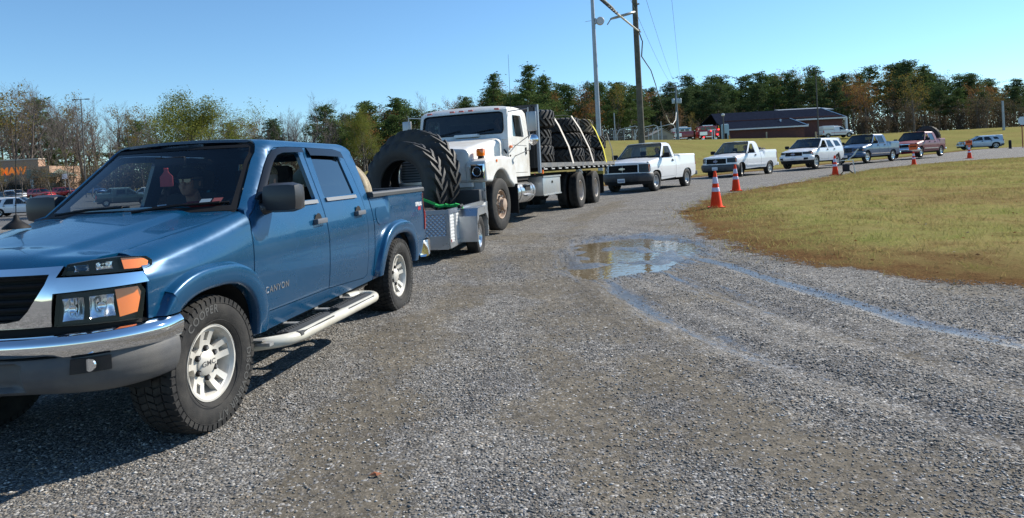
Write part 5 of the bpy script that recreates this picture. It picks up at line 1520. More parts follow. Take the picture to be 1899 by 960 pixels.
        mm.tube([(-1.15,y1-sg*.06,2.52),(-1.16,y1-sg*.06,1.62),(-1.24,sg*1.06,1.50)], .013, 6)
        mm.box((-1.17,y1,2.22), (.05,.22,.42), bev=.02)
        mo = mm.build('mirror', None, root)
        q = MB().use(M_REFL); q.box((-1.198,y1,2.22), (.004,.19,.38)); q.build('mirror_glass', None, mo)
        q = MB().use(M_CHROME); q.lathe([(0,.075),(.05,.068),(.10,.035),(.118,0),(.11,-.015),(0,-.02)], 20, 'x', (-1.16,y1+sg*.02,1.83)); q.build('round_mirror', None, mo)
        q = MB().use(M_AMBER); q.box((-.96,sg*1.07,1.70), (.09,.08,.06), bev=.02); q.build('cab_marker', None, root)
        q = MB().use(M_BLACK); q.tube([(-.78,sg*.99,1.64),(-.88,sg*1.01,1.56),(-.95,sg*1.07,1.50)], .018, 6); q.build('hood_latch', None, root)
    # interior
    it = MB().use(M_SEAT)
    for y in (-.55,.45): it.box((-1.75,y,1.55), (.5,.55,.2), bev=.05); it.box((-2.0,y,1.95), (.16,.55,.7), bev=.05)
    it.use(M_BLACK); it.box((-1.12,0,1.78), (.35,1.9,.26), bev=.05); it.box((-1.5,0,1.12), (1.3,2.0,.05)); it.build('seat', None, root)
    st = MB().use(M_BLACK); R2 = Matrix.Rotation(.75,3,'Y'); c = Vector((-1.42,.45,1.93)); st.tube([c+R2 @ Vector((0,.24*math.cos(a),.24*math.sin(a))) for a in np.linspace(0,2*PI,20,endpoint=False)], .014, 6, closed=True); st.tube([c, c+Vector((.25,0,-.2))], .03, 6); st.build('steering_wheel', None, root)
    an = MB().use(M_BLACK); an.tube([(-1.15,1.05,2.5),(-1.17,1.05,3.7)], [.005,.003], 4); an.build('antenna', None, root)
    # chassis
    ch = MB().use(M_DARK)
    for sg in (-1,1): ch.box((-4.9,sg*.43,.93), (11.4,.09,.26))
    for x in (-2.6,-4.2,-5.5,-7.3,-9.4): ch.box((x,0,.92), (.1,.84,.18))
    ch.cyl((0,-.95,.525),(0,.95,.525),.07,10); 
    for x in (-6.4,-8.3): ch.cyl((x,-.95,.525),(x,.95,.525),.10,10); ch.lathe([(.0,-.22),(.2,-.15),(.24,0),(.2,.15),(0,.22)], 14, 'x', (x,0,.52)); ch.box((x,.0,.75),(.9,1.1,.07))
    ch.cyl((-2.2,0,.7),(-6.2,0,.6),.06,8); ch.box((-.3,0,.95),(1.7,.8,.9)); ch.box((-.9,0,.62), (.6,.7,.3)); ch.cyl((-2.6,-.2,.55),(-3.6,-.3,.5),.12,10)
    ch.box((-1.55,.0,1.02),(1.3,2.02,.12))
    ch.build('chassis', None, root)
    for sg in (1,-1):
        mf = MB().use(M_BLACK); mf.box((-.78,sg*1.0,.60), (.02,.50,.62)); mf.build('mud_flap', None, root)
        tk = MB().use(M_ALU2)
        tk.lathe([(0,-.60),(.20,-.60),(.245,-.575),(.25,-.55),(.25,.55),(.245,.575),(.20,.60),(0,.60)], 28, 'x', (-1.85,sg*.86,.70))
        for x in (-1.42,-2.28): tk.lathe([(.256,-.03),(.262,-.03),(.262,.03),(.256,.03)], 28, 'x', (x,sg*.86,.70))
        tk.use(M_STEEL); tk.box((-1.85,sg*1.10,.86), (.40,.10,.03)); tk.box((-1.85,sg*1.11,.62), (.44,.12,.035)); tk.use(M_DARK); tk.box((-1.85,sg*1.085,.78), (.34,.06,.12)); tk.build('fuel_tank', None, root)
        bx = MB().use(mat('toolbox_alu', (.42,.45,.47), .4, .6, dust=.4)); bx.box((-3.62,sg*.92,.775), (1.50,.46,.46), bev=.02); bx.box((-3.62,sg*1.155,1.0), (1.52,.03,.04)); bx.box((-3.62,sg*1.155,.555), (1.50,.03,.03)); bx.use(M_BLACK); bx.box((-3.62,sg*1.16,.86), (.07,.02,.06), bev=.01); bx.build('tool_box', None, root)
    # wheels
    for x, fr in ((0,True),(-6.4,False),(-8.3,False)):
        truck_wheel(root, x, 1.19, 1, fr); truck_wheel(root, x, -1.19, -1, fr)
    for sg in (1,-1):
        q = MB().use(W)
        q.tube([(-7.15,sg*1.0,1.02),(-7.05,sg*1.0,1.10),(-6.85,sg*1.0,1.12),(-6.75,sg*1.0,1.08)], .06, 8); q.build('fender_bracket', None, root)
        mf = MB().use(M_BLACK); mf.box((-9.15,sg*.95,.62), (.02,.55,.62)); mf.use(mat('flap_yellow', (.5,.42,.1), .6)); mf.box((-9.13,sg*.95,.98),(.03,.6,.1)); mf.build('mud_flap', None, root)
    # deck
    dk = MB().use(mat('deck_steel', (.10,.11,.12), .7, .1, dust=.5, dcol=(.3,.27,.22), vscale=6)); x0, x1 = -2.55, -11.1
    for sg in (-1,1): dk.box(((x0+x1)/2,sg*1.205,1.28), (abs(x1-x0),.05,.11))
    dk.box((x1,0,1.26),(.06,2.44,.15))
    dk.use(mat('deck_wood', (.16,.13,.10), .85, var=.4, vscale=6))
    for k in range(16): dk.box(((x0+x1)/2,-1.1+k*.1467,1.30), (abs(x1-x0)-.05,.138,.05))
    dk.use(M_DARK)
    for k in range(13): dk.box((x0-.35-k*.63,0,1.18), (.08,2.2,.11))
    dk.use(mat('stake_pocket', (.42,.43,.42), .6)); sp = dk
    for k in range(13):
        for sg in (-1,1): sp.box((x0-.35-k*.63,sg*1.215,1.185), (.26,.03,.03)); sp.box((x0-.24-k*.63,sg*1.215,1.22), (.04,.03,.09))
    do = dk.build('deck', None, root)
    hb = MB().use(mat('headboard_black', (.025,.028,.032), .6)); hb.box((-2.52,0,1.95), (.04,2.36,1.46)); 
    for k in range(7): hb.box((-2.49,-1.1+k*.3667,1.95), (.03,.05,1.46))
    hb.box((-2.52,0,2.67),(.09,2.44,.07)); hb.use(mat('post_blue_grey', (.16,.21,.27), .5)); 
    for sg in (-1,1): hb.box((-2.52,sg*1.20,1.90), (.09,.06,1.60))
    hb.build('headboard', None, root)
    for sg in (1,-1):
        q = MB().use(M_AMBER); q.box((-2.62,sg*1.235,1.12), (.07,.03,.09)); q.use(M_RED); q.box((-2.45,sg*1.10,1.08), (.04,.02,.04)); q.build('deck_lamp', None, root)
    place(root, BT['x'], BT['y'], BT['yaw'], BT['z'])
    return root
def load_tyres():
    g = 'tractor tyres stacked flat on the flatbed deck'
    cols = [(-3.95,.38,1.48,.44,24,'front stack against the headboard'),(-5.15,-.45,1.2,.43,20,'second stack, set back on the far side of the deck'),(-7.0,.35,1.50,.43,26,'middle stack, between the white straps'),(-8.65,.33,1.46,.44,22,'fourth stack, under the yellow strap'),(-10.25,.34,1.46,.42,22,'rearmost stack')]
    names = ['bottom tyre of the ', 'middle tyre of the ', 'top tyre of the ']
    for ci, (x, y, D, W, nl, lab) in enumerate(cols):
        for k in range(3):
            if ci == 4 and k == 2: continue
            if ci == 0: pass
            jx = [.0,.05,-.04][k]+.03*ci*(k-1); jy = [.0,-.05,.04][(k+ci)%3]
            dd = D*(1-.03*((k+ci)%2)); 
            p = frame_pt(BT, x+jx+.05*math.sin(ci*3+k*5), y+jy, 1.335+W/2+k*(W+.004))
            tl = [.0,.02,-.035][(k+ci)%3]
            tractor_tyre(p, D, W, D*.50, names[k]+lab, g, rot=((PI if (k+ci)%2 else 0.)+tl, tl*.8, .7*k+ci*1.3), nl=nl, m=M_TRAC2 if (ci in (3,) and k == 2) else M_TRAC, angle=.85 if ci%2 else .65)
    # straps
    def strap(x, zt, yy, m, label, dx=.9):
        mb = MB().use(m); w = .075
        pts = [(x,1.225,1.30),(x+dx*.33,1.235,1.75),(x+dx*.75,1.15,2.3),(x+dx,1.02,zt-.02),(x+dx,.80,zt+.015),(x+dx,0,zt+.02),(x+dx,-.8,zt+.01),(x+dx,-1.0,zt-.05),(x+dx*.4,-1.22,1.9),(x,-1.225,1.30)]
        V = []
        for i, p in enumerate(pts):
            for s_ in (-w,w): 
                q = frame_pt(BT, p[0]+s_, p[1], p[2]); V.append(q)
        F = [(2*i,2*i+1,2*i+3,2*i+2) for i in range(len(pts)-1)]
        # thickness
        Ft = [t for f in F for t in ((f[0],f[1],f[2]),(f[0],f[2],f[3]))]
        V, Ft = shell([tuple(v) for v in V], Ft, .005); mb.add(V, Ft)
        o = mb.build('cargo_strap', None, None, smooth=0); tag(o, label, 'strap', 'straps over the tractor tyre load'); return o
    MS1 = mat('strap_white', (.62,.58,.53), .8); MS2 = mat('strap_yellow', (.62,.55,.03), .7); MS3 = mat('strap_dark', (.05,.055,.05), .8)
    strap(-5.5, 2.70, 0, MS1, 'white cargo strap over the first stack of tractor tyres', dx=1.35)
    strap(-7.9, 2.68, 0, MS1, 'white cargo strap slanting over the middle stack of tyres', dx=1.6)
    strap(-9.75, 2.68, 0, MS2, 'bright yellow ratchet strap over the fourth stack', dx=1.35)
    strap(-10.9, 2.22, 0, MS3, 'dark strap with a pale top end over the rearmost tyres', dx=.75)
    # ratchet on the yellow strap is a small buckle part
# ---------------------------------------------------------------- aluminium utility trailer
TR = dict(x=-.543, y=11.22, yaw=.15, z=.05)
def make_trailer():
    # local: wheel outer face y=+.97, axle at x=0
    c, s = math.cos(TR['yaw']), math.sin(TR['yaw'])
    off = .97; TR['x'] -= c*off; TR['y'] += s*off
    AL = mat('trailer_aluminium', (.52,.55,.58), .32, .85, dust=.25, dcol=(.35,.33,.3), vscale=5)
    DP = MATS.get('diamond')
    m, N, L = new_mat('diamond_plate'); MATS['diamond'] = m
    o = N.new('ShaderNodeOutputMaterial'); b = N.new('ShaderNodeBsdfPrincipled'); L.new(b.outputs[0], o.inputs[0])
    b.inputs['Base Color'].default_value = (.50,.53,.56,1); b.inputs['Metallic'].default_value = .85; b.inputs['Roughness'].default_value = .36
    tc = N.new('ShaderNodeTexCoord'); mp = N.new('ShaderNodeMapping'); mp.inputs['Rotation'].default_value = (PI/4,0,0); mp.inputs['Scale'].default_value = (1,22,22)
    br = N.new('ShaderNodeTexBrick'); 
    w1 = N.new('ShaderNodeTexVoronoi'); w1.distance = 'CHEBYCHEV'; w1.inputs['Randomness'].default_value = 0; w1.inputs['Scale'].default_value = 1
    L.new(tc.outputs['Object'], mp.inputs[0]); L.new(mp.outputs[0], w1.inputs['Vector'])
    bp = N.new('ShaderNodeBump'); bp.inputs['Strength'].default_value = 1; bp.inputs['Distance'].default_value = .02; bp.invert = True
    L.new(w1.outputs['Distance'], bp.inputs['Height']); L.new(bp.outputs[0], b.inputs['Normal'])
    cr = N.new('ShaderNodeValToRGB'); cr.color_ramp.elements[0].position = .15; cr.color_ramp.elements[1].position = .4; cr.color_ramp.elements[0].color = (.62,.65,.68,1); cr.color_ramp.elements[1].color = (.28,.31,.35,1)
    L.new(w1.outputs['Distance'], cr.inputs[0]); L.new(cr.outputs[0], b.inputs['Base Color'])
    root = thing('utility_trailer', 'silver aluminium utility trailer behind the blue pickup, loaded with huge tractor tyres', 'trailer', group=None)
    xf, xr, hw = 1.12, -1.95, .70; zb, zt = .30, .80
    fr = MB().use(AL)
    fr.box(((xf+xr)/2, hw, zb), (xf-xr,.06,.08)); fr.box(((xf+xr)/2, -hw-.55, zb), (xf-xr,.06,.08))
    # note: body spans from y=-1.25 to +.70
    yl = -1.25
    fr.box((xf,(hw+yl)/2,zb), (.06,hw-yl,.10)); fr.box((xr,(hw+yl)/2,zb), (.06,hw-yl,.10))
    fr.box(((xf+xr)/2,(hw+yl)/2,zb+.04), (xf-xr,hw-yl,.03))
    for y in (hw, yl):
        fr.box(((xf+xr)/2+.2,y,zt), (xf-xr-.4,.06,.06))
        for x in (xf-.02, .72, .22, -.8, xr+.05): fr.box((x,y,(zb+zt)/2), (.06,.055,zt-zb))
    fr.box((xf,(hw+yl)/2,zt), (.06,hw-yl+.06,.06)); fr.box((xf,(hw+yl)/2,(zb+.04)+.06), (.05,hw-yl,.10))
    fr.use(M_DARK); fr.box((xf-.5,(hw+yl)/2,zb-.06),(1.2,.08,.08)); fr.cyl((0,yl,.30),(0,hw+.05,.30),.035,8)
    fr.use(AL); fr.tube([(xf,hw-.3,zb-.02),(xf+1.25,(hw+yl)/2,zb+.08)], .04, 6); fr.tube([(xf,yl+.3,zb-.02),(xf+1.25,(hw+yl)/2,zb+.08)], .04, 6)
    fr.build('frame', None, root, smooth=30)
    fp = MB().use(m); fp.box((xf+.005,(hw+yl)/2,.60), (.02,hw-yl-.06,.34)); fp.build('front_panel', None, root, smooth=0)
    for y in (hw, yl):
        sp = MB().use(mat('ribbed_aluminium', (.72,.73,.73), .4, .3))
        for k in range(9):
            z = zb+.06+k*.05; sp.box(((xf+xr)/2,y,z+.01), (xf-xr-.1,.02,.03), bev=.008)
        sp.box(((xf+xr)/2,y,(zb+zt)/2),(xf-xr-.1,.012,zt-zb-.05)); sp.build('side_panel', None, root)
    # fenders
    for y, sg in ((hw+.155,1),(yl-.155,-1)):
        f = MB().use(AL); ol = [(.46,.28),(.46,.68),(.38,.80),(-.38,.80),(-.46,.68),(-.46,.28),(-.43,.28),(-.43,.66),(-.36,.765),(.36,.765),(.43,.66),(.43,.28)]
        f.prism([(x, z) for x, z in ol], y-.15, y+.15, 'y'); f.prism([(.46,.55),(.46,.68),(.38,.80),(-.38,.80),(-.46,.68),(-.46,.55),(-.36,.62),(-.30,.68),(.30,.68),(.36,.62)], y+sg*.15-.006, y+sg*.15+.006, 'y'); f.build('fender', None, root, smooth=20)
    w = make_wheel(root, (0,hw+.27,.33), .33, .20, .19, 1, 'spoke', M_ALU2, False, None, 0, 5); copy_wheel(w, (0,yl-.27,.33), -1)
    # tailgate ramp, upright
    tg = MB().use(AL)
    for y in (hw-.02, yl+.02): tg.box((xr,y,.78), (.05,.05,.86))
    for z in (.40,.62,.84,1.02,1.20): tg.box((xr,(hw+yl)/2,z), (.05,hw-yl,.045))
    tg.use(mat('ramp_mesh', (.38,.42,.46), .5, .5)); tg.box((xr,(hw+yl)/2,.78),(.012,hw-yl,.80)); tg.build('tailgate_ramp', None, root)
    mk = MB().use(M_RED); mk.box((xf-.1,hw+.015,.36), (.03,.02,.05)); mk.build('marker', None, root)
    hk = MB().use(M_BLACK); hk.tube([(.55,hw+.05,.84),(.35,hw+.05,.85)], .03, 6); hk.build('jack_handle', None, root)
    place(root, TR['x'], TR['y'], TR['yaw'], TR['z'])
    g = 'tractor tyres on the aluminium trailer'
    # two standing tyres, axis roughly along the trailer
    def stand(px, depth, z, D, W, yaw, label, lean=0.):
        pass
    def tyre_at(X, Y, z, D, W, rim, yaw, label, nl, m=None):
        o = tractor_tyre((X,Y,z), D, W, rim, label, g, nl=nl, m=m, angle=.6)
        o.rotation_euler = (Matrix.Rotation(-PI/2-yaw, 3, 'Z') @ Matrix.Rotation(PI/2-.05, 3, 'Y')).to_euler()
        return o
    tyre_at(-1.88, 12.15, 1.22, 1.60, .40, .92, .52, 'nearer of the two standing tractor tyres on the trailer, leaning on the other', 21)
    tyre_at(-1.80, 12.95, 1.37, 1.80, .42, 1.0, .48, 'taller black tractor tyre standing at the back of the trailer', 22)
    o = tractor_tyre(frame_pt(TR, .42, -.25, .62), 1.15, .40, .6, 'tractor tyre lying flat at the front of the trailer, its lugs just above the wall', g, nl=22)
    # green strap
    G = mat('strap_green', (.01,.42,.07), .6)
    st = MB().use(G)
    def ribbon(pts, w=.035):
        V = []
        for i, p in enumerate(pts):
            p = Vector(p); V += [p+Vector((0,0,w)), p-Vector((0,0,w))]
        Ft = [t for i in range(len(pts)-1) for t in ((2*i,2*i+1,2*i+3),(2*i,2*i+3,2*i+2))]
        V, Ft = shell([tuple(v) for v in V], Ft, .006); st.add(V, Ft)
    P0 = frame_pt(TR, .30, .72, .84)
    ribbon([(-1.95,11.55,1.18),(-1.5,11.35,1.02),(-1.22,11.25,.90),P0-Vector((.25,0,-.02)),P0],.022)
    st.tube([P0, frame_pt(TR,.33,.75,.83), frame_pt(TR,.34,.76,.6), frame_pt(TR,.36,.75,.4)], .018, 5)
    for k in range(5): st.tube([P0+Vector((-.08*k,.02,.015*(k%2))), P0+Vector((-.08*k-.09,.0,.03-.02*(k%2)))], .025, 5)
    so = st.build('ratchet_strap', None, None, smooth=0); tag(so, 'bright green ratchet strap tying the standing tyres to the trailer', 'strap')
    return root
# ---------------------------------------------------------------- trees
def leaf_mat(name, cols, trans=.35, rough=.6):
    m, N, L = new_mat(name)
    o = N.new('ShaderNodeOutputMaterial'); g = N.new('ShaderNodeNewGeometry'); r = N.new('ShaderNodeValToRGB')
    fill_ramp(r, [(i/(len(cols)-1), c) for i, c in enumerate(cols)])
    L.new(g.outputs['Random Per Island'], r.inputs[0])
    d = N.new('ShaderNodeBsdfDiffuse'); t = N.new('ShaderNodeBsdfTranslucent'); mx = N.new('ShaderNodeMixShader'); mx.inputs[0].default_value = trans
    L.new(r.outputs[0], d.inputs[0]); L.new(r.outputs[0], t.inputs[0]); L.new(d.outputs[0], mx.inputs[1]); L.new(t.outputs[0], mx.inputs[2]); L.new(mx.outputs[0], o.inputs[0])
    return m
M_BARK = mat('bark_grey', (.13,.11,.095), .9, var=.35, vscale=2)
M_BARKP = mat('bark_pine', (.15,.115,.09), .9, var=.35, vscale=2)
M_TWIG = mat('twig', (.17,.14,.125), .9, var=.2, vscale=1)
M_PINE = leaf_mat('pine_needles', [(.05,.085,.03),(.085,.13,.04),(.13,.175,.06),(.07,.105,.04)], .25)
M_PINE2 = leaf_mat('pine_dark', [(.045,.075,.035),(.07,.105,.045),(.11,.145,.06)], .25)
M_AUT = leaf_mat('autumn_brown', [(.18,.08,.035),(.26,.115,.04),(.14,.09,.045),(.30,.16,.055),(.18,.14,.06)], .4)
M_AUT2 = leaf_mat('autumn_yellow', [(.22,.17,.04),(.15,.14,.035),(.28,.18,.045),(.12,.12,.04)], .4)
M_OLIVE = leaf_mat('olive_green', [(.10,.13,.028),(.15,.17,.035),(.19,.20,.045),(.12,.14,.03),(.24,.23,.06)], .4)
M_SHRUB = leaf_mat('shrub_brown', [(.10,.075,.05),(.14,.10,.06),(.08,.07,.04),(.15,.12,.08)], .3)

def segs_mesh(segs, sides):
    """segs: array (n,8): p0 xyz, p1 xyz, r0, r1 -> tube triangles/quads"""
    S = np.asarray(segs, float); n = len(S); d = S[:,3:6]-S[:,0:3]; L = np.linalg.norm(d, axis=1, keepdims=True)+1e-9; d = d/L
    up = np.where(np.abs(d[:,2:3]) < .9, np.array([[0,0,1.]]), np.array([[1.,0,0]]))
    a = np.cross(d, up); a /= np.linalg.norm(a, axis=1, keepdims=True)+1e-9; b = np.cross(a, d)
    V = []
    for e, r in ((S[:,0:3],S[:,6:7]),(S[:,3:6],S[:,7:8])):
        for k in range(sides):
            t = 2*PI*k/sides; V.append(e+(a*math.cos(t)+b*math.sin(t))*r)
    V = np.stack(V, 1).reshape(-1,3); base = np.arange(n)[:,None]*2*sides
    F = []
    for k in range(sides):
        j = (k+1) % sides; F.append(np.concatenate([base+k, base+j, base+sides+j, base+sides+k], 1))
    return V, np.concatenate(F, 0)
def leaves(centres, size, rng, elong=1., droop=0.):
    C = np.asarray(centres, float); n = len(C)
    a = rng.normal(size=(n,3)); a[:,2] *= (1-droop); a /= np.linalg.norm(a, axis=1, keepdims=True)
    b = rng.normal(size=(n,3)); b -= (b*a).sum(1, keepdims=True)*a; b /= np.linalg.norm(b, axis=1, keepdims=True)
    s = size*rng.uniform(.6,1.3,(n,1)); a = a*s*elong; b = b*s*.55
    V = np.stack([C-a, C-b*.9+a*.1, C+a, C+b*.9+a*.1], 1).reshape(-1,3)
    F = np.arange(n*4).reshape(-1,4)
    return V, F
def grow(rng, H_, r0, lv=4, spread=.5, first=.35, nb=(7,5,4,4), lenf=(.42,.5,.5,.5), up=.5, sinu=.06):
    """returns list of (level, seg array), end tips"""
    segs = [[] for _ in range(lv+1)]; tips = []
    def limb(p, d, L, r, level):
        n = 6 if level == 0 else (4 if level == 1 else 2)
        pts = [p]; q = p; dd = d
        for i in range(n):
            dd = dd+rng.normal(size=3)*sinu*(1+level*.8); dd[2] += .05*up*level; dd = dd/np.linalg.norm(dd)
            q2 = q+dd*L/n; ra = r*(1-.75*i/n) ; rb = r*(1-.75*(i+1)/n)
            segs[level].append([*q,*q2,ra,rb]); q = q2; pts.append(q)
        if level == lv: tips.append(q); return
        k = nb[level]
        for j in range(k):
            t = (first if level == 0 else .25)+(1-(first if level == 0 else .25))*(j+rng.uniform(.1,.9))/k
            i = min(int(t*n), n-1); f = t*n-i; b = pts[i]*(1-f)+pts[i+1]*f
            az = rng.uniform(0, 2*PI) if level else (j*2.4+rng.uniform(-.4,.4))
            base = pts[i+1]-pts[i]; base = base/np.linalg.norm(base)
            o = np.array([math.cos(az), math.sin(az), 0.]); 
            o = o-(o@base)*base; o /= np.linalg.norm(o)+1e-9
            sp = spread*rng.uniform(.7,1.3)
            nd = base*math.cos(sp)+o*math.sin(sp); nd[2] += .12*up; nd /= np.linalg.norm(nd)
            limb(b, nd, L*lenf[level]*rng.uniform(.7,1.15)*(1.1-.55*t if level == 0 else 1), max(.006, r*(1-.75*t)*.55), level+1)
        tips.append(q)
    limb(np.array([0,0,-.3]), np.array([0,0,1.]), H_, r0, 0)
    return segs, np.array(tips)
PROTO = {}
def tree_proto(kind, seed):
    key = (kind, seed)
    if key in PROTO: return PROTO[key]
    rng = np.random.default_rng(seed*17+len(kind)); H_ = 10.
    parts = []
    if kind == 'bare':
        sg, tips = grow(rng, 10, .16, 4, .52, .28, (10,7,6,4), (.46,.48,.45,.42), .7)
        V0, F0 = segs_mesh(sg[0]+sg[1], 6); V1, F1 = segs_mesh(sg[2], 4); V2, F2 = segs_mesh(sg[3]+sg[4], 3)
        V2 = V2; tr = (np.vstack([V0,V1]), np.vstack([F0,F1+len(V0)]), M_BARK)
        # thin twigs are widened slightly so that they read at distance
        cr = (V2, F2, M_TWIG)
    elif kind in ('autumn','yellow','sparse'):
        sg, tips = grow(rng, 9.4, .17, 3, .55, .30, (10,6,5), (.46,.5,.45), .6)
        V0, F0 = segs_mesh(sg[0]+sg[1], 6); V1, F1 = segs_mesh(sg[2]+sg[3], 3)
        tr = (np.vstack([V0,V1]), np.vstack([F0,F1+len(V0)]), M_BARK)
        base = np.array([s[3:6] for s in sg[3]]+[s[3:6] for s in sg[2]])
        n = 1500 if kind != 'sparse' else 420
        C = base[rng.integers(0, len(base), n)]+rng.normal(size=(n,3))*np.array([.28,.28,.2])
        V2, F2 = leaves(C, .105, rng); cr = (V2, F2, {'autumn':M_AUT,'yellow':M_AUT2,'sparse':M_AUT2}[kind])
    elif kind == 'olive':
        sg, tips = grow(rng, 8.0, .2, 3, .72, .12, (14,8,6), (.62,.5,.5), .55)
        V0, F0 = segs_mesh(sg[0]+sg[1], 6); V1, F1 = segs_mesh(sg[2]+sg[3], 3)
        tr = (np.vstack([V0,V1]), np.vstack([F0,F1+len(V0)]), M_BARK)
        base = np.array([s[3:6] for s in sg[3]]+[s[3:6] for s in sg[2]]+[s[3:6] for s in sg[1]])
        C = base[rng.integers(0, len(base), 30000)]+rng.normal(size=(30000,3))*np.array([.27,.27,.24])
        V2, F2 = leaves(C, .060, rng, 1.1); cr = (V2, F2, M_OLIVE)
    elif kind in ('pine','pine2','fullpine'):
        lo = .38 if kind != 'fullpine' else .08
        st = []; q = np.array([0,0,-.3]); d = np.array([0,0,1.]); pts = [q]
        for i in range(8):
            d = d+rng.normal(size=3)*.025; d /= np.linalg.norm(d); q2 = q+d*10.2/8; st.append([*q,*q2,.17*(1-.8*i/8),.17*(1-.8*(i+1)/8)]); q = q2; pts.append(q)
        limbs = []; C = []
        nl = 44 if kind != 'fullpine' else 60
        for j in range(nl):
            t = lo+(1-lo)*((j+rng.uniform(0,1))/nl); i = min(int(t*8), 7); f = t*8-i; b = pts[i]*(1-f)+pts[i+1]*f
            u = (t-lo)/(1-lo)
            L = (1.15+2.3*math.sin(min(1, u*1.25+.18)*PI)**.7*(1-.35*u))*rng.uniform(.45,1.15)*(1 if kind != 'fullpine' else 1.15*(1.25-u*.9))
            if kind != 'fullpine' and rng.uniform() < .22*(1-u): continue
            az = j*2.4+rng.uniform(-.5,.5); el = rng.uniform(-.05,.45)+.5*u
            e = b+L*np.array([math.cos(az)*math.cos(el), math.sin(az)*math.cos(el), math.sin(el)*.8])
            mid = (b+e)/2-np.array([0,0,.06*L]); limbs += [[*b,*mid,.035,.025],[*mid,*e,.025,.01]]
            ncl = 4+int(L*3.2)
            for c in range(ncl):
                w = .35+.65*(c+rng.uniform(0,1))/ncl; cc = b*(1-w)+e*w+rng.normal(size=3)*.26*np.array([1,1,.45])
                m_ = 15; C.append(cc+rng.normal(size=(m_,3))*np.array([.21,.21,.10]))
        C.append(pts[-1]+rng.normal(size=(60,3))*np.array([.25,.25,.22])); C = np.vstack(C)
        V0, F0 = segs_mesh(st, 6); V1, F1 = segs_mesh(limbs, 3)
        tr = (np.vstack([V0,V1]), np.vstack([F0,F1+len(V0)]), M_BARKP)
        V2, F2 = leaves(C, .11, rng, 1.25, .5); cr = (V2, F2, M_PINE if kind != 'pine2' else M_PINE2)
    elif kind == 'shrub':
        sg = []; C = []
        for k in range(16):
            az = rng.uniform(0, 2*PI); tl = rng.uniform(.1,.7); h = rng.uniform(5,9); p0 = np.array([rng.normal()*.6,rng.normal()*.6,-.2])
            p1 = p0+np.array([math.cos(az)*tl*h*.5, math.sin(az)*tl*h*.5, h]); m_ = (p0+p1)/2+rng.normal(size=3)*.4
            sg += [[*p0,*m_,.10,.07],[*m_,*p1,.07,.02]]
            for c in range(9):
                w = rng.uniform(.2,1); b = p0*(1-w)+p1*w; e = b+rng.normal(size=3)*np.array([1.2,1.2,.9]); sg.append([*b,*e,.03,.012]); C.append(e+rng.normal(size=(16,3))*.45)
        C = np.vstack(C); V0, F0 = segs_mesh(sg, 3); tr = (V0, F0, M_BARK); V2, F2 = leaves(C, .17, rng); cr = (V2, F2, M_SHRUB)
    zm = max(tr[0][:,2].max(), cr[0][:,2].max()) if kind in ('bare','autumn','yellow','sparse') else 10.
    tr = (tr[0]*(10/zm), tr[1], tr[2]); cr = (cr[0]*(10/zm), cr[1], cr[2])
    out = (tris_mesh('trunk', tr[0], tr[1], tr[2]), tris_mesh('crown', cr[0], cr[1], cr[2]))
    PROTO[key] = out
    return out
KN = {'bare':'bare_tree','autumn':'oak_tree','yellow':'maple_tree','sparse':'young_tree','olive':'willow_oak','pine':'pine_tree','pine2':'pine_tree','fullpine':'pine_tree','shrub':'shrub'}
def tree(kind, seed, x, y, h, label, group=None, wid=1., rz=None):
    tm, cm = tree_proto(kind, seed)
    r = thing(KN[kind], label, 'shrub' if kind == 'shrub' else 'tree', (x,y,H(x,y)-.1), random.uniform(0,6.28) if rz is None else rz, group)
    s = h/10.; r.scale = (s*wid, s*wid, s)
    link('trunk', tm, r); link('crown', cm, r)
    return r
def px_x(px, Y):  # ground direction of an image column, only used to lay out the tree line heights
    return (px-949.5)*.9988/1283.07*Y
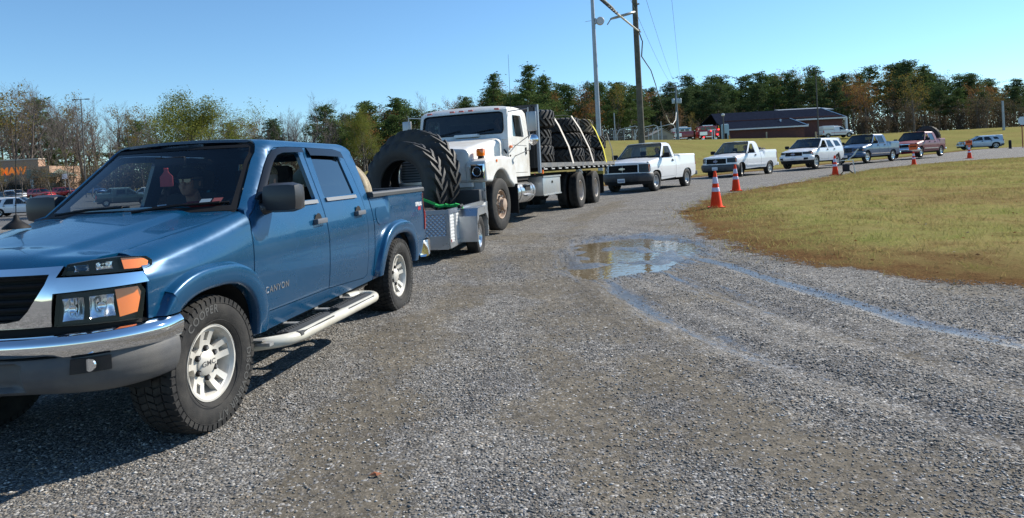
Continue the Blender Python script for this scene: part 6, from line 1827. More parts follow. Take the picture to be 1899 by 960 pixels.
def woods():
    xs = [0,60,100,150,200,240,300,450,480,560,620,700,740,800,840,880,940,1000,1040,1100,1160,1200,1300,1380,1450,1500,1560,1600,1650,1700,1740,1800,1860,1899,2100]
    tp = [168,150,172,185,205,205,215,215,210,200,198,200,190,190,190,170,160,155,150,158,150,165,145,150,135,130,135,122,135,122,138,142,155,155,150]
    hor = lambda px: 367-.0529*px
    rg = random.Random(4)
    lab = {
     'L': {'bare':'bare grey tree in the wood behind the shop parking lot','pine':'dark pine rising among the bare trees behind the parking lot','yellow':'half bare tree with yellow leaves behind the parking lot'},
     'M': {'bare':'leafless tree in the wood beyond the blue pickup roof','pine':'green pine in the wood beyond the blue pickup and trailer','autumn':'brown leaved tree in the wood beyond the trailer'},
     'C': {'bare':'leafless tree standing behind the utility pole','pine':'dark green pine in the tree line behind the flatbed truck','autumn':'rust brown tree in the tree line behind the flatbed truck'},
     'R': {'bare':'bare tree above the brick building','pine':'tall dark pine in the wood behind the brick building','autumn':'orange brown oak in the wood behind the grass bank','yellow':'yellow green maple in the wood behind the grass bank'}}
    gr = {'L':'trees of the wood behind the parking lot','M':'trees of the wood beyond the blue pickup','C':'trees of the wood behind the flatbed truck','R':'trees of the wood behind the grass bank'}
    for row, (Y0, step, k0) in enumerate([(146,30,.84),(158,29,1.0),(172,31,1.0),(188,40,.95)]):
        px = -60+row*9
        while px < 1990:
            Y = Y0+rg.uniform(-5,5)
            if 840 < px < 1200: Y -= 22
            if px > 1345 and px < 1570: Y += 8
            x = px_x(px, Y); top = float(np.interp(px, xs, tp))-4; zt = CAMH+(hor(px)-top)/1283*Y
            h = (zt-H(x,Y))*k0*rg.uniform(.82,1.05); 
            if px < 470: z = 'L'; kinds = ['bare']*9+['pine']*2+['yellow']
            elif px < 590: z = 'M'; kinds = ['bare']*6+['pine2','autumn']
            elif px < 830: z = 'M'; kinds = ['pine']*5+['bare']*3+['autumn']*2
            elif px < 1210: z = 'C'; kinds = ['pine']*6+['autumn']*2+['bare']
            elif px < 1560: z = 'R'; kinds = ['pine','pine2']*4+['autumn']*2
            else: z = 'R'; kinds = ['pine','pine2']*3+['autumn']*4+['yellow']
            k = rg.choice(kinds); kk = 'pine' if k.startswith('pine') else k
            h *= 1.13 if kk == 'bare' else (.86 if px < 600 and kk == 'pine' else (1.05 if kk in ('autumn','yellow') else 1.))
            tree(k, rg.randint(0,3), x, Y, h, lab[z].get(kk, lab[z]['pine']), gr[z], wid=rg.uniform(.9,1.2)*(1.22 if kk != 'bare' else 1.1))
            px += step*rg.uniform(.7,1.3)*(1.15 if px < 470 else 1)
    # individual trees that stand out
    tree('olive', 1, -28.6, 62, 9.6, 'bushy olive green tree rising behind the roof of the blue pickup', wid=1.5)
    tree('olive', 2, -12.3, 58, 5.0, 'pale olive shrub like tree between the blue pickup cab and the tractor tyres', wid=.8)
    for px, Y, top, kd, sd, w, l in [(985,112,122,'fullpine',1,1.25,'broad dark pine directly above the white truck cab, tallest in its group'),(1022,118,140,'fullpine',2,1.3,'full dark pine right of the tallest pine above the truck cab'),(925,120,138,'fullpine',3,1.2,'dark pine left of the tallest pine above the truck cab'),(1150,118,150,'yellow',1,.8,'yellow green tree between the metal pole and the wooden utility pole'),
                              (1290,120,205,'yellow',2,.8,'pale green small tree behind the transformer pole'),(1700,128,118,'yellow',3,.95,'tall yellow green tree standing out above the maroon pickup'),(1262,125,190,'autumn',2,.7,'small rust red tree right beside the transformer pole'),(40,118,298,'sparse',1,.9,'young tree with yellow leaves beside the shop sign'),
                              (8,96,290,'yellow',0,.8,'yellow leaved young tree at the left edge in front of the shop'),(130,120,275,'sparse',2,1.2,'pale barked young tree right of the shop with few yellow leaves'),(170,112,268,'sparse',3,1.2,'thin tree with sparse yellow leaves left of the pickup windscreen'),(95,115,300,'sparse',0,1.1,'small yellowing tree at the shop corner')]:
        x = px_x(px, Y); zt = CAMH+(hor(px)-top)/1283*Y; tree(kd, sd, x, Y, zt-H(x,Y), l, wid=w)
    # understory
    shl = {'L':'brown undergrowth shrub at the foot of the wood behind the parking lot','M':'brown undergrowth shrub below the trees beyond the blue pickup','R':'dark undergrowth shrub at the foot of the wood on the right'}
    for row, Y0 in enumerate((136,150)):
        px = -50
        while px < 1990:
            Y = Y0+rg.uniform(-4,4)+ (6 if 1345 < px < 1570 else 0); x = px_x(px, Y)
            z = 'L' if px < 470 else ('M' if px < 1100 else 'R')
            tree('shrub', rg.randint(0,2), x, Y, rg.uniform(4.5,8), shl[z], 'undergrowth shrubs, '+{'L':'left','M':'middle','R':'right'}[z], wid=rg.uniform(.8,1.2))
            px += 48*rg.uniform(.7,1.3)
    # the depth of the wood: twigs and leaves one cannot count
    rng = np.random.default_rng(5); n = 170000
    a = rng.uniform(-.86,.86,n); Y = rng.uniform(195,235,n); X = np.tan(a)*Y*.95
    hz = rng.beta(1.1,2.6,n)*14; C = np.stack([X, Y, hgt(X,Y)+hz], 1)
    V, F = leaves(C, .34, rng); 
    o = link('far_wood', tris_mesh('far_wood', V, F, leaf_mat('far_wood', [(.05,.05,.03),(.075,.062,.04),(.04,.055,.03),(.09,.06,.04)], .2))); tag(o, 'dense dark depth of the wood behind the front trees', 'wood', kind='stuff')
# ---------------------------------------------------------------- ground
GRASS = [(80,75),(52,56),(30.66,41.4),(27.1,40.86),(22.93,39.19),(20.09,37.32),(14.55,31.16),(10.16,26.1),(7.37,23.14),(5.41,19.94),(4.11,17.04),(3.63,14.93),(3.31,12.32),(3.19,10.4),(3.36,8.68),(3.70,7.74),(4.2,6.95),(5.0,6.27),(7.5,5.2),(14,4),(80,-5)]
FARG = [(-200,24),(-12,26),(-2,27),(2,30),(5,33.5),(9.92,37.6),(14.92,42.8),(18.25,45.2),(25.41,51.5),(32.06,57),(40,64),(50,75),(58,80),(75,84),(120,90),(400,120),(400,900),(-400,900),(-400,60)]
LOT = [(-400,24),(-16,26),(-18,60),(-24,132),(-400,140)]
T = [[(2.57,11.78),(2.43,9.37),(2.64,8.63),(2.79,7.59),(2.99,6.41),(3.15,5.48),(3.45,4.74),(3.9,3.6)],
     [(2.19,11.97),(1.71,8.58),(1.92,7.25),(2.16,6.31),(2.35,5.63),(2.49,5.04),(2.68,4.4),(2.83,3.9),(3.1,3.0)],
     [(1.04,8.82),(1.08,7.35),(1.19,6.41),(1.43,5.48),(1.57,4.99),(1.77,4.44),(2.11,3.71),(2.32,3.21),(2.7,2.4)]]
DRY = [[(-.6,15),(0.1,11.5),(0.29,9.07),(0.32,7.0),(0.35,5.33),(0.35,3.95),(0.28,2.77),(.2,1)],[(.3,14),(0.71,8.92),(0.73,5.97),(0.91,4.44),(1.18,3.56),(1.4,2.67),(1.7,1.5)],[(-.8,13),(-0.57,9.0),(-0.65,7.2),(-0.99,5.97),(-1.0,4.54),(-0.8,2.87),(-.6,1)],
       [(3.5,22),(1.0,14),(.45,10)],[(2.2,24),(-.3,17),(-1.2,13)]]
PUD = [(0.82,9.6),(1.05,11.2),(1.5,12.3),(2.3,12.5),(2.8,11.2),(2.6,9.9),(2.05,9.0),(1.55,8.5),(1.0,8.3),(.8,8.7)]
def fnoise(X, Y, s, seed=0, oct=4):
    """cheap value noise, vectorised"""
    out = np.zeros(X.shape); amp = 1.; tot = 0
    for o in range(oct):
        x = X/s*(2**o)+seed*13.7+o*5.1; y = Y/s*(2**o)+seed*7.3+o*9.2
        xi = np.floor(x).astype(np.int64); yi = np.floor(y).astype(np.int64); fx = x-xi; fy = y-yi; fx = fx*fx*(3-2*fx); fy = fy*fy*(3-2*fy)
        def h(a, b): 
            n = (a*374761393+b*668265263+seed*974711) & 0xffffffff; n = ((n ^ (n >> 13))*1274126177) & 0xffffffff; return ((n ^ (n >> 16)) & 0xffff)/65535.
        v = (h(xi,yi)*(1-fx)+h(xi+1,yi)*fx)*(1-fy)+(h(xi,yi+1)*(1-fx)+h(xi+1,yi+1)*fx)*fy
        out += v*amp; tot += amp; amp *= .5
    return out/tot
PUDZ = float(hgt(1.8, 8.1))-.004
def detail_h(X, Y):
    z = hgt(X, Y)
    P = inside(PUD, X, Y); d = segdist(PUD, X, Y); sd = np.where(P, d, -d)+(fnoise(X, Y, .7, 17, 4)-.5)*.75
    k = smooth(-.75, .2, sd)
    base = 0
    n = fnoise(X*1.15, Y*.8, .62, 3, 4)-.5
    z = z*(1-k)+(PUDZ-.014+n*.085)*k+.012*np.exp(-((sd+.22)/.2)**2)
    z = np.where((sd < -.14) & (sd > -1.), np.maximum(z, PUDZ+.003), z)
    near = smooth(22, 14, Y)*np.where(sd > -1., smooth(-.35,-1.,sd), 1)*smooth(-1,1.5,Y)
    for line in T:
        dd = segdist(line, X, Y, False); z = z-.016*np.exp(-(dd/.16)**2)*near+.010*np.exp(-((dd-.27)/.10)**2)*near
        z = z-.006*np.exp(-((dd)/.10)**2)*near
    z = z+(fnoise(X, Y, .8, 8, 3)-.5)*.022*near
    G = inside(GRASS, X, Y); g = segdist(GRASS, X, Y)
    z = z+np.where(G, smooth(0,2.5,g)*.05+(fnoise(X,Y,.5,5,3)-.5)*.03*smooth(0,.5,g), 0)*smooth(60,30,Y)
    return z
def ground():
    def spaced(a): 
        out = []
        for (x0, x1, st) in a:
            out += list(np.arange(x0, x1, st))
        return np.array(out)
    xs = spaced([(-1500,-300,150),(-300,-60,12),(-60,-12,2),(-12,-3,.3),(-3,.6,.10),(.6,3.6,.04),(3.6,8,.10),(8,20,.4),(20,90,1.5),(90,300,12),(300,1501,150)])
    ys = spaced([(-40,0,4),(0,2,.3),(2,8.2,.10),(8.2,13.2,.04),(13.2,20,.14),(20,45,.5),(45,130,2),(130,300,10),(300,2001,120)])
    X, Y = np.meshgrid(xs, ys); Z = detail_h(X, Y); nx, ny = len(xs), len(ys)
    V = np.stack([X,Y,Z], -1).reshape(-1,3)
    i = (np.arange(ny-1)[:,None]*nx+np.arange(nx-1)[None,:]).ravel(); F = np.stack([i,i+1,i+nx+1,i+nx],-1)
    fx, fy = X.ravel(), Y.ravel()
    gs = np.where(inside(GRASS, fx, fy), 1, -1)*segdist(GRASS, fx, fy)
    fs = np.where(inside(FARG, fx, fy), 1, -1)*segdist(FARG, fx, fy)
    lot = np.where(inside(LOT, fx, fy), 1, -1)*segdist(LOT, fx, fy)
    gd = np.maximum(gs, fs); gd = np.where(lot > 0, np.minimum(gd, -lot), gd)
    wet = np.zeros(len(fx)); 
    for k, line in enumerate(T): wet = np.maximum(wet, np.exp(-(segdist(line, fx, fy, False)/(.17,.13,.16)[k])**2)*[1.1,.7,.9][k]*smooth([1.5,3.4,2.5][k], [4.6,6.6,6.][k], fy))
    ps = np.where(inside(PUD, fx, fy), 1, -1)*segdist(PUD, fx, fy); wet = np.maximum(wet, smooth(-.9,.15,ps))
    wide = np.zeros(len(fx))
    for line in T: wide = np.maximum(wide, np.exp(-(segdist(line, fx, fy, False)/.55)**2)*smooth(3.4,7.5,fy)*.46)
    wet = np.maximum(wet*.9, wide); tr = segdist(T[0], fx, fy, False)
    dry = np.zeros(len(fx))
    for line in DRY: dry = np.maximum(dry, np.exp(-(segdist(line, fx, fy, False)/.40)**2)*.8)
    for line in T[:2]: dry = np.maximum(dry, .6*np.exp(-(segdist(line, fx, fy, False)/.3)**2))
    m = ground_mat()
    def part(name, mask):
        Fm = F[mask]; u, inv = np.unique(Fm, return_inverse=True); inv = inv.reshape(Fm.shape)
        me = tris_mesh(name, V[u], inv, m, smooth=True)
        for nm, a in (('grassd',gd),('wet',wet),('dry',dry),('lot',lot),('pud',ps),('tr',tr)):
            at = me.attributes.new(nm, 'FLOAT', 'POINT'); at.data.foreach_set('value', a[u].astype(np.float32))
        o = link(name, me); tag(o, kind='structure'); return o
    fg = gd[F].mean(1); fl = lot[F].mean(1); fy_ = fy[F].mean(1)
    grass = fg > 0; lotm = (fl > 0) & ~grass
    part('gravel_road', ~grass & ~lotm); part('grass_ground', grass); part('parking_lot', lotm)
    # puddle water
    xs2 = np.linspace(.3,3.2,2); 
    w = MB().use(water_mat()); 
    ol = [(1.75+(x-1.75)*1.42, 10.4+(y-10.4)*1.2) for x, y in PUD]; ol = resample(ol, .3)
    w.add([(x,y,PUDZ) for x, y in ol], [tuple(range(len(ol)))[::-1]]); o = w.build('puddle_water', None, None, smooth=0); tag(o, kind='structure')
def water_mat():
    m, N, L = new_mat('muddy_water'); o = N.new('ShaderNodeOutputMaterial'); b = N.new('ShaderNodeBsdfPrincipled'); L.new(b.outputs[0], o.inputs[0])
    b.inputs['Base Color'].default_value = (.16,.125,.075,1); b.inputs['Roughness'].default_value = .02; b.inputs['IOR'].default_value = 1.45
    n = N.new('ShaderNodeTexNoise'); n.inputs['Scale'].default_value = 12; bp = N.new('ShaderNodeBump'); bp.inputs['Strength'].default_value = .22; bp.inputs['Distance'].default_value = .01
    g = N.new('ShaderNodeNewGeometry'); L.new(g.outputs['Position'], n.inputs['Vector']); L.new(n.outputs['Fac'], bp.inputs['Height']); L.new(bp.outputs[0], b.inputs['Normal'])
    return m
def grass_palette(N, L, P, noise, ramp, mix, rng_):
    n1 = noise(.22,5,.62); n2 = noise(1.3,5,.7)
    gcol = ramp(n1, [(.37,(.17,.10,.048)),(.44,(.27,.19,.085)),(.50,(.31,.28,.10)),(.56,(.20,.235,.06)),(.66,(.34,.31,.12))])
    g2 = ramp(n2, [(.36,(.10,.058,.03)),(.45,(.29,.20,.095)),(.54,(.35,.31,.125)),(.66,(.14,.19,.04))])
    gc = mix(.5, gcol, g2)
    s = N.new('ShaderNodeSeparateXYZ'); L.new(P, s.inputs[0])
    return mix(rng_(s.outputs[1], 34., 60., 0., .55), gc, mix(rng_(noise(.09,3,.5),.42,.58), (.115,.145,.035), (.20,.195,.06))), n2
def nodekit(N, L, P):
    def noise(s, d=4, r=.6): n = N.new('ShaderNodeTexNoise'); n.inputs['Scale'].default_value = s; n.inputs['Detail'].default_value = d; n.inputs['Roughness'].default_value = r; L.new(P, n.inputs['Vector']); return n.outputs['Fac']
    def ramp(f, pts):
        r = N.new('ShaderNodeValToRGB'); fill_ramp(r, pts); L.new(f, r.inputs[0]); return r.outputs[0]
    def mix(f, a, c):
        x = N.new('ShaderNodeMix'); x.data_type = 'RGBA'
        for s, v in ((0,f),(6,a),(7,c)):
            if isinstance(v, (int,float)): x.inputs[s].default_value = v if s == 0 else (v,v,v,1)
            elif isinstance(v, tuple): x.inputs[s].default_value = (*v,1)
            else: L.new(v, x.inputs[s])
        return x.outputs[2]
    def rng_(f, a, c, d=0., e=1.):
        x = N.new('ShaderNodeMapRange'); L.new(f, x.inputs[0])
        for s, v in ((1,a),(2,c),(3,d),(4,e)): x.inputs[s].default_value = v
        return x.outputs[0]
    return noise, ramp, mix, rng_
def blade_mat():
    m, N, L = new_mat('grass_blades'); o = N.new('ShaderNodeOutputMaterial'); g = N.new('ShaderNodeNewGeometry'); noise, ramp, mix, rng_ = nodekit(N, L, g.outputs['Position'])
    gc, _ = grass_palette(N, L, g.outputs['Position'], noise, ramp, mix, rng_)
    c = mix(.45, mix(0, gc, gc), ramp(g.outputs['Random Per Island'], [(0,(.17,.20,.04)),(.3,(.34,.28,.12)),(.5,(.12,.17,.03)),(.75,(.44,.36,.18)),(1,(.18,.10,.04))]))
    d = N.new('ShaderNodeBsdfDiffuse'); t = N.new('ShaderNodeBsdfTranslucent'); mx = N.new('ShaderNodeMixShader'); mx.inputs[0].default_value = .5
    L.new(c, d.inputs[0]); L.new(c, t.inputs[0]); L.new(d.outputs[0], mx.inputs[1]); L.new(t.outputs[0], mx.inputs[2]); L.new(mx.outputs[0], o.inputs[0]); return m
def ground_mat():
    m, N, L = new_mat('ground_cover'); o = N.new('ShaderNodeOutputMaterial'); b = N.new('ShaderNodeBsdfPrincipled'); L.new(b.outputs[0], o.inputs[0])
    g = N.new('ShaderNodeNewGeometry'); P = g.outputs['Position']
    def attr(n): a = N.new('ShaderNodeAttribute'); a.attribute_name = n; return a.outputs['Fac']
    noise, ramp, mix, rng_ = nodekit(N, L, P)
    def math_(op, a, c=None, cl=False):
        x = N.new('ShaderNodeMath'); x.operation = op; x.use_clamp = cl
        for s, v in ((0,a),(1,c)):
            if v is None: continue
            if isinstance(v, (int,float)): x.inputs[s].default_value = v
            else: L.new(v, x.inputs[s])
        return x.outputs[0]
    # gravel: two sizes of stones over grit
    def stones(s, rnd=1.):
        v = N.new('ShaderNodeTexVoronoi'); v.inputs['Scale'].default_value = s; v.inputs['Randomness'].default_value = rnd; L.new(P, v.inputs['Vector'])
        c = N.new('ShaderNodeSeparateColor'); L.new(v.outputs['Color'], c.inputs[0]); return v.outputs['Distance'], c.outputs[0], c.outputs[1]
    d1, r1, q1 = stones(62); d2, r2, q2 = stones(125); 
    scol = [(0,(.065,.064,.062)),(.3,(.138,.135,.130)),(.55,(.20,.197,.19)),(.72,(.22,.195,.16)),(.86,(.29,.29,.29)),(1,(.46,.45,.43))]
    c1 = ramp(r1, scol); c2 = ramp(r2, scol)
    big = math_('GREATER_THAN', q1, .42)
    sc = mix(big, c2, c1)
    dist = mix(big, math_('MULTIPLY', d2, .62), d1)
    shade = ramp(d1, [(.25,1.),(.62,.55)])
    grit = mix(noise(3.,5), (.115,.100,.076), (.18,.160,.128))
    mac = noise(.55,5,.6); mac2 = noise(1.9,4,.6)
    dry = attr('dry')
    stone_cov = math_('SUBTRACT', rng_(mac, .30, .62, .25, 1.0), math_('MULTIPLY', dry, rng_(mac2,.3,.6,.35,.75)), True)
    fine = noise(26,3,.7)
    smask = rng_(math_('ADD', stone_cov, math_('MULTIPLY', math_('SUBTRACT', fine, .5), 1.1)), .28, .50)
    smask = math_('MAXIMUM', smask, math_('MULTIPLY', math_('GREATER_THAN', q1, .80), .9))
    grit = mix(.45, grit, ramp(r2, [(0,(.06,.055,.045)),(.6,(.15,.135,.11)),(.9,(.20,.18,.15)),(1,(.36,.33,.29))]))
    gravel = mix(smask, grit, sc)
    tint = ramp(mac2, [(.3,(.74,.74,.76)),(.5,(.92,.91,.90)),(.68,(1.05,1.03,1.0))])
    mm = N.new('ShaderNodeMix'); mm.data_type = 'RGBA'; mm.blend_type = 'MULTIPLY'; mm.inputs[0].default_value = 1; L.new(gravel, mm.inputs[6]); L.new(tint, mm.inputs[7]); gravel = mm.outputs[2]
    mq = N.new('ShaderNodeMix'); mq.data_type = 'RGBA'; mq.blend_type = 'MULTIPLY'; mq.inputs[0].default_value = 1; L.new(gravel, mq.inputs[6]); L.new(ramp(noise(11.,6,.8), [(.34,.62),(.5,.95),(.64,1.3)]), mq.inputs[7]); gravel = mq.outputs[2]
    # wetness
    cb = N.new('ShaderNodeCombineXYZ'); sp = N.new('ShaderNodeSeparateXYZ'); L.new(P, sp.inputs[0]); L.new(math_('MULTIPLY', attr('tr'), 13.), cb.inputs[0]); L.new(math_('MULTIPLY', sp.outputs[1], .8), cb.inputs[1])
    sn = N.new('ShaderNodeTexNoise'); sn.inputs['Scale'].default_value = 1; sn.inputs['Detail'].default_value = 4; L.new(cb.outputs[0], sn.inputs['Vector']); streak = sn.outputs['Fac']
    wet0 = attr('wet'); wet = rng_(math_('ADD', math_('ADD', wet0, math_('MULTIPLY', math_('SUBTRACT', streak, .5), 1.5)), math_('ADD', math_('MULTIPLY', math_('SUBTRACT', noise(2.6,5,.65), .5), .7), math_('MULTIPLY', math_('SUBTRACT', noise(22.,4,.7), .5), 1.1))), .40, .78)
    wet = math_('MULTIPLY', wet, math_('GREATER_THAN', wet0, .06))
    wetc = mix(.5, gravel, (.055,.050,.044)); gravel = mix(wet, gravel, wetc)
    # grass
    gd = attr('grassd'); n3 = noise(26,4,.75); n4 = noise(70,3,.8); gc, n2 = grass_palette(N, L, P, noise, ramp, mix, rng_)
    gc = mix(rng_(n3,.38,.62,0,.7), gc, (.25,.215,.09)); gc = mix(rng_(n4,.45,.7,0,.5), gc, (.04,.032,.014))
    edge = rng_(math_('ADD', gd, math_('MULTIPLY', math_('SUBTRACT', n2, .5), 3.5)), .2, 2.2)
    brown = mix(rng_(n3,.3,.7), (.065,.040,.022), (.20,.115,.052)); gc = mix(edge, brown, gc)
    gm = rng_(math_('ADD', gd, math_('ADD', math_('MULTIPLY', math_('SUBTRACT', noise(1.1,6,.75), .5), 2.0), math_('MULTIPLY', math_('SUBTRACT', noise(9.,4,.75), .5), 1.0))), -.05, .12)
    col = mix(gm, gravel, gc)
    # asphalt of the parking lot
    lot = attr('lot'); asph = mix(noise(.8,5), (.10,.10,.10), (.16,.155,.15)); col = mix(math_('GREATER_THAN', lot, 0.), col, asph)
    L.new(col, b.inputs['Base Color'])
    ro = mix(wet, .9, mix(noise(9.,4), .16, .42)); ro = mix(gm, ro, .95)
    L.new(ro, b.inputs['Roughness']); spx = mix(gm, mix(wet, .10, .75), 0.); L.new(spx, b.inputs['Specular IOR Level'])
        # relief
    h1 = math_('MULTIPLY', math_('SUBTRACT', .7, d1), 1.0); 
    hh = math_('MULTIPLY', math_('MULTIPLY', h1, smask), math_('SUBTRACT', 1.0, math_('MULTIPLY', wet, .93)))
    hh = math_('ADD', hh, math_('ADD', math_('MULTIPLY', fine, .35), math_('MULTIPLY', streak, math_('MULTIPLY', math_('ADD', wet0, dry), 1.4))))
    hg = math_('ADD', math_('MULTIPLY', n3, 2.6), math_('MULTIPLY', n4, 1.6))
    h = mix(gm, hh, hg)
    bp = N.new('ShaderNodeBump'); bp.inputs['Strength'].default_value = .75; bp.inputs['Distance'].default_value = .012; L.new(h, bp.inputs['Height']); L.new(bp.outputs[0], b.inputs['Normal'])
    return m
def scatter():
    rng = np.random.default_rng(11)
    # loose stones on the road, denser near where they can be told apart
    n = 300000
    Y = 2.0+ (rng.uniform(0,1,n)**1.7)*11; X = rng.uniform(-1,1,n)*(.8+Y*.62)
    gs = np.where(inside(GRASS, X, Y), 1, -1)*segdist(GRASS, X, Y)
    dry = np.zeros(n)
    for line in DRY: dry = np.maximum(dry, np.exp(-(segdist(line, X, Y, False)/.42)**2))
    for line in T: dry = np.maximum(dry, 1.1*np.exp(-(segdist(line, X, Y, False)/.16)**2))
    pd = inside(PUD, X, Y)
    den = fnoise(X, Y, 1.1, 21, 4)
    keep = (gs < .25) & (rng.uniform(0,1,n) > dry*.66) & ~pd & (rng.uniform(0,1,n) < np.clip((den-.25)*3,.12,1))
    X, Y = X[keep], Y[keep]; n = len(X)
    s = (.0024+.0056*rng.uniform(0,1,n)**3)*(1+.045*Y); Z = detail_h(X, Y)+s*.25
    base = np.array([(1,0,0),(0,1,0),(-1,0,0),(0,-1,0),(0,0,1),(0,0,-1),(.62,.62,.5),(-.6,.62,.5),(-.62,-.62,.5),(.62,-.6,.5)])
    base = np.array([(1,0,0),(0,1,0),(-1,0,0),(0,-1,0),(.15,.1,.85),(0,0,-.7)])
    tri = np.array([(0,1,4),(1,2,4),(2,3,4),(3,0,4),(1,0,5),(2,1,5),(3,2,5),(0,3,5)])
    a = rng.uniform(0,2*PI,n); ca, sa = np.cos(a), np.sin(a)
    B = base[None]*(1+rng.normal(size=(n,6,3))*.28); B[:,:,0] *= rng.uniform(.8,1.7,(n,1)); B[:,:,2] *= rng.uniform(.35,.75,(n,1))
    x = B[:,:,0]*ca[:,None]-B[:,:,1]*sa[:,None]; y = B[:,:,0]*sa[:,None]+B[:,:,1]*ca[:,None]
    V = np.stack([x*s[:,None]+X[:,None], y*s[:,None]+Y[:,None], B[:,:,2]*s[:,None]+Z[:,None]], -1).reshape(-1,3)
    F = (np.arange(n)[:,None,None]*6+tri[None]).reshape(-1,3)
    m, N, L = new_mat('loose_stone'); o = N.new('ShaderNodeOutputMaterial'); b = N.new('ShaderNodeBsdfPrincipled'); L.new(b.outputs[0], o.inputs[0]); g = N.new('ShaderNodeNewGeometry'); r = N.new('ShaderNodeValToRGB')
    pts = [(0,(.095,.093,.09)),(.25,(.175,.172,.166)),(.5,(.245,.24,.23)),(.68,(.27,.245,.205)),(.80,(.28,.21,.15)),(.84,(.32,.32,.32)),(1,(.56,.55,.53))]
    fill_ramp(r, pts)
    L.new(g.outputs['Random Per Island'], r.inputs[0]); L.new(r.outputs[0], b.inputs['Base Color']); b.inputs['Roughness'].default_value = .8; b.inputs['Specular IOR Level'].default_value = .12
    ob = link('gravel_stones', tris_mesh('gravel_stones', V, F, m)); tag(ob, 'loose grey stones strewn over the gravel road', 'gravel', kind='stuff')
    # grass blades on the right-hand grass
    n = 240000
    Y = 5.5+(rng.uniform(0,1,n)**1.5)*34; X = rng.uniform(2.5,34,n); k = X < .95*Y+1.5; X, Y = X[k], Y[k]
    G = inside(GRASS, X, Y); g_ = segdist(GRASS, X, Y); den = fnoise(X, Y, 1.6, 31, 4); g_ = np.where(G, g_, -g_); k = (rng.uniform(0,1,len(X)) < np.clip((den-.28)*3.5,.10,1)*smooth(-.7,.9,g_)); X, Y = X[k], Y[k]; n = len(X)
    Z = detail_h(X, Y)-.004; hgt_ = rng.uniform(.020,.075,n)*(1+.012*Y)*(.6+.9*fnoise(X,Y,.35,41,3)); a = rng.uniform(0,2*PI,n); w = .0030*(1+.07*Y)
    lean = rng.normal(size=(n,2))*.9*hgt_[:,None]
    V = np.stack([np.stack([X-np.cos(a)*w, Y-np.sin(a)*w, Z],-1), np.stack([X+np.cos(a)*w, Y+np.sin(a)*w, Z],-1), np.stack([X+lean[:,0], Y+lean[:,1], Z+hgt_],-1)],1).reshape(-1,3)
    o = link('grass', tris_mesh('grass', V, np.arange(n*3).reshape(-1,3), blade_mat())); tag(o, 'short patchy green and tan grass beside the gravel bend', 'grass', kind='stuff')
    n = 2600; Y = 6+(rng.uniform(0,1,n)**1.4)*30; X = rng.uniform(3,30,n); k = inside(GRASS, X, Y); X, Y = X[k], Y[k]; n = len(X)
    C = np.stack([X, Y, detail_h(X, Y)+.035], 1); V, F = leaves(C, .022, rng, 1.0, .6)
    o = link('leaf_litter', tris_mesh('leaf_litter', V, F, leaf_mat('litter', [(.20,.09,.04),(.30,.16,.08),(.12,.06,.03),(.45,.38,.28)], .2))); tag(o, 'scattered dry leaves on the grass', 'leaves', kind='stuff')
    # dead leaf on the gravel
    lf = MB().use(mat('leaf_brown', (.33,.11,.045), .7)); c = Vector((-.71,3.22,H(-.71,3.22)+.012)); lf.add([c+Vector(v) for v in ((-.035,0,0),(-.01,.014,.012),(.03,.004,.006),(.008,-.012,.002),(.0,.0,.012))], [(0,1,4),(1,2,4),(2,3,4),(3,0,4)]); o = lf.build('fallen_leaf', None, None, smooth=0); tag(o, 'small curled brown leaf lying on the grey gravel', 'leaf')
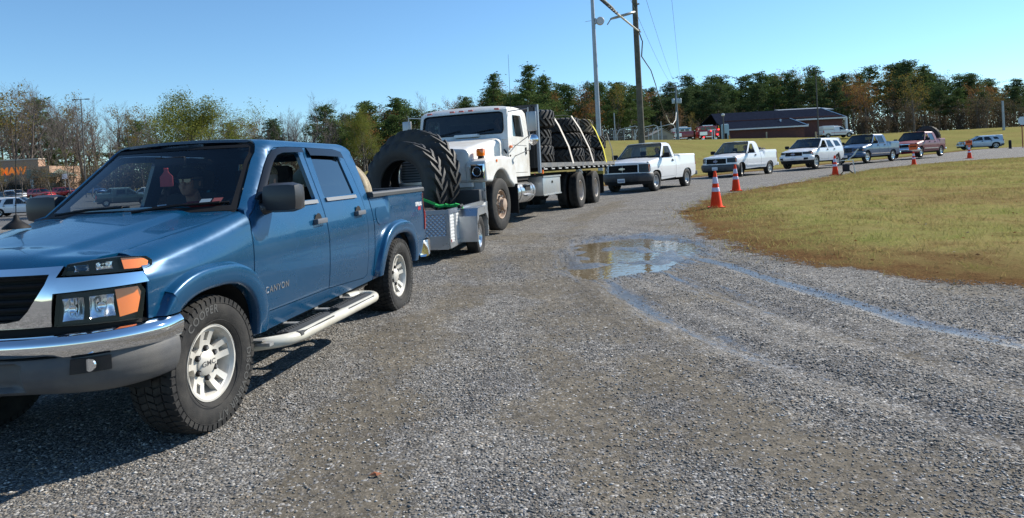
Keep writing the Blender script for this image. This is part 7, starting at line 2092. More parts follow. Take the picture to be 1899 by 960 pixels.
# ---------------------------------------------------------------- people
M_SKIN = mat('skin', (.50,.28,.19), .55, var=.12, vscale=30)
def person_mesh(shirt, hands, trousers=(.03,.035,.05), seed=0):
    """seated figure facing +x, origin at the hip point; one continuous surface. hands: two target points"""
    bm = bmesh.new()
    def ell(c, r, rot=None):
        M_ = Matrix.Translation(c) @ (rot.to_4x4() if rot is not None else Matrix.Identity(4)) @ Matrix.Diagonal((*r,1))
        bmesh.ops.create_icosphere(bm, subdivisions=3, radius=1, matrix=M_)
    def caps(a, b, r0, r1):
        a = Vector(a); b = Vector(b); d = b-a; n = max(2, int(d.length/(min(r0,r1)*.5)))
        for i in range(n+1):
            t = i/n; bmesh.ops.create_icosphere(bm, subdivisions=2, radius=r0*(1-t)+r1*t, matrix=Matrix.Translation(a+d*t))
    ell((-.02,0,.05),(.15,.18,.13)); ell((-.05,0,.22),(.13,.165,.17)); ell((-.07,0,.38),(.135,.19,.14)); ell((-.07,0,.45),(.10,.20,.08))
    caps((-.06,0,.48),(-.02,0,.58),.065,.058)
    hc = Vector((.015,0,.685))
    ell(hc+Vector((-.015,0,.025)),(.100,.078,.098)); ell(hc+Vector((.03,0,-.045)),(.068,.058,.065)); ell(hc+Vector((.06,0,-.085)),(.030,.034,.022))
    ell(hc+Vector((.098,0,-.018)),(.018,.015,.028)); ell(hc+Vector((.085,0,.012)),(.014,.011,.025)); ell(hc+Vector((.080,0,.042)),(.020,.052,.012))
    ell(hc+Vector((.086,0,-.058)),(.012,.024,.006)); ell(hc+Vector((.083,0,-.071)),(.012,.022,.006))
    for s in (-1,1): ell(hc+Vector((-.005,s*.080,-.01)),(.020,.010,.032)); ell(hc+Vector((.055,s*.038,-.028)),(.030,.022,.022))
    for s, hp in ((1,hands[0]),(-1,hands[1])):
        hp = Vector(hp); sh = Vector((-.06,s*.195,.43)); el = (sh+hp)/2+Vector((-.08,s*.07,-.13))
        caps(sh, el, .062,.048); wr = hp-(hp-el).normalized()*.07; caps(el, wr, .046,.030)
        d = (hp-wr).normalized(); u = Vector((0,-s*.4,1)).normalized(); side = d.cross(u).normalized()
        ell(wr+d*.045, (.045,.036,.020), d.to_track_quat('X','Z').to_matrix())
        for k in range(4):
            p0 = wr+d*.075+side*(.030-.020*k); L = (.038,.044,.041,.032)[k]; p1 = p0+d*L-u*.012; p2 = p1+(-u*.022-d*.002); p3 = p2-d*.018-u*.008
            for a, b in ((p0,p1),(p1,p2),(p2,p3)): caps(a, b, .0105,.0095)
        p0 = wr+d*.03+side*.038; p1 = p0+d*.03+side*.016-u*.006; caps(p0,p1,.0125,.011); caps(p1,p1+d*.024-u*.014,.011,.009)
    for s in (-1,1): caps((.02,s*.09,.0),(.42,s*.13,.06),.085,.062); caps((.42,s*.13,.05),(.62,s*.13,-.28),.058,.042); ell((.68,s*.13,-.32),(.12,.045,.04))
    me = bpy.data.meshes.new('p'); bm.to_mesh(me); bm.free(); ob = bpy.data.objects.new('p', me); COL.objects.link(ob)
    md = ob.modifiers.new('r', 'REMESH'); md.mode = 'VOXEL'; md.voxel_size = .0085; md.use_smooth_shade = True
    s_ = ob.modifiers.new('s', 'SMOOTH'); s_.factor = .5; s_.iterations = 2
    dg = bpy.context.evaluated_depsgraph_get(); m2 = bpy.data.meshes.new_from_object(ob.evaluated_get(dg)); bpy.data.objects.remove(ob)
    m2.materials.clear()
    for m in (M_SKIN, shirt, mat('trousers', trousers, .9)): m2.materials.append(m)
    n = len(m2.polygons); c = np.empty(n*3); m2.polygons.foreach_get('center', c); c = c.reshape(-1,3)
    ix = np.ones(n, int); ix[c[:,2] > .53] = 0
    for hp in hands: ix[np.linalg.norm(c-np.array(hp), axis=1) < .115] = 0
    ix[(c[:,2] < .10) & ((c[:,0] > .06)|(c[:,2] < .0))] = 2
    # nearest-hand override
    for hp in hands: ix[np.linalg.norm(c-np.array(hp), axis=1) < .10] = 0
    m2.polygons.foreach_set('material_index', ix.astype(np.int32)); m2.polygons.foreach_set('use_smooth', np.ones(n, bool)); m2.name = 'person'
    return m2
def person(mesh, root, loc, label, turn=0., cap=None, glasses=False, hair=None, group=None, tilt=0.):
    o = link('person', mesh); o.rotation_euler = (0,0,0)
    bpy.context.view_layer.update()
    M_ = root.matrix_world @ Matrix.Translation(loc) @ Matrix.Rotation(turn, 4, 'Z') @ Matrix.Rotation(tilt, 4, 'Y')
    o.matrix_world = M_; tag(o, label, 'person', group)
    hc = Vector((.015,0,.685))
    if cap:
        c = MB().use(cap); 
        V = []; pr = []
        for i in range(7):
            t = i/6*PI/2; pr.append((math.cos(t), math.sin(t)))
        for i in range(20):
            a = 2*PI*i/20
            for (q, h) in pr: V.append((hc.x-.012+.112*q*math.cos(a), .092*q*math.sin(a), hc.z+.045+.085*h))
        F = [(i*7+k, ((i+1)%20)*7+k, ((i+1)%20)*7+k+1, i*7+k+1) for i in range(20) for k in range(6)]; c.add(V, F)
        V = []
        for k in range(9):
            a = -1.0+2.0*k/8; V += [(hc.x-.012+.108*math.cos(a), .088*math.sin(a), hc.z+.052), (hc.x-.01+.19*math.cos(a*.75), .10*math.sin(a*.8), hc.z+.038)]
        Ft = [t for k in range(8) for t in ((2*k,2*k+1,2*k+3),(2*k,2*k+3,2*k+2))]; V, Ft = shell(V, Ft, .006); c.add(V, Ft)
        co = c.build('cap', None, o, smooth=50)
    if glasses:
        g = MB().use(mat('sunglasses', (.02,.05,.12), .05, coat=1)); 
        for s in (-1,1):
            g.prism(rounded([(s*.008,.008),(s*.008,.035),(s*.062,.038),(s*.066,.015),(s*.045,.002)][::s], .008), .0, .006, 'x', (hc.x+.094,0,hc.z-.002)); g.tube([(hc.x+.096,s*.062,hc.z+.025),(hc.x+.0,s*.088,hc.z+.018)], .004, 4)
        g.build('sunglasses', None, o, smooth=30)
    else:
        e = MB()
        for s in (-1,1):
            e.use(mat('eye_white', (.7,.68,.65), .2)); e.lathe([(0,-.012),(.008,-.009),(.012,0),(.008,.009),(0,.012)], 10, 'z', (hc.x+.072,s*.032,hc.z+.012)); e.use(mat('iris', (.03,.02,.015), .1)); e.lathe([(0,-.006),(.006,0),(0,.006)], 8, 'z', (hc.x+.081,s*.032,hc.z+.012))
        e.build('eye', None, o, smooth=60)
    h = MB().use(hair or mat('hair_grey', (.16,.14,.12), .8))
    V = []
    for i in range(18):
        a = PI*.28+2*PI*.72*i/17
        for (q, dz) in ((1.06,.05),(1.10,.02),(1.07,-.02),(1.0,-.05)): V.append((hc.x-.015+.098*q*math.cos(a), .080*q*math.sin(a), hc.z+dz))
    Ft = [t for i in range(17) for k in range(3) for t in ((i*4+k,i*4+k+1,(i+1)*4+k+1),(i*4+k,(i+1)*4+k+1,(i+1)*4+k))]; V, Ft = shell(V, Ft, .012); h.add(V, Ft)
    if not cap: h.lathe([(0,.105),(.05,.092),(.085,.055),(.098,.02)], 16, 'z', (hc.x-.018,0,hc.z+.01))
    h.build('hair', None, o, smooth=60)
    return o
def people(canyon, bt, q):
    sh1 = mat('shirt_dark', (.025,.03,.04), .9); sh2 = mat('shirt_plaid', (.20,.22,.25), .9, var=.5, vscale=40); sh3 = mat('shirt_white', (.55,.56,.58), .9); shr = mat('sleeve_red', (.30,.02,.025), .85)
    camo = mat('cap_camo', (.12,.10,.06), .9, var=.6, vscale=60)
    drv = person_mesh(sh1, [(.30,.16,.33),(.30,-.16,.33)])
    pas = person_mesh(shr, [(.60,-.10,.46),(.30,.10,.10)])
    person(drv, canyon, (-1.44,.40,.745), 'driver of the blue pickup in a camouflage cap, seen through the open side window', cap=camo, tilt=.0)
    person(pas, canyon, (-1.50,-.30,.76), 'passenger in sunglasses and dark cap behind the blue pickup windscreen', cap=sh1, glasses=True, turn=.10)
    person(person_mesh(sh2, [(.32,.42,.50),(.32,-.12,.36)]), bt, (-1.72,.50,1.60), 'driver of the white flatbed truck with one arm by the open window', cap=None)
    d2 = person_mesh(sh2, [(.30,.16,.33),(.30,-.16,.33)])
    person(d2, q['silv'], (-1.42,.38,.90), 'driver of the second vehicle in a patterned shirt, behind the white pickup windscreen')
    person(person_mesh(sh3, [(.30,.16,.33),(.30,-.16,.33)]), q['f150'], (-1.55,.38,.86), 'driver in a white shirt in the pickup with the oval emblem')

# ---------------------------------------------------------------- small things
def cone(x, y, label, placard=False, h=.91):
    r = thing('traffic_cone', label, 'traffic cone', (x,y,float(detail_h(np.array([x]),np.array([y]))[0])), random.uniform(-.3,.3), 'orange traffic cones along the road edge')
    OR = mat('cone_orange', (.90,.055,.012), .6, spec=.15, var=.06, vscale=5); RF = mat('collar_silver', (.62,.58,.70), .3)
    s = h/.91
    R = lambda z: (.150*(1-z/.91)+.030*(z/.91))
    b = MB().use(OR); b.box((0,0,.015*s), (.37*s,.37*s,.03*s), bev=.008); b.build('base', None, r)
    c = MB().use(OR); c.lathe([(R(0)*s*1.05,.02*s),(R(.05)*s,.05*s),(R(.88)*s,.88*s),(.022*s,.905*s),(0,.91*s)], 28, 'z'); c.build('cone_body', None, r, smooth=50)
    for z0, z1 in ((.40,.50),(.60,.76)):
        k = MB().use(RF); k.lathe([((R(z0)+.001)*s,z0*s),((R(z0)+.004)*s,(z0+.003)*s),((R(z1)+.004)*s,(z1-.003)*s),((R(z1)+.001)*s,z1*s)], 28, 'z'); k.build('reflective_collar', None, r, smooth=50)
    if placard:
        p = MB().use(mat('placard_orange', (.75,.12,.02), .5)); p.prism(rounded([(-.21,.86),(.21,.86),(.23,1.16),(-.23,1.16)], .03), -.006, .006, 'y'); po = p.build('placard', None, r)
        p = MB().use(M_BLACK); 
        for k, w in ((1.05,.30),): 
            for j in range(5): p.box((-.13+j*.065,-.012,k), (.04,.008,.09))
        p.build('placard_marking', None, po, smooth=0)
    return r
def pole_tools():
    WOOD = mat('pole_wood', (.105,.10,.075), .9, var=.35, vscale=3, bump=.5, bscale=30); GAL = mat('galvanised', (.33,.36,.39), .45, .5, var=.15, vscale=2); WIRE = mat('wire_black', (.03,.03,.035), .6); DP = mat('light_pole_brown', (.07,.065,.06), .6)
    z = H(5.14,40)
    r = thing('antenna_pole', 'tall grey tapered steel pole with a round drum antenna, rising behind the strapped tyres', 'pole', (5.14,40,z)); p = MB().use(GAL)
    p.cyl((0,0,-.3),(0.03,0,12.8),.155,16,.09); p.build('shaft', None, r)
    d = MB().use(mat('drum_grey', (.50,.52,.55), .45)); d.lathe([(0,-.12),(.20,-.12),(.235,-.09),(.235,.09),(.20,.12),(0,.13)], 24, 'y', (.42,0,9.0)); d.use(GAL); d.box((.20,0,9.0),(.22,.06,.10)); d.box((.14,0,9.0),(.10,.26,.30)); d.tube([(-.1,0,9.05),(-.45,0,9.0)],.012,5); d.build('drum_antenna', None, r)
    z = H(7.98,42)
    u = thing('utility_pole', 'weathered wooden utility pole with no crossarms, rising behind the first white pickup', 'utility pole', (7.98,42,z)); p = MB().use(WOOD)
    p.cyl((0,0,-.3),(.0,0,12.6),.205,18,.15); p.build('shaft', None, u)
    h = MB().use(GAL); h.box((.22,0,10.35),(.12,.10,.10),bev=.02); h.box((.17,0,8.75),(.14,.12,.16),bev=.02); h.tube([(.17,-.1,8.75),(.28,-.1,8.6)],.03,6); h.build('bracket', None, u)
    m = MB().use(mat('meter_box', (.45,.47,.48),.5)); m.box((.02,-.25,1.45),(.32,.14,.42),bev=.02); m.build('meter_box', None, u)
    # thick service cable: coil, ring, rod, long drop
    c = MB().use(mat('cable_sleeve', (.16,.17,.16), .6)); P = [Vector(v) for v in ((3.2,25,7.75),(4.09,28,8.08),(4.8,30.6,8.38),(5.42,33,8.60))]
    pts = []
    for i in range(len(P)-1):
        for k in range(6): pts.append(P[i].lerp(P[i+1], k/6))
    c.tube(pts+[P[-1]], .045, 8)
    c.use(WIRE)
    n = 46
    for i in range(2):
        V = []
        for k in range(n*6):
            t = k/(n*6); q = P[0].lerp(P[-1], t); a = 2*PI*(t*16+i*.5); V.append(q+Vector((.055*math.cos(a),0,.055*math.sin(a))))
        c.tube(V, .018, 4)
    c.use(mat('rod_tan', (.42,.40,.33), .5)); c.tube([(5.42,33,8.60),(6.6,36.8,8.92),(8.12,42,9.46)], .05, 8)
    co = c.build('guy_cable', None, None); tag(co, 'thick twisted cable and pale rod running from the utility pole towards the upper left', 'cable')
    s = MB().use(mat('snowshoe', (.30,.33,.33), .4)); cc = Vector((5.95,34.6,8.85)); a1 = Vector((.55,.9,.28)); a2 = Vector((.18,-.1,.10))
    a1 = Vector((.62,.2,.17)); a2 = Vector((-.05,.55,.06))
    s.tube([cc+a1*math.cos(t)+a2*math.sin(t) for t in np.linspace(0,2*PI,28,endpoint=False)], .05, 6, closed=True); s.tube([cc-a1, cc-a1*1.35-Vector((0,0,.25))], .03, 5); s.tube([cc-a1,cc+a1],.03,5)
    so = s.build('cable_storage_ring', None, None); tag(so, 'oval cable storage ring hanging on the thick cable left of the utility pole', 'cable fitting')
    dp = [(8.14,42,9.42),(8.45,42.8,9.05),(8.53,43,9.0),(9.8,50,9.15),(12.5,60,9.46),(15.0,70,9.3),(17.44,80,8.99),(20,90,8.6),(22.23,98,8.13),(23.2,101,7.5),(24.0,103,7.15),(24.7,104.5,7.15),(25.5,106,7.9),(26.13,108,9.3)]
    d = MB().use(WIRE); d.tube(dp[:9], [.035]*3+[.045]*6, 6); d.use(mat('cable_white', (.55,.55,.52), .5)); d.tube(dp[8:], .06, 6); o = d.build('service_cable', None, None); tag(o, 'long drop cable sagging to a pale loop at the transformer pole', 'cable')
    for a, b, l in (((8.2,42,11.05),(26.2,108,12.8),'faint upper power line from the utility pole to the transformer pole'),((9.47,45,12.3),(26.6,108,12.6),'faint middle power line crossing the sky right of the utility pole'),((12.2,50,13.6),(27.6,110,12.9),'faint right power line crossing the sky')):
        w = MB().use(mat('wire_faint', (.25,.28,.32), .6)); a = Vector(a); b = Vector(b); s2 = a-(b-a)*.35
        w.tube([s2.lerp(b, t)-Vector((0,0,1.2*(4*t*(1-t)))) if True else None for t in np.linspace(0,1,14)], .011, 4); o = w.build('power_line', None, None); tag(o, l, 'power line', 'thin power lines')
    z = H(26.2,108)
    t = thing('transformer_pole', 'utility pole with two crossarms and three grey transformers beside the shed', 'utility pole', (26.2,108,z)); p = MB().use(mat('pole_bluegrey', (.13,.17,.20), .8)); p.cyl((0,0,-.3),(0,0,8.9),.24,14,.13); p.build('shaft', None, t)
    for zz in (8.55,7.75):
        a = MB().use(mat('arm_grey', (.22,.26,.28), .7)); a.box((0,-.15,zz),(2.5,.12,.14)); 
        for x in (-1.15,-.7,0,.7,1.15): a.cyl((x,-.15,zz+.06),(x,-.15,zz+.24),.05,8)
        a.build('crossarm', None, t)
    for x in (-.55,.12,.52): a = MB().use(mat('transformer_grey', (.36,.44,.50), .5)); a.lathe([(0,-.38),(.20,-.38),(.22,-.34),(.22,.32),(.18,.38),(0,.40)], 18, 'z', (x,-.35,6.35)); a.use(WIRE); a.cyl((x,-.35,6.7),(x,-.35,6.95),.03,6); a.build('transformer', None, t)
    def lightpole(x, y, h, span, label, cm, zz=None, r=.11):
        t = thing('light_pole', label, 'light pole', (x,y,H(x,y) if zz is None else zz)); p = MB().use(cm); p.cyl((0,0,-.3),(0,0,h),r,12,r*.65); p.build('shaft', None, t)
        a = MB().use(cm); a.box((0,0,h+.03),(span*.55,.08,.08)); a.build('arm', None, t)
        for s in (-1,1): a = MB().use(cm); a.box((s*span*.42,0,h+.02),(span*.30,.32,.13),bev=.03); a.build('lamp_head', None, t)
    lightpole(46.8,105,10.0,2.3,'thin dark light pole with a wide flat top in front of the brick building', DP, 3.9)
    lightpole(-67.7,110,15.6,2.4,'tall brown light pole with a flat top above the shop parking lot', DP)
    p = MB().use(GAL); p.cyl((85.6,120,H(85.6,120)-.5),(85.6,120,9.0),.22,10,.18); o = p.build('grey_pole', None, None); tag(o, 'short blue grey pole before the wood near the right edge', 'pole')
    s = thing('road_sign', 'back of an octagonal sign on a red post at the far right edge', 'sign', (51.78,70,H(51.78,70))); p = MB().use(mat('post_red', (.30,.05,.03), .6)); p.box((0,0,1.35),(.07,.05,2.9)); p.build('post', None, s)
    p = MB().use(mat('sign_back', (.50,.55,.62), .4, .4)); p.prism([(.44*math.cos(PI/8+k*PI/4),.44*math.sin(PI/8+k*PI/4)) for k in range(8)], -.07,-.05,'y',(0,0,2.75)); p.build('panel', None, s)
    b = MB().use(M_BLACK); b.cyl((0,0,0),(0,0,.80),.13,14); b.lathe([(.13,.80),(.10,.86),(0,.88)],14); o = b.build('bollard', None, None); o.location = (50.5,70,H(50.5,70)); tag(o, 'short black bollard on the grass right of the crossover', 'bollard')
def chair():
    r = thing('folding_chair', 'black folding camp chair with a white sheet over its arm, beside a cone', 'chair', (15.35,31.7,H(15.35,31.7)), -.5)
    B = mat('chair_black', (.012,.014,.02), .7); W = mat('chair_tube', (.6,.62,.62), .3, .5)
    f = MB().use(B)
    for y in (-.25,.25): f.tube([(-.28,y,0),(.22,y,.50)],.014,6); f.tube([(.28,y,0),(-.22,y,.50)],.014,6); f.tube([(-.22,y,.45),(-.30,y,1.0)],.014,6)
    f.use(W)
    for y in (-.28,.28): f.tube([(.33,y,0),(.26,y,.62)],.014,6); f.box((.02,y,.64),(.55,.05,.03))
    f.build('frame', None, r)
    s = MB().use(B); s.box((.02,0,.45),(.50,.50,.03),bev=.01); s.build('seat', None, r); s = MB().use(B); s.box((-.28,0,.78),(.03,.52,.50), Matrix.Rotation(-.15,3,'Y'),bev=.012); s.build('backrest', None, r); s = MB().use(B); s.box((-.02,-.30,.30),(.30,.10,.34),bev=.03); s.build('side_bag', None, r)
    s = MB().use(mat('sheet_blue_white', (.55,.66,.72), .7)); V = []
    for i in range(8):
        for j in range(6): u = i/7; v = j/5; V.append((.05+.42*u+.05*math.sin(v*5), .18+.16*v, .62+.50*u*(1-.1*v)+.03*math.sin(u*9)))
    Ft = [t for i in range(7) for j in range(5) for t in ((i*6+j,i*6+j+1,(i+1)*6+j+1),(i*6+j,(i+1)*6+j+1,(i+1)*6+j))]; V, Ft = shell(V, Ft, .008); s.add(V, Ft); o = s.build('sheet', None, None, smooth=60); o.location = r.location; o.rotation_euler = r.rotation_euler; tag(o, 'pale blue and white sheet draped on the folding chair', 'sheet')
# ---------------------------------------------------------------- buildings far off
def brick_mat(name, c1, c2, sc=1.):
    m, N, L = new_mat(name); o = N.new('ShaderNodeOutputMaterial'); b = N.new('ShaderNodeBsdfPrincipled'); L.new(b.outputs[0], o.inputs[0]); b.inputs['Roughness'].default_value = .9
    g = N.new('ShaderNodeNewGeometry'); s = N.new('ShaderNodeSeparateXYZ'); c = N.new('ShaderNodeCombineXYZ'); L.new(g.outputs['Position'], s.inputs[0])
    a = N.new('ShaderNodeMath'); L.new(s.outputs[0], a.inputs[0]); L.new(s.outputs[1], a.inputs[1]); L.new(a.outputs[0], c.inputs[0]); L.new(s.outputs[2], c.inputs[1])
    t = N.new('ShaderNodeTexBrick'); t.inputs['Color1'].default_value = (*c1,1); t.inputs['Color2'].default_value = (*c2,1); t.inputs['Mortar'].default_value = (*[x*1.35 for x in c1],1); t.inputs['Scale'].default_value = 2.2*sc; t.inputs['Mortar Size'].default_value = .012
    L.new(c.outputs[0], t.inputs['Vector']); L.new(t.outputs['Color'], b.inputs['Base Color']); return m
def buildings():
    BR = brick_mat('brick_dark', (.115,.05,.045), (.085,.04,.038)); SH = mat('roof_shingle', (.016,.021,.036), .95, spec=0., var=.25, vscale=3); TR = mat('trim_white', (.62,.66,.70), .5)
    r = thing('brick_building', 'long dark brick building with blue grey shingle roofs on the far bank', 'building', (0,0,0)); g = 4.2
    w = MB().use(BR); w.box((43.7,120.5,g+.9),(13.0,5.0,2.6)); w.box((48.6,125.5,g+1.8),(20.6,6.0,4.4)); w.build('wall', None, r, smooth=0)
    def slab(pts, th=.18): 
        m = MB().use(SH); V, F = shell([tuple(p) for p in pts], [(0,1,2),(0,2,3)], th, (0,0,1)); m.add(V, F); return m
    a = slab([(36.6,117.4,6.45),(50.6,117.4,6.45),(49.6,122.6,8.05),(36.6,122.6,8.05)]); a.build('roof', None, r, smooth=0)
    a = slab([(36.6,121.9,7.75),(59.4,121.9,7.75),(58.0,128.8,10.0),(37.6,128.8,10.0)]); a.add([(59.4,121.9,7.75),(58.0,128.8,10.0),(59.4,135,7.75)],[(0,1,2)]); a.build('roof', None, r, smooth=0)
    a = slab([(59.4,135.6,7.75),(36.6,135.6,7.75),(37.6,128.8,10.0),(58.0,128.8,10.0)]); a.build('roof', None, r, smooth=0)
    t = MB().use(TR); t.box((43.6,117.33,6.38),(14.1,.10,.22)); t.box((50.66,117.9,6.6),(.10,1.2,.2)); t.box((54.9,121.8,7.68),(9.0,.10,.24)); t.box((59.3,121.9,6.0),(.32,.32,3.4)); t.tube([(50.62,117.4,6.5),(49.64,122.6,8.1)],.09,4); t.tube([(59.42,121.9,7.78),(58.02,128.8,10.05)],.09,4); t.build('trim', None, r, smooth=0)
    v = MB().use(TR); v.cyl((47.4,121.0,7.4),(47.4,121.0,7.95),.16,8); v.build('roof_vent', None, r)
    m = MB().use(mat('metal_roof', (.20,.25,.30), .5)); V, F = shell([(52.5,131,9.9),(61.5,131,9.9),(61.5,137,10.7),(52.5,137,10.7)], [(0,1,2),(0,2,3)], .2, (0,0,1)); m.add(V, F); m.build('rear_roof', None, r, smooth=0)
    for x, y in ((43.2,116.6),(51.4,116.4)):
        p = MB().use(mat('bollard_tan', (.33,.30,.22), .7)); p.cyl((0,0,-.3),(0,0,1.05),.12,10); o = p.build('bollard', None, None); o.location = (x,y,H(x,y)); tag(o, 'tan bollard before the brick wall, '+('left of centre' if x < 45 else 'nearest the light pole'), 'bollard', 'tan bollards before the brick wall')
    # kiosk, lamp post, white frame
    k = thing('fuel_kiosk', 'pale blue rounded kiosk left of the brick building', 'kiosk', (31.1,100,3.95)); b = MB().use(mat('kiosk_blue', (.34,.48,.55), .4)); b.box((0,0,1.3),(1.0,.9,2.5),bev=.22); b.build('cabinet', None, k); b = MB().use(M_BLACK); b.box((-.10,-.47,.75),(.42,.05,.9)); b.build('recess', None, k); b = MB().use(mat('kiosk_orange', (.55,.25,.05), .5)); b.box((.42,-.40,.45),(.16,.2,.9)); b.build('side_strip', None, k)
    k = thing('lamp_post', 'dark lamp post with a white dome camera above the blue kiosk', 'lamp post', (30.6,99,3.9)); b = MB().use(mat('light_pole_brown', (.07,.065,.06), .6)); b.cyl((0,0,-.3),(0,0,3.7),.09,10); b.build('shaft', None, k); b = MB().use(mat('dome_white', (.6,.62,.62),.3)); b.lathe([(0,.35),(.18,.30),(.24,.12),(.2,0),(0,-.08)], 14,'z',(0,0,3.75)); b.build('lamp', None, k)
    k = thing('sign_frame', 'white T shaped frame between the fire engine and the kiosk', 'frame', (30.1,102,4.1)); b = MB().use(TR); b.box((-.3,0,.85),(.12,.12,1.9)); b.box((-.3,0,1.78),(1.2,.2,.14)); b.box((.05,0,.85),(.08,.12,1.9)); b.build('frame', None, k)
    # shed
    s = thing('shed', 'small beige gabled shed behind the first white pickup', 'shed', (0,0,0)); TN = mat('shed_beige', (.36,.32,.26), .8, var=.1, vscale=2)
    z0 = H(24.2,110)-.3; b = MB().use(TN); b.prism([(22.5,z0),(26.0,z0),(26.0,z0+1.55),(24.4,z0+2.42),(22.5,z0+1.55)], 110,116,'y'); b.build('wall', None, s, smooth=0)
    b = MB().use(mat('shed_roof', (.27,.25,.22), .8)); 
    for p, q in (((22.3,z0+1.47),(24.4,z0+2.50)),((26.2,z0+1.47),(24.4,z0+2.50))): b.prism([p,q,(q[0],q[1]+.1),(p[0],p[1]+.1)], 109.8,116.2,'y')
    b.build('roof', None, s, smooth=0); b = MB().use(mat('shed_door', (.25,.22,.19), .8)); b.box((24.2,109.97,z0+.75),(1.5,.06,1.4)); b.build('door', None, s)
    # fence and hoops left of the shed
    f = thing('chain_link_fence', 'grey chain link fence and gate between the strapped tyres and the shed', 'fence', (0,0,0)); GA = mat('galvanised', (.33,.36,.39)); z0 = H(18,100)
    for x in (13.5,15.0,16.5,18.0,20.0,22.0): b = MB().use(GA); b.cyl((x,100,z0-.5),(x,100,z0+2.0),.05,8); b.build('post', None, f)
    b = MB().use(GA)
    for z in (.1,1.0,1.95): b.tube([(13.5,100,z0+z),(22,100,z0+z)],.03,5)
    b.build('rail', None, f)
    b = MB().use(GA)
    for i in range(42): b.tube([(13.5+i*.2,100,z0),(13.9+i*.2,100,z0+1.95)],.007,3); b.tube([(13.9+i*.2,100,z0),(13.5+i*.2,100,z0+1.95)],.007,3)
    b.build('mesh', None, f)
    for i, x in enumerate((16.6,19.2,21.6)):
        b = MB().use(mat('hoop_white', (.55,.58,.6), .4)); z0 = H(x,97); b.tube([(x-1.6,97,z0-.3),(x-1.6,97,z0+1.2),(x-1.2,97,z0+1.9),(x+1.0,97,z0+2.3),(x+1.5,97,z0+2.1),(x+1.6,97,z0+1.5),(x+1.6,97,z0-.3)],.05,6); o = b.build('hoop_frame', None, None); tag(o, ('leftmost','middle','rightmost')[i]+' white bent pipe hoop by the chain link fence', 'pipe frame', 'white pipe hoops')
    for i, (x, y, h) in enumerate(((14.6,96,4.2),(23.0,105,3.2))):
        b = MB().use(GA); b.cyl((0,0,-.3),(0,0,h),.07,8); o = b.build('thin_post', None, None); o.location = (x,y,H(x,y)); tag(o, ('thin post right of the strapped tyres','thin post standing before the beige shed')[i], 'post')
    fire_engines(); rescue(); lot_cars(); shop()
def fire_engines():
    RD = paint('fire_red', (.33,.012,.015), rough=.3, dust=.05); WT = W_PAINT()
    ER = mat('beacon_red', (.9,.02,.02), .3, emit=(1,.03,.04), estr=5.)
    for (x, y, l, white) in ((28.3,114,'fire engine with white and blue cab top, left of the two',True),(32.2,113,'red fire engine with lit red lamps beside the kiosk',False)):
        r = thing('fire_engine', l, 'fire engine', (x,y,H(x,y)-.15), 0, 'fire engines parked by the wood'); L_ = 3.4
        b = MB().use(RD); b.box((0,0,1.25),(L_,2.2,1.3),bev=.08); b.build('body', None, r)
        b = MB().use(WT if white else RD); b.box((-.1,0,2.15),(L_*.86,2.1,.7),bev=.1); b.build('cab', None, r)
        b = MB().use(M_GL_D)
        for k in range(3): b = MB().use(M_GL_D); b.box((-.95+k*.8,-1.06,2.15),(.6,.03,.42)); b.build('window', None, r)
        b = MB().use(M_ALU2); b.box((0,-1.12,.80),(L_*.96,.04,.12)); b.build('trim', None, r); b = MB().use(M_ALU2); b.box((-.9,-1.12,1.35),(1.2,.04,.55)); b.build('locker', None, r); b = MB().use(M_ALU2); b.box((.0,0,2.62),(L_*.5,1.2,.18),bev=.04); b.build('roof_rack', None, r)
        for sx in (-1.0,1.0):
            w = sub('wheel', r, (sx,-1.0,.5)); t = MB().use(M_RUB); t.lathe([(.25,-.14),(.5,-.14),(.52,-.1),(.52,.1),(.5,.14),(.25,.14)], 20,'y'); t.build('tyre', None, w); t = MB().use(M_ALU2); t.lathe([(.26,-.12),(.1,-.08),(0,-.08)],16,'y'); t.build('rim', None, w)
        if not white:
            for (xx, zz) in ((.35,1.75),(1.55,1.9),(1.35,1.1),(-.9,.75)): b = MB().use(ER); b.box((xx,-1.14,zz),(.22,.05,.15)); b.build('beacon', None, r)
            b = MB().use(mat('engine_yellow', (.6,.45,.05), .5)); b.box((1.62,-1.0,2.0),(.12,.2,1.0)); b.build('stripe', None, r)
        else:
            b = MB().use(mat('cab_blue', (.15,.33,.5), .3)); b.box((-.1,-1.07,2.35),(2.6,.03,.2)); b.build('light_bar', None, r)
def rescue():
    wp = W_PAINT()
    r, b = make_car(dict(name='rescue_truck', label='white rescue pickup with a covered bed and red side stripe, parked at the brick building', cat='truck', kind='pickup', paint=wp, grid=.16,
        hw=.98, wb=3.5, R=.38, fo=.9, cowl=-.55, belt=1.28, roof=1.85, hoodz=1.1, xwt=-1.15, cab_rear=-2.4, cab_top=-2.25, xe=-4.2, rail=1.34, doorx=[-.55,-1.6], bumper=(.45,.7), grille=(.74,1.0,.5), hl_in=.56, plate_z=None, valance=(.3,M_BLACK), open=False, side_mould=(.85, mat('stripe_red', (.4,.02,.05), .4))))
    c = MB().use(wp); c.box((-3.3,0,1.68),(1.85,1.8,.62),bev=.08); c.build('bed_cap', None, r); c = MB().use(mat('light_bar', (.45,.5,.55), .3)); c.box((-1.75,0,1.93),(.4,1.2,.12),bev=.03); c.build('light_bar', None, r)
    place(r, 54.6, 112.5, -PI/2-.06, 3.95)
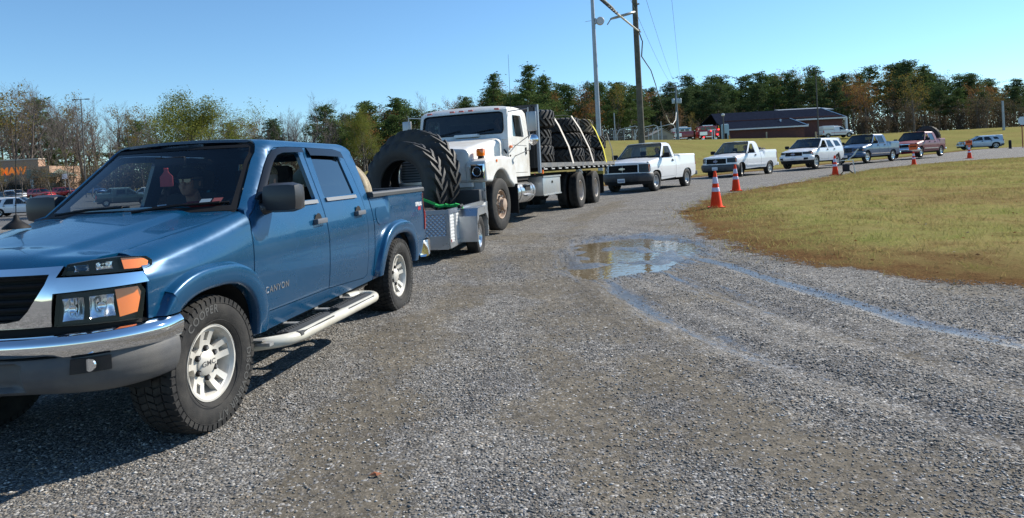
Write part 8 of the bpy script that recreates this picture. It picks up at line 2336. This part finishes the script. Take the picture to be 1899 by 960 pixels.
def lot_cars():
    g = 'cars parked in the shop lot'
    def suv(name, label, col, x, y, yaw, z=None, metal=.2, hw=.92, scale=1., cat='car'):
        pm = paint('paint_'+name, col, metal=metal, rough=.33, dust=.03)
        r, b = make_car(dict(name='parked_car', label=label, cat=cat, group=g, kind='suv', paint=pm, grid=.16, hw=hw, wb=2.67, R=.35, fo=.88, cowl=-.35, belt=1.05, belt_r=1.15, roof=1.66, hoodz=.95, sill=.32, zmax=.85, xwt=-1.05, xe=-3.5, doorx=[-.50,-1.5,-2.4], d2top=.22, bumper=(.40,.66), grille=(.68,.84,.38), hl=(.74,.90), hl_in=.46, hl_x=.42, valance=(.25,M_BLACK), rim=.23, quarter=[[(-2.55,1.16),(-2.45,1.48),(-3.0,1.46),(-3.2,1.19)]], rear_slant=.45, tail_lamp=(.95,1.2), rows=(-1.3,-2.1), open=False, fender_front=.42, TW=.22))
        place(r, x, y, yaw, z); return r
    def pk(name, label, col, x, y, yaw, z=None):
        pm = paint('paint_'+name, col, metal=.3, rough=.35, dust=.03)
        r, b = make_car(dict(name='parked_car', label=label, cat='pickup truck', group=g, kind='pickup', paint=pm, grid=.16, hw=.98, wb=3.5, R=.39, fo=.95, cowl=-.55, belt=1.28, roof=1.88, hoodz=1.1, xwt=-1.2, cab_rear=-2.9, cab_top=-2.72, xe=-4.4, rail=1.35, doorx=[-.55,-1.6,-2.6], d2top=.05, bumper=(.45,.7), grille=(.74,1.0,.5), hl_in=.56, plate_z=None, valance=(.3,M_BLACK), open=False, tail_lamp=(.85,1.25)))
        place(r, x, y, yaw, z); return r
    Y = lambda d: d
    suv('lotwhite', 'white crossover with red tail lamp nearest the left edge, beyond the pickup bonnet', (.72,.74,.77), -42.6, 62, -1.85)
    suv('lotred', 'bright red crossover in the parking lot, the left of the two red ones', (.40,.012,.02), -78.5, 117, -1.3)
    suv('lotred2', 'red hatchback partly behind the pickup windscreen pillar, right of the other red one', (.38,.015,.02), -76.8, 121, -1.35)
    suv('lotblue', 'bright blue car just left of the windscreen pillar', (.03,.12,.32), -78.0, 131, -1.3)
    suv('lotblack', 'black car behind the young tree trunk at the left edge', (.02,.025,.03), -77.5, 103, -1.2)
    suv('lotgrey', 'dark grey car beside the white one near the shop front', (.05,.06,.07), -77.0, 107, -1.2)
    suv('lotwhite2', 'white car with red lamps parked near the shop porch', (.7,.71,.73), -85, 120, -1.2)
    pk('lotgreygreen', 'grey green pickup seen through the blue pickup windscreen', (.05,.085,.09), -40.6, 76, -2.1)
    suv('lotwhite3', 'white sport utility car seen through the windscreen, beyond the grey green pickup', (.68,.70,.71), -50.4, 92, 1.25)
    suv('lotteal', 'pale teal car at the left end of the view through the windscreen', (.28,.38,.36), -57, 96, 1.25)
    suv('lotmaroon', 'maroon car seen through the windscreen above the grey green pickup', (.22,.03,.06), -47.5, 98, 1.25)
    suv('lotnavy', 'dark blue car seen through the windscreen at the right', (.03,.06,.10), -42.5, 96, 1.25)
def shop():
    r = thing('shop_building', 'brick shop with a raised parapet, orange letters and a columned porch', 'shop', (0,0,0)); g = 1.4
    BK = brick_mat('brick_tan', (.36,.24,.17), (.30,.19,.14)); RF = mat('shop_roof', (.16,.19,.16), .7); W = mat('column_white', (.55,.53,.49), .6)
    b = MB().use(BK); b.box((-109,146,g+3.0),(30,10,6.0)); b.box((-104.4,142,g+5.2),(16.5,2.2,4.6)); b.build('wall', None, r, smooth=0)
    b = MB().use(mat('coping', (.5,.42,.34),.7)); b.box((-104.4,142,g+7.55),(16.9,2.5,.25)); b.build('coping', None, r)
    b = MB().use(RF); V, F = shell([(-97.5,139.5,g+5.0),(-90.2,139.5,g+3.9),(-90.2,144,g+3.9),(-96.5,144,g+6.4)], [(0,1,2),(0,2,3)], .2, (0,0,1)); b.add(V, F); b.prism([(-97.5,g+3.6),(-90.2,g+3.6),(-90.2,g+4.1),(-97.5,g+5.4)],139.3,139.5,'y'); b.build('porch_roof', None, r, smooth=0)
    for x in (-101.8,-96.6,-90.6): b = MB().use(W); b.box((x,139.6,g+1.7),(.55,.55,3.9)); b.build('column', None, r)
    b = MB().use(mat('shop_dark', (.03,.035,.035), .3)); b.box((-98,140.9,g+1.2),(12,.2,2.6)); b.build('shopfront', None, r)
    text_on('sign_letters', 'TO', lambda u, v: (-106.2+u, 140.85, g+5.3+v), 2.1, mat('sign_red', (.75,.05,.04), .5, emit=(1,.08,.03), estr=.2), r, bold=.03, th=.15, out=(0,-1,0))
    text_on('sign_letters', 'MAW', lambda u, v: (-101.2+u, 140.85, g+5.3+v), 2.1, mat('sign_orange', (.80,.20,.02), .5, emit=(1,.25,.02), estr=.22), r, bold=.04, th=.15, out=(0,-1,0))
    s = thing('lot_sign', 'small white sign on a post in the parking lot', 'sign', (-80,124,H(-80,124))); b = MB().use(M_STEEL); b.cyl((0,0,0),(0,0,3.4),.05,8); b.build('post', None, s); b = MB().use(M_WHITEP); b.box((0,-.06,3.6),(.9,.04,.9)); b.build('panel', None, s)
def props(canyon, q):
    for x, y, l, pl, h in ((5.01,17.09,'nearest and largest traffic cone, at the inner corner of the grass',0,.91),(7.63,23.64,'second traffic cone, in front of the white pickup with the oval emblem',0,.91),(14.67,31.41,'traffic cone beside the black folding chair',0,.90),(22.46,38.64,'traffic cone with an orange placard before the maroon pickup',1,.78),(29.39,44.4,'farthest traffic cone with an orange placard, before the silver blue crossover',1,.86)):
        cone(x, y, l, bool(pl), h)
    chair(); pole_tools(); buildings()
    # tyre standing in the blue pickup bed
    bpy.context.view_layer.update()
    mw = canyon.matrix_world
    o = smooth_tyre((0,0,0), .86, .25, .44, 'tan dusty tyre standing in the blue pickup bed behind the cab', None, m=mat('rubber_tan', (.33,.28,.20), .9, var=.3, vscale=6, bump=.4, bscale=40))
    o.matrix_world = mw @ Matrix.Translation((-2.95,.22,1.21)) @ Matrix.Rotation(.12, 4, 'Z') @ Matrix.Rotation(PI/2-.12, 4, 'Y')
    # small tyres in the bed of the second white pickup
    mf = q['f150'].matrix_world
    for i, (x, y, z, rx, l) in enumerate(((-2.75,.35,1.38,.2,'used tyre lying nearest the cab in the second white pickup bed'),(-3.25,.30,1.40,-.25,'used tyre in the middle of the heap in the white pickup bed'),(-3.65,.15,1.35,.15,'used tyre rearmost in the heap in the white pickup bed'))):
        o = smooth_tyre((0,0,0), .68, .22, .40, l, 'used tyres in the white pickup bed'); o.matrix_world = mf @ Matrix.Translation((x,y,z)) @ Matrix.Rotation(rx,4,'X')
    # big tyre in the maroon pickup bed
    mr = q['red'].matrix_world
    o = tractor_tyre((0,0,0), 1.75, .45, .9, 'huge tyre standing in the maroon pickup bed, its arch above the cab', None, nl=24); o.matrix_world = mr @ Matrix.Translation((-3.75,0,1.48)) @ Matrix.Rotation(PI/2-.05,4,'Y')
    b = smooth_tyre((0,0,0), .6, .2, .34, 'light edged small tyre at the tail of the maroon pickup', None); b.matrix_world = mr @ Matrix.Translation((-4.1,.55,1.5)) @ Matrix.Rotation(PI/2,4,'X')
# ---------------------------------------------------------------- camera, sun, sky
def setup_world():
    w = bpy.data.worlds.new('World'); SC.world = w; w.use_nodes = True
    N = w.node_tree.nodes; L = w.node_tree.links
    bg = N['Background']; sky = N.new('ShaderNodeTexSky'); sky.sky_type = 'NISHITA'; sky.sun_disc = False
    sky.sun_elevation = SUN_EL; sky.sun_rotation = SUN_ROT; sky.altitude = 0; sky.air_density = 1.0; sky.dust_density = 0.; sky.ozone_density = 6.
    tn = N.new('ShaderNodeMix'); tn.data_type = 'RGBA'; tn.blend_type = 'MULTIPLY'; tn.inputs[0].default_value = 1; tn.inputs[7].default_value = (.90,1.03,1.03,1); L.new(sky.outputs[0], tn.inputs[6]); L.new(tn.outputs[2], bg.inputs[0]); bg.inputs[1].default_value = SKY_STR
    s = bpy.data.lights.new('sun', 'SUN'); s.energy = SUN_STR; s.angle = math.radians(.5); s.color = (1,.935,.82)
    so = bpy.data.objects.new('sun', s); COL.objects.link(so)
    d = Vector((math.cos(SUN_EL)*SUN_XY[0], math.cos(SUN_EL)*SUN_XY[1], math.sin(SUN_EL)))
    so.rotation_euler = d.to_track_quat('Z', 'Y').to_euler()
    c = bpy.data.cameras.new('camera'); co = bpy.data.objects.new('camera', c); COL.objects.link(co)
    c.sensor_width = 36; c.lens = 36*1283.07/1899; c.clip_end = 3000; c.clip_start = .05
    c.shift_y = -150.4/1899; c.shift_x = 0
    co.location = (0,0,CAMH)
    R = Matrix.Rotation(PI/2-.0103, 4, 'X') @ Matrix.Rotation(-.0529, 4, 'Z')
    co.rotation_euler = R.to_euler()
    SC.camera = co
    SC.view_settings.view_transform = 'Standard'; SC.view_settings.look = 'None'; SC.view_settings.gamma = 1; SC.view_settings.exposure = EXPO
    SC.view_settings.use_curve_mapping = False
    SC.cycles.max_bounces = 6; SC.cycles.transparent_max_bounces = 12; SC.cycles.diffuse_bounces = 3; SC.cycles.glossy_bounces = 4
    SC.cycles.sample_clamp_indirect = 4; SC.cycles.caustics_reflective = False; SC.cycles.caustics_refractive = False
    SC.cycles.use_denoising = True
SUN_EL = math.radians(35.5); SUN_XY = (.871,.491)
SUN_ROT = math.atan2(SUN_XY[0], SUN_XY[1])
SKY_STR = .105; SUN_STR = 5.0; EXPO = .60
setup_world()
def place(root, x, y, yaw, z=None):
    root.location = (x, y, H(x,y) if z is None else z); root.rotation_euler = (0,0,-PI/2-yaw)
canyon, bb = make_canyon()
place(canyon, -2.5965, 4.1308, .1779, 0)
q = queue(); bt = make_bigtruck(); load_tyres(); make_trailer()
bpy.context.view_layer.update()
people(canyon, bt, q)
props(canyon, q)
ground(); scatter(); woods()
for o in (canyon, bt):
    if 'yaw' in o: del o['yaw']
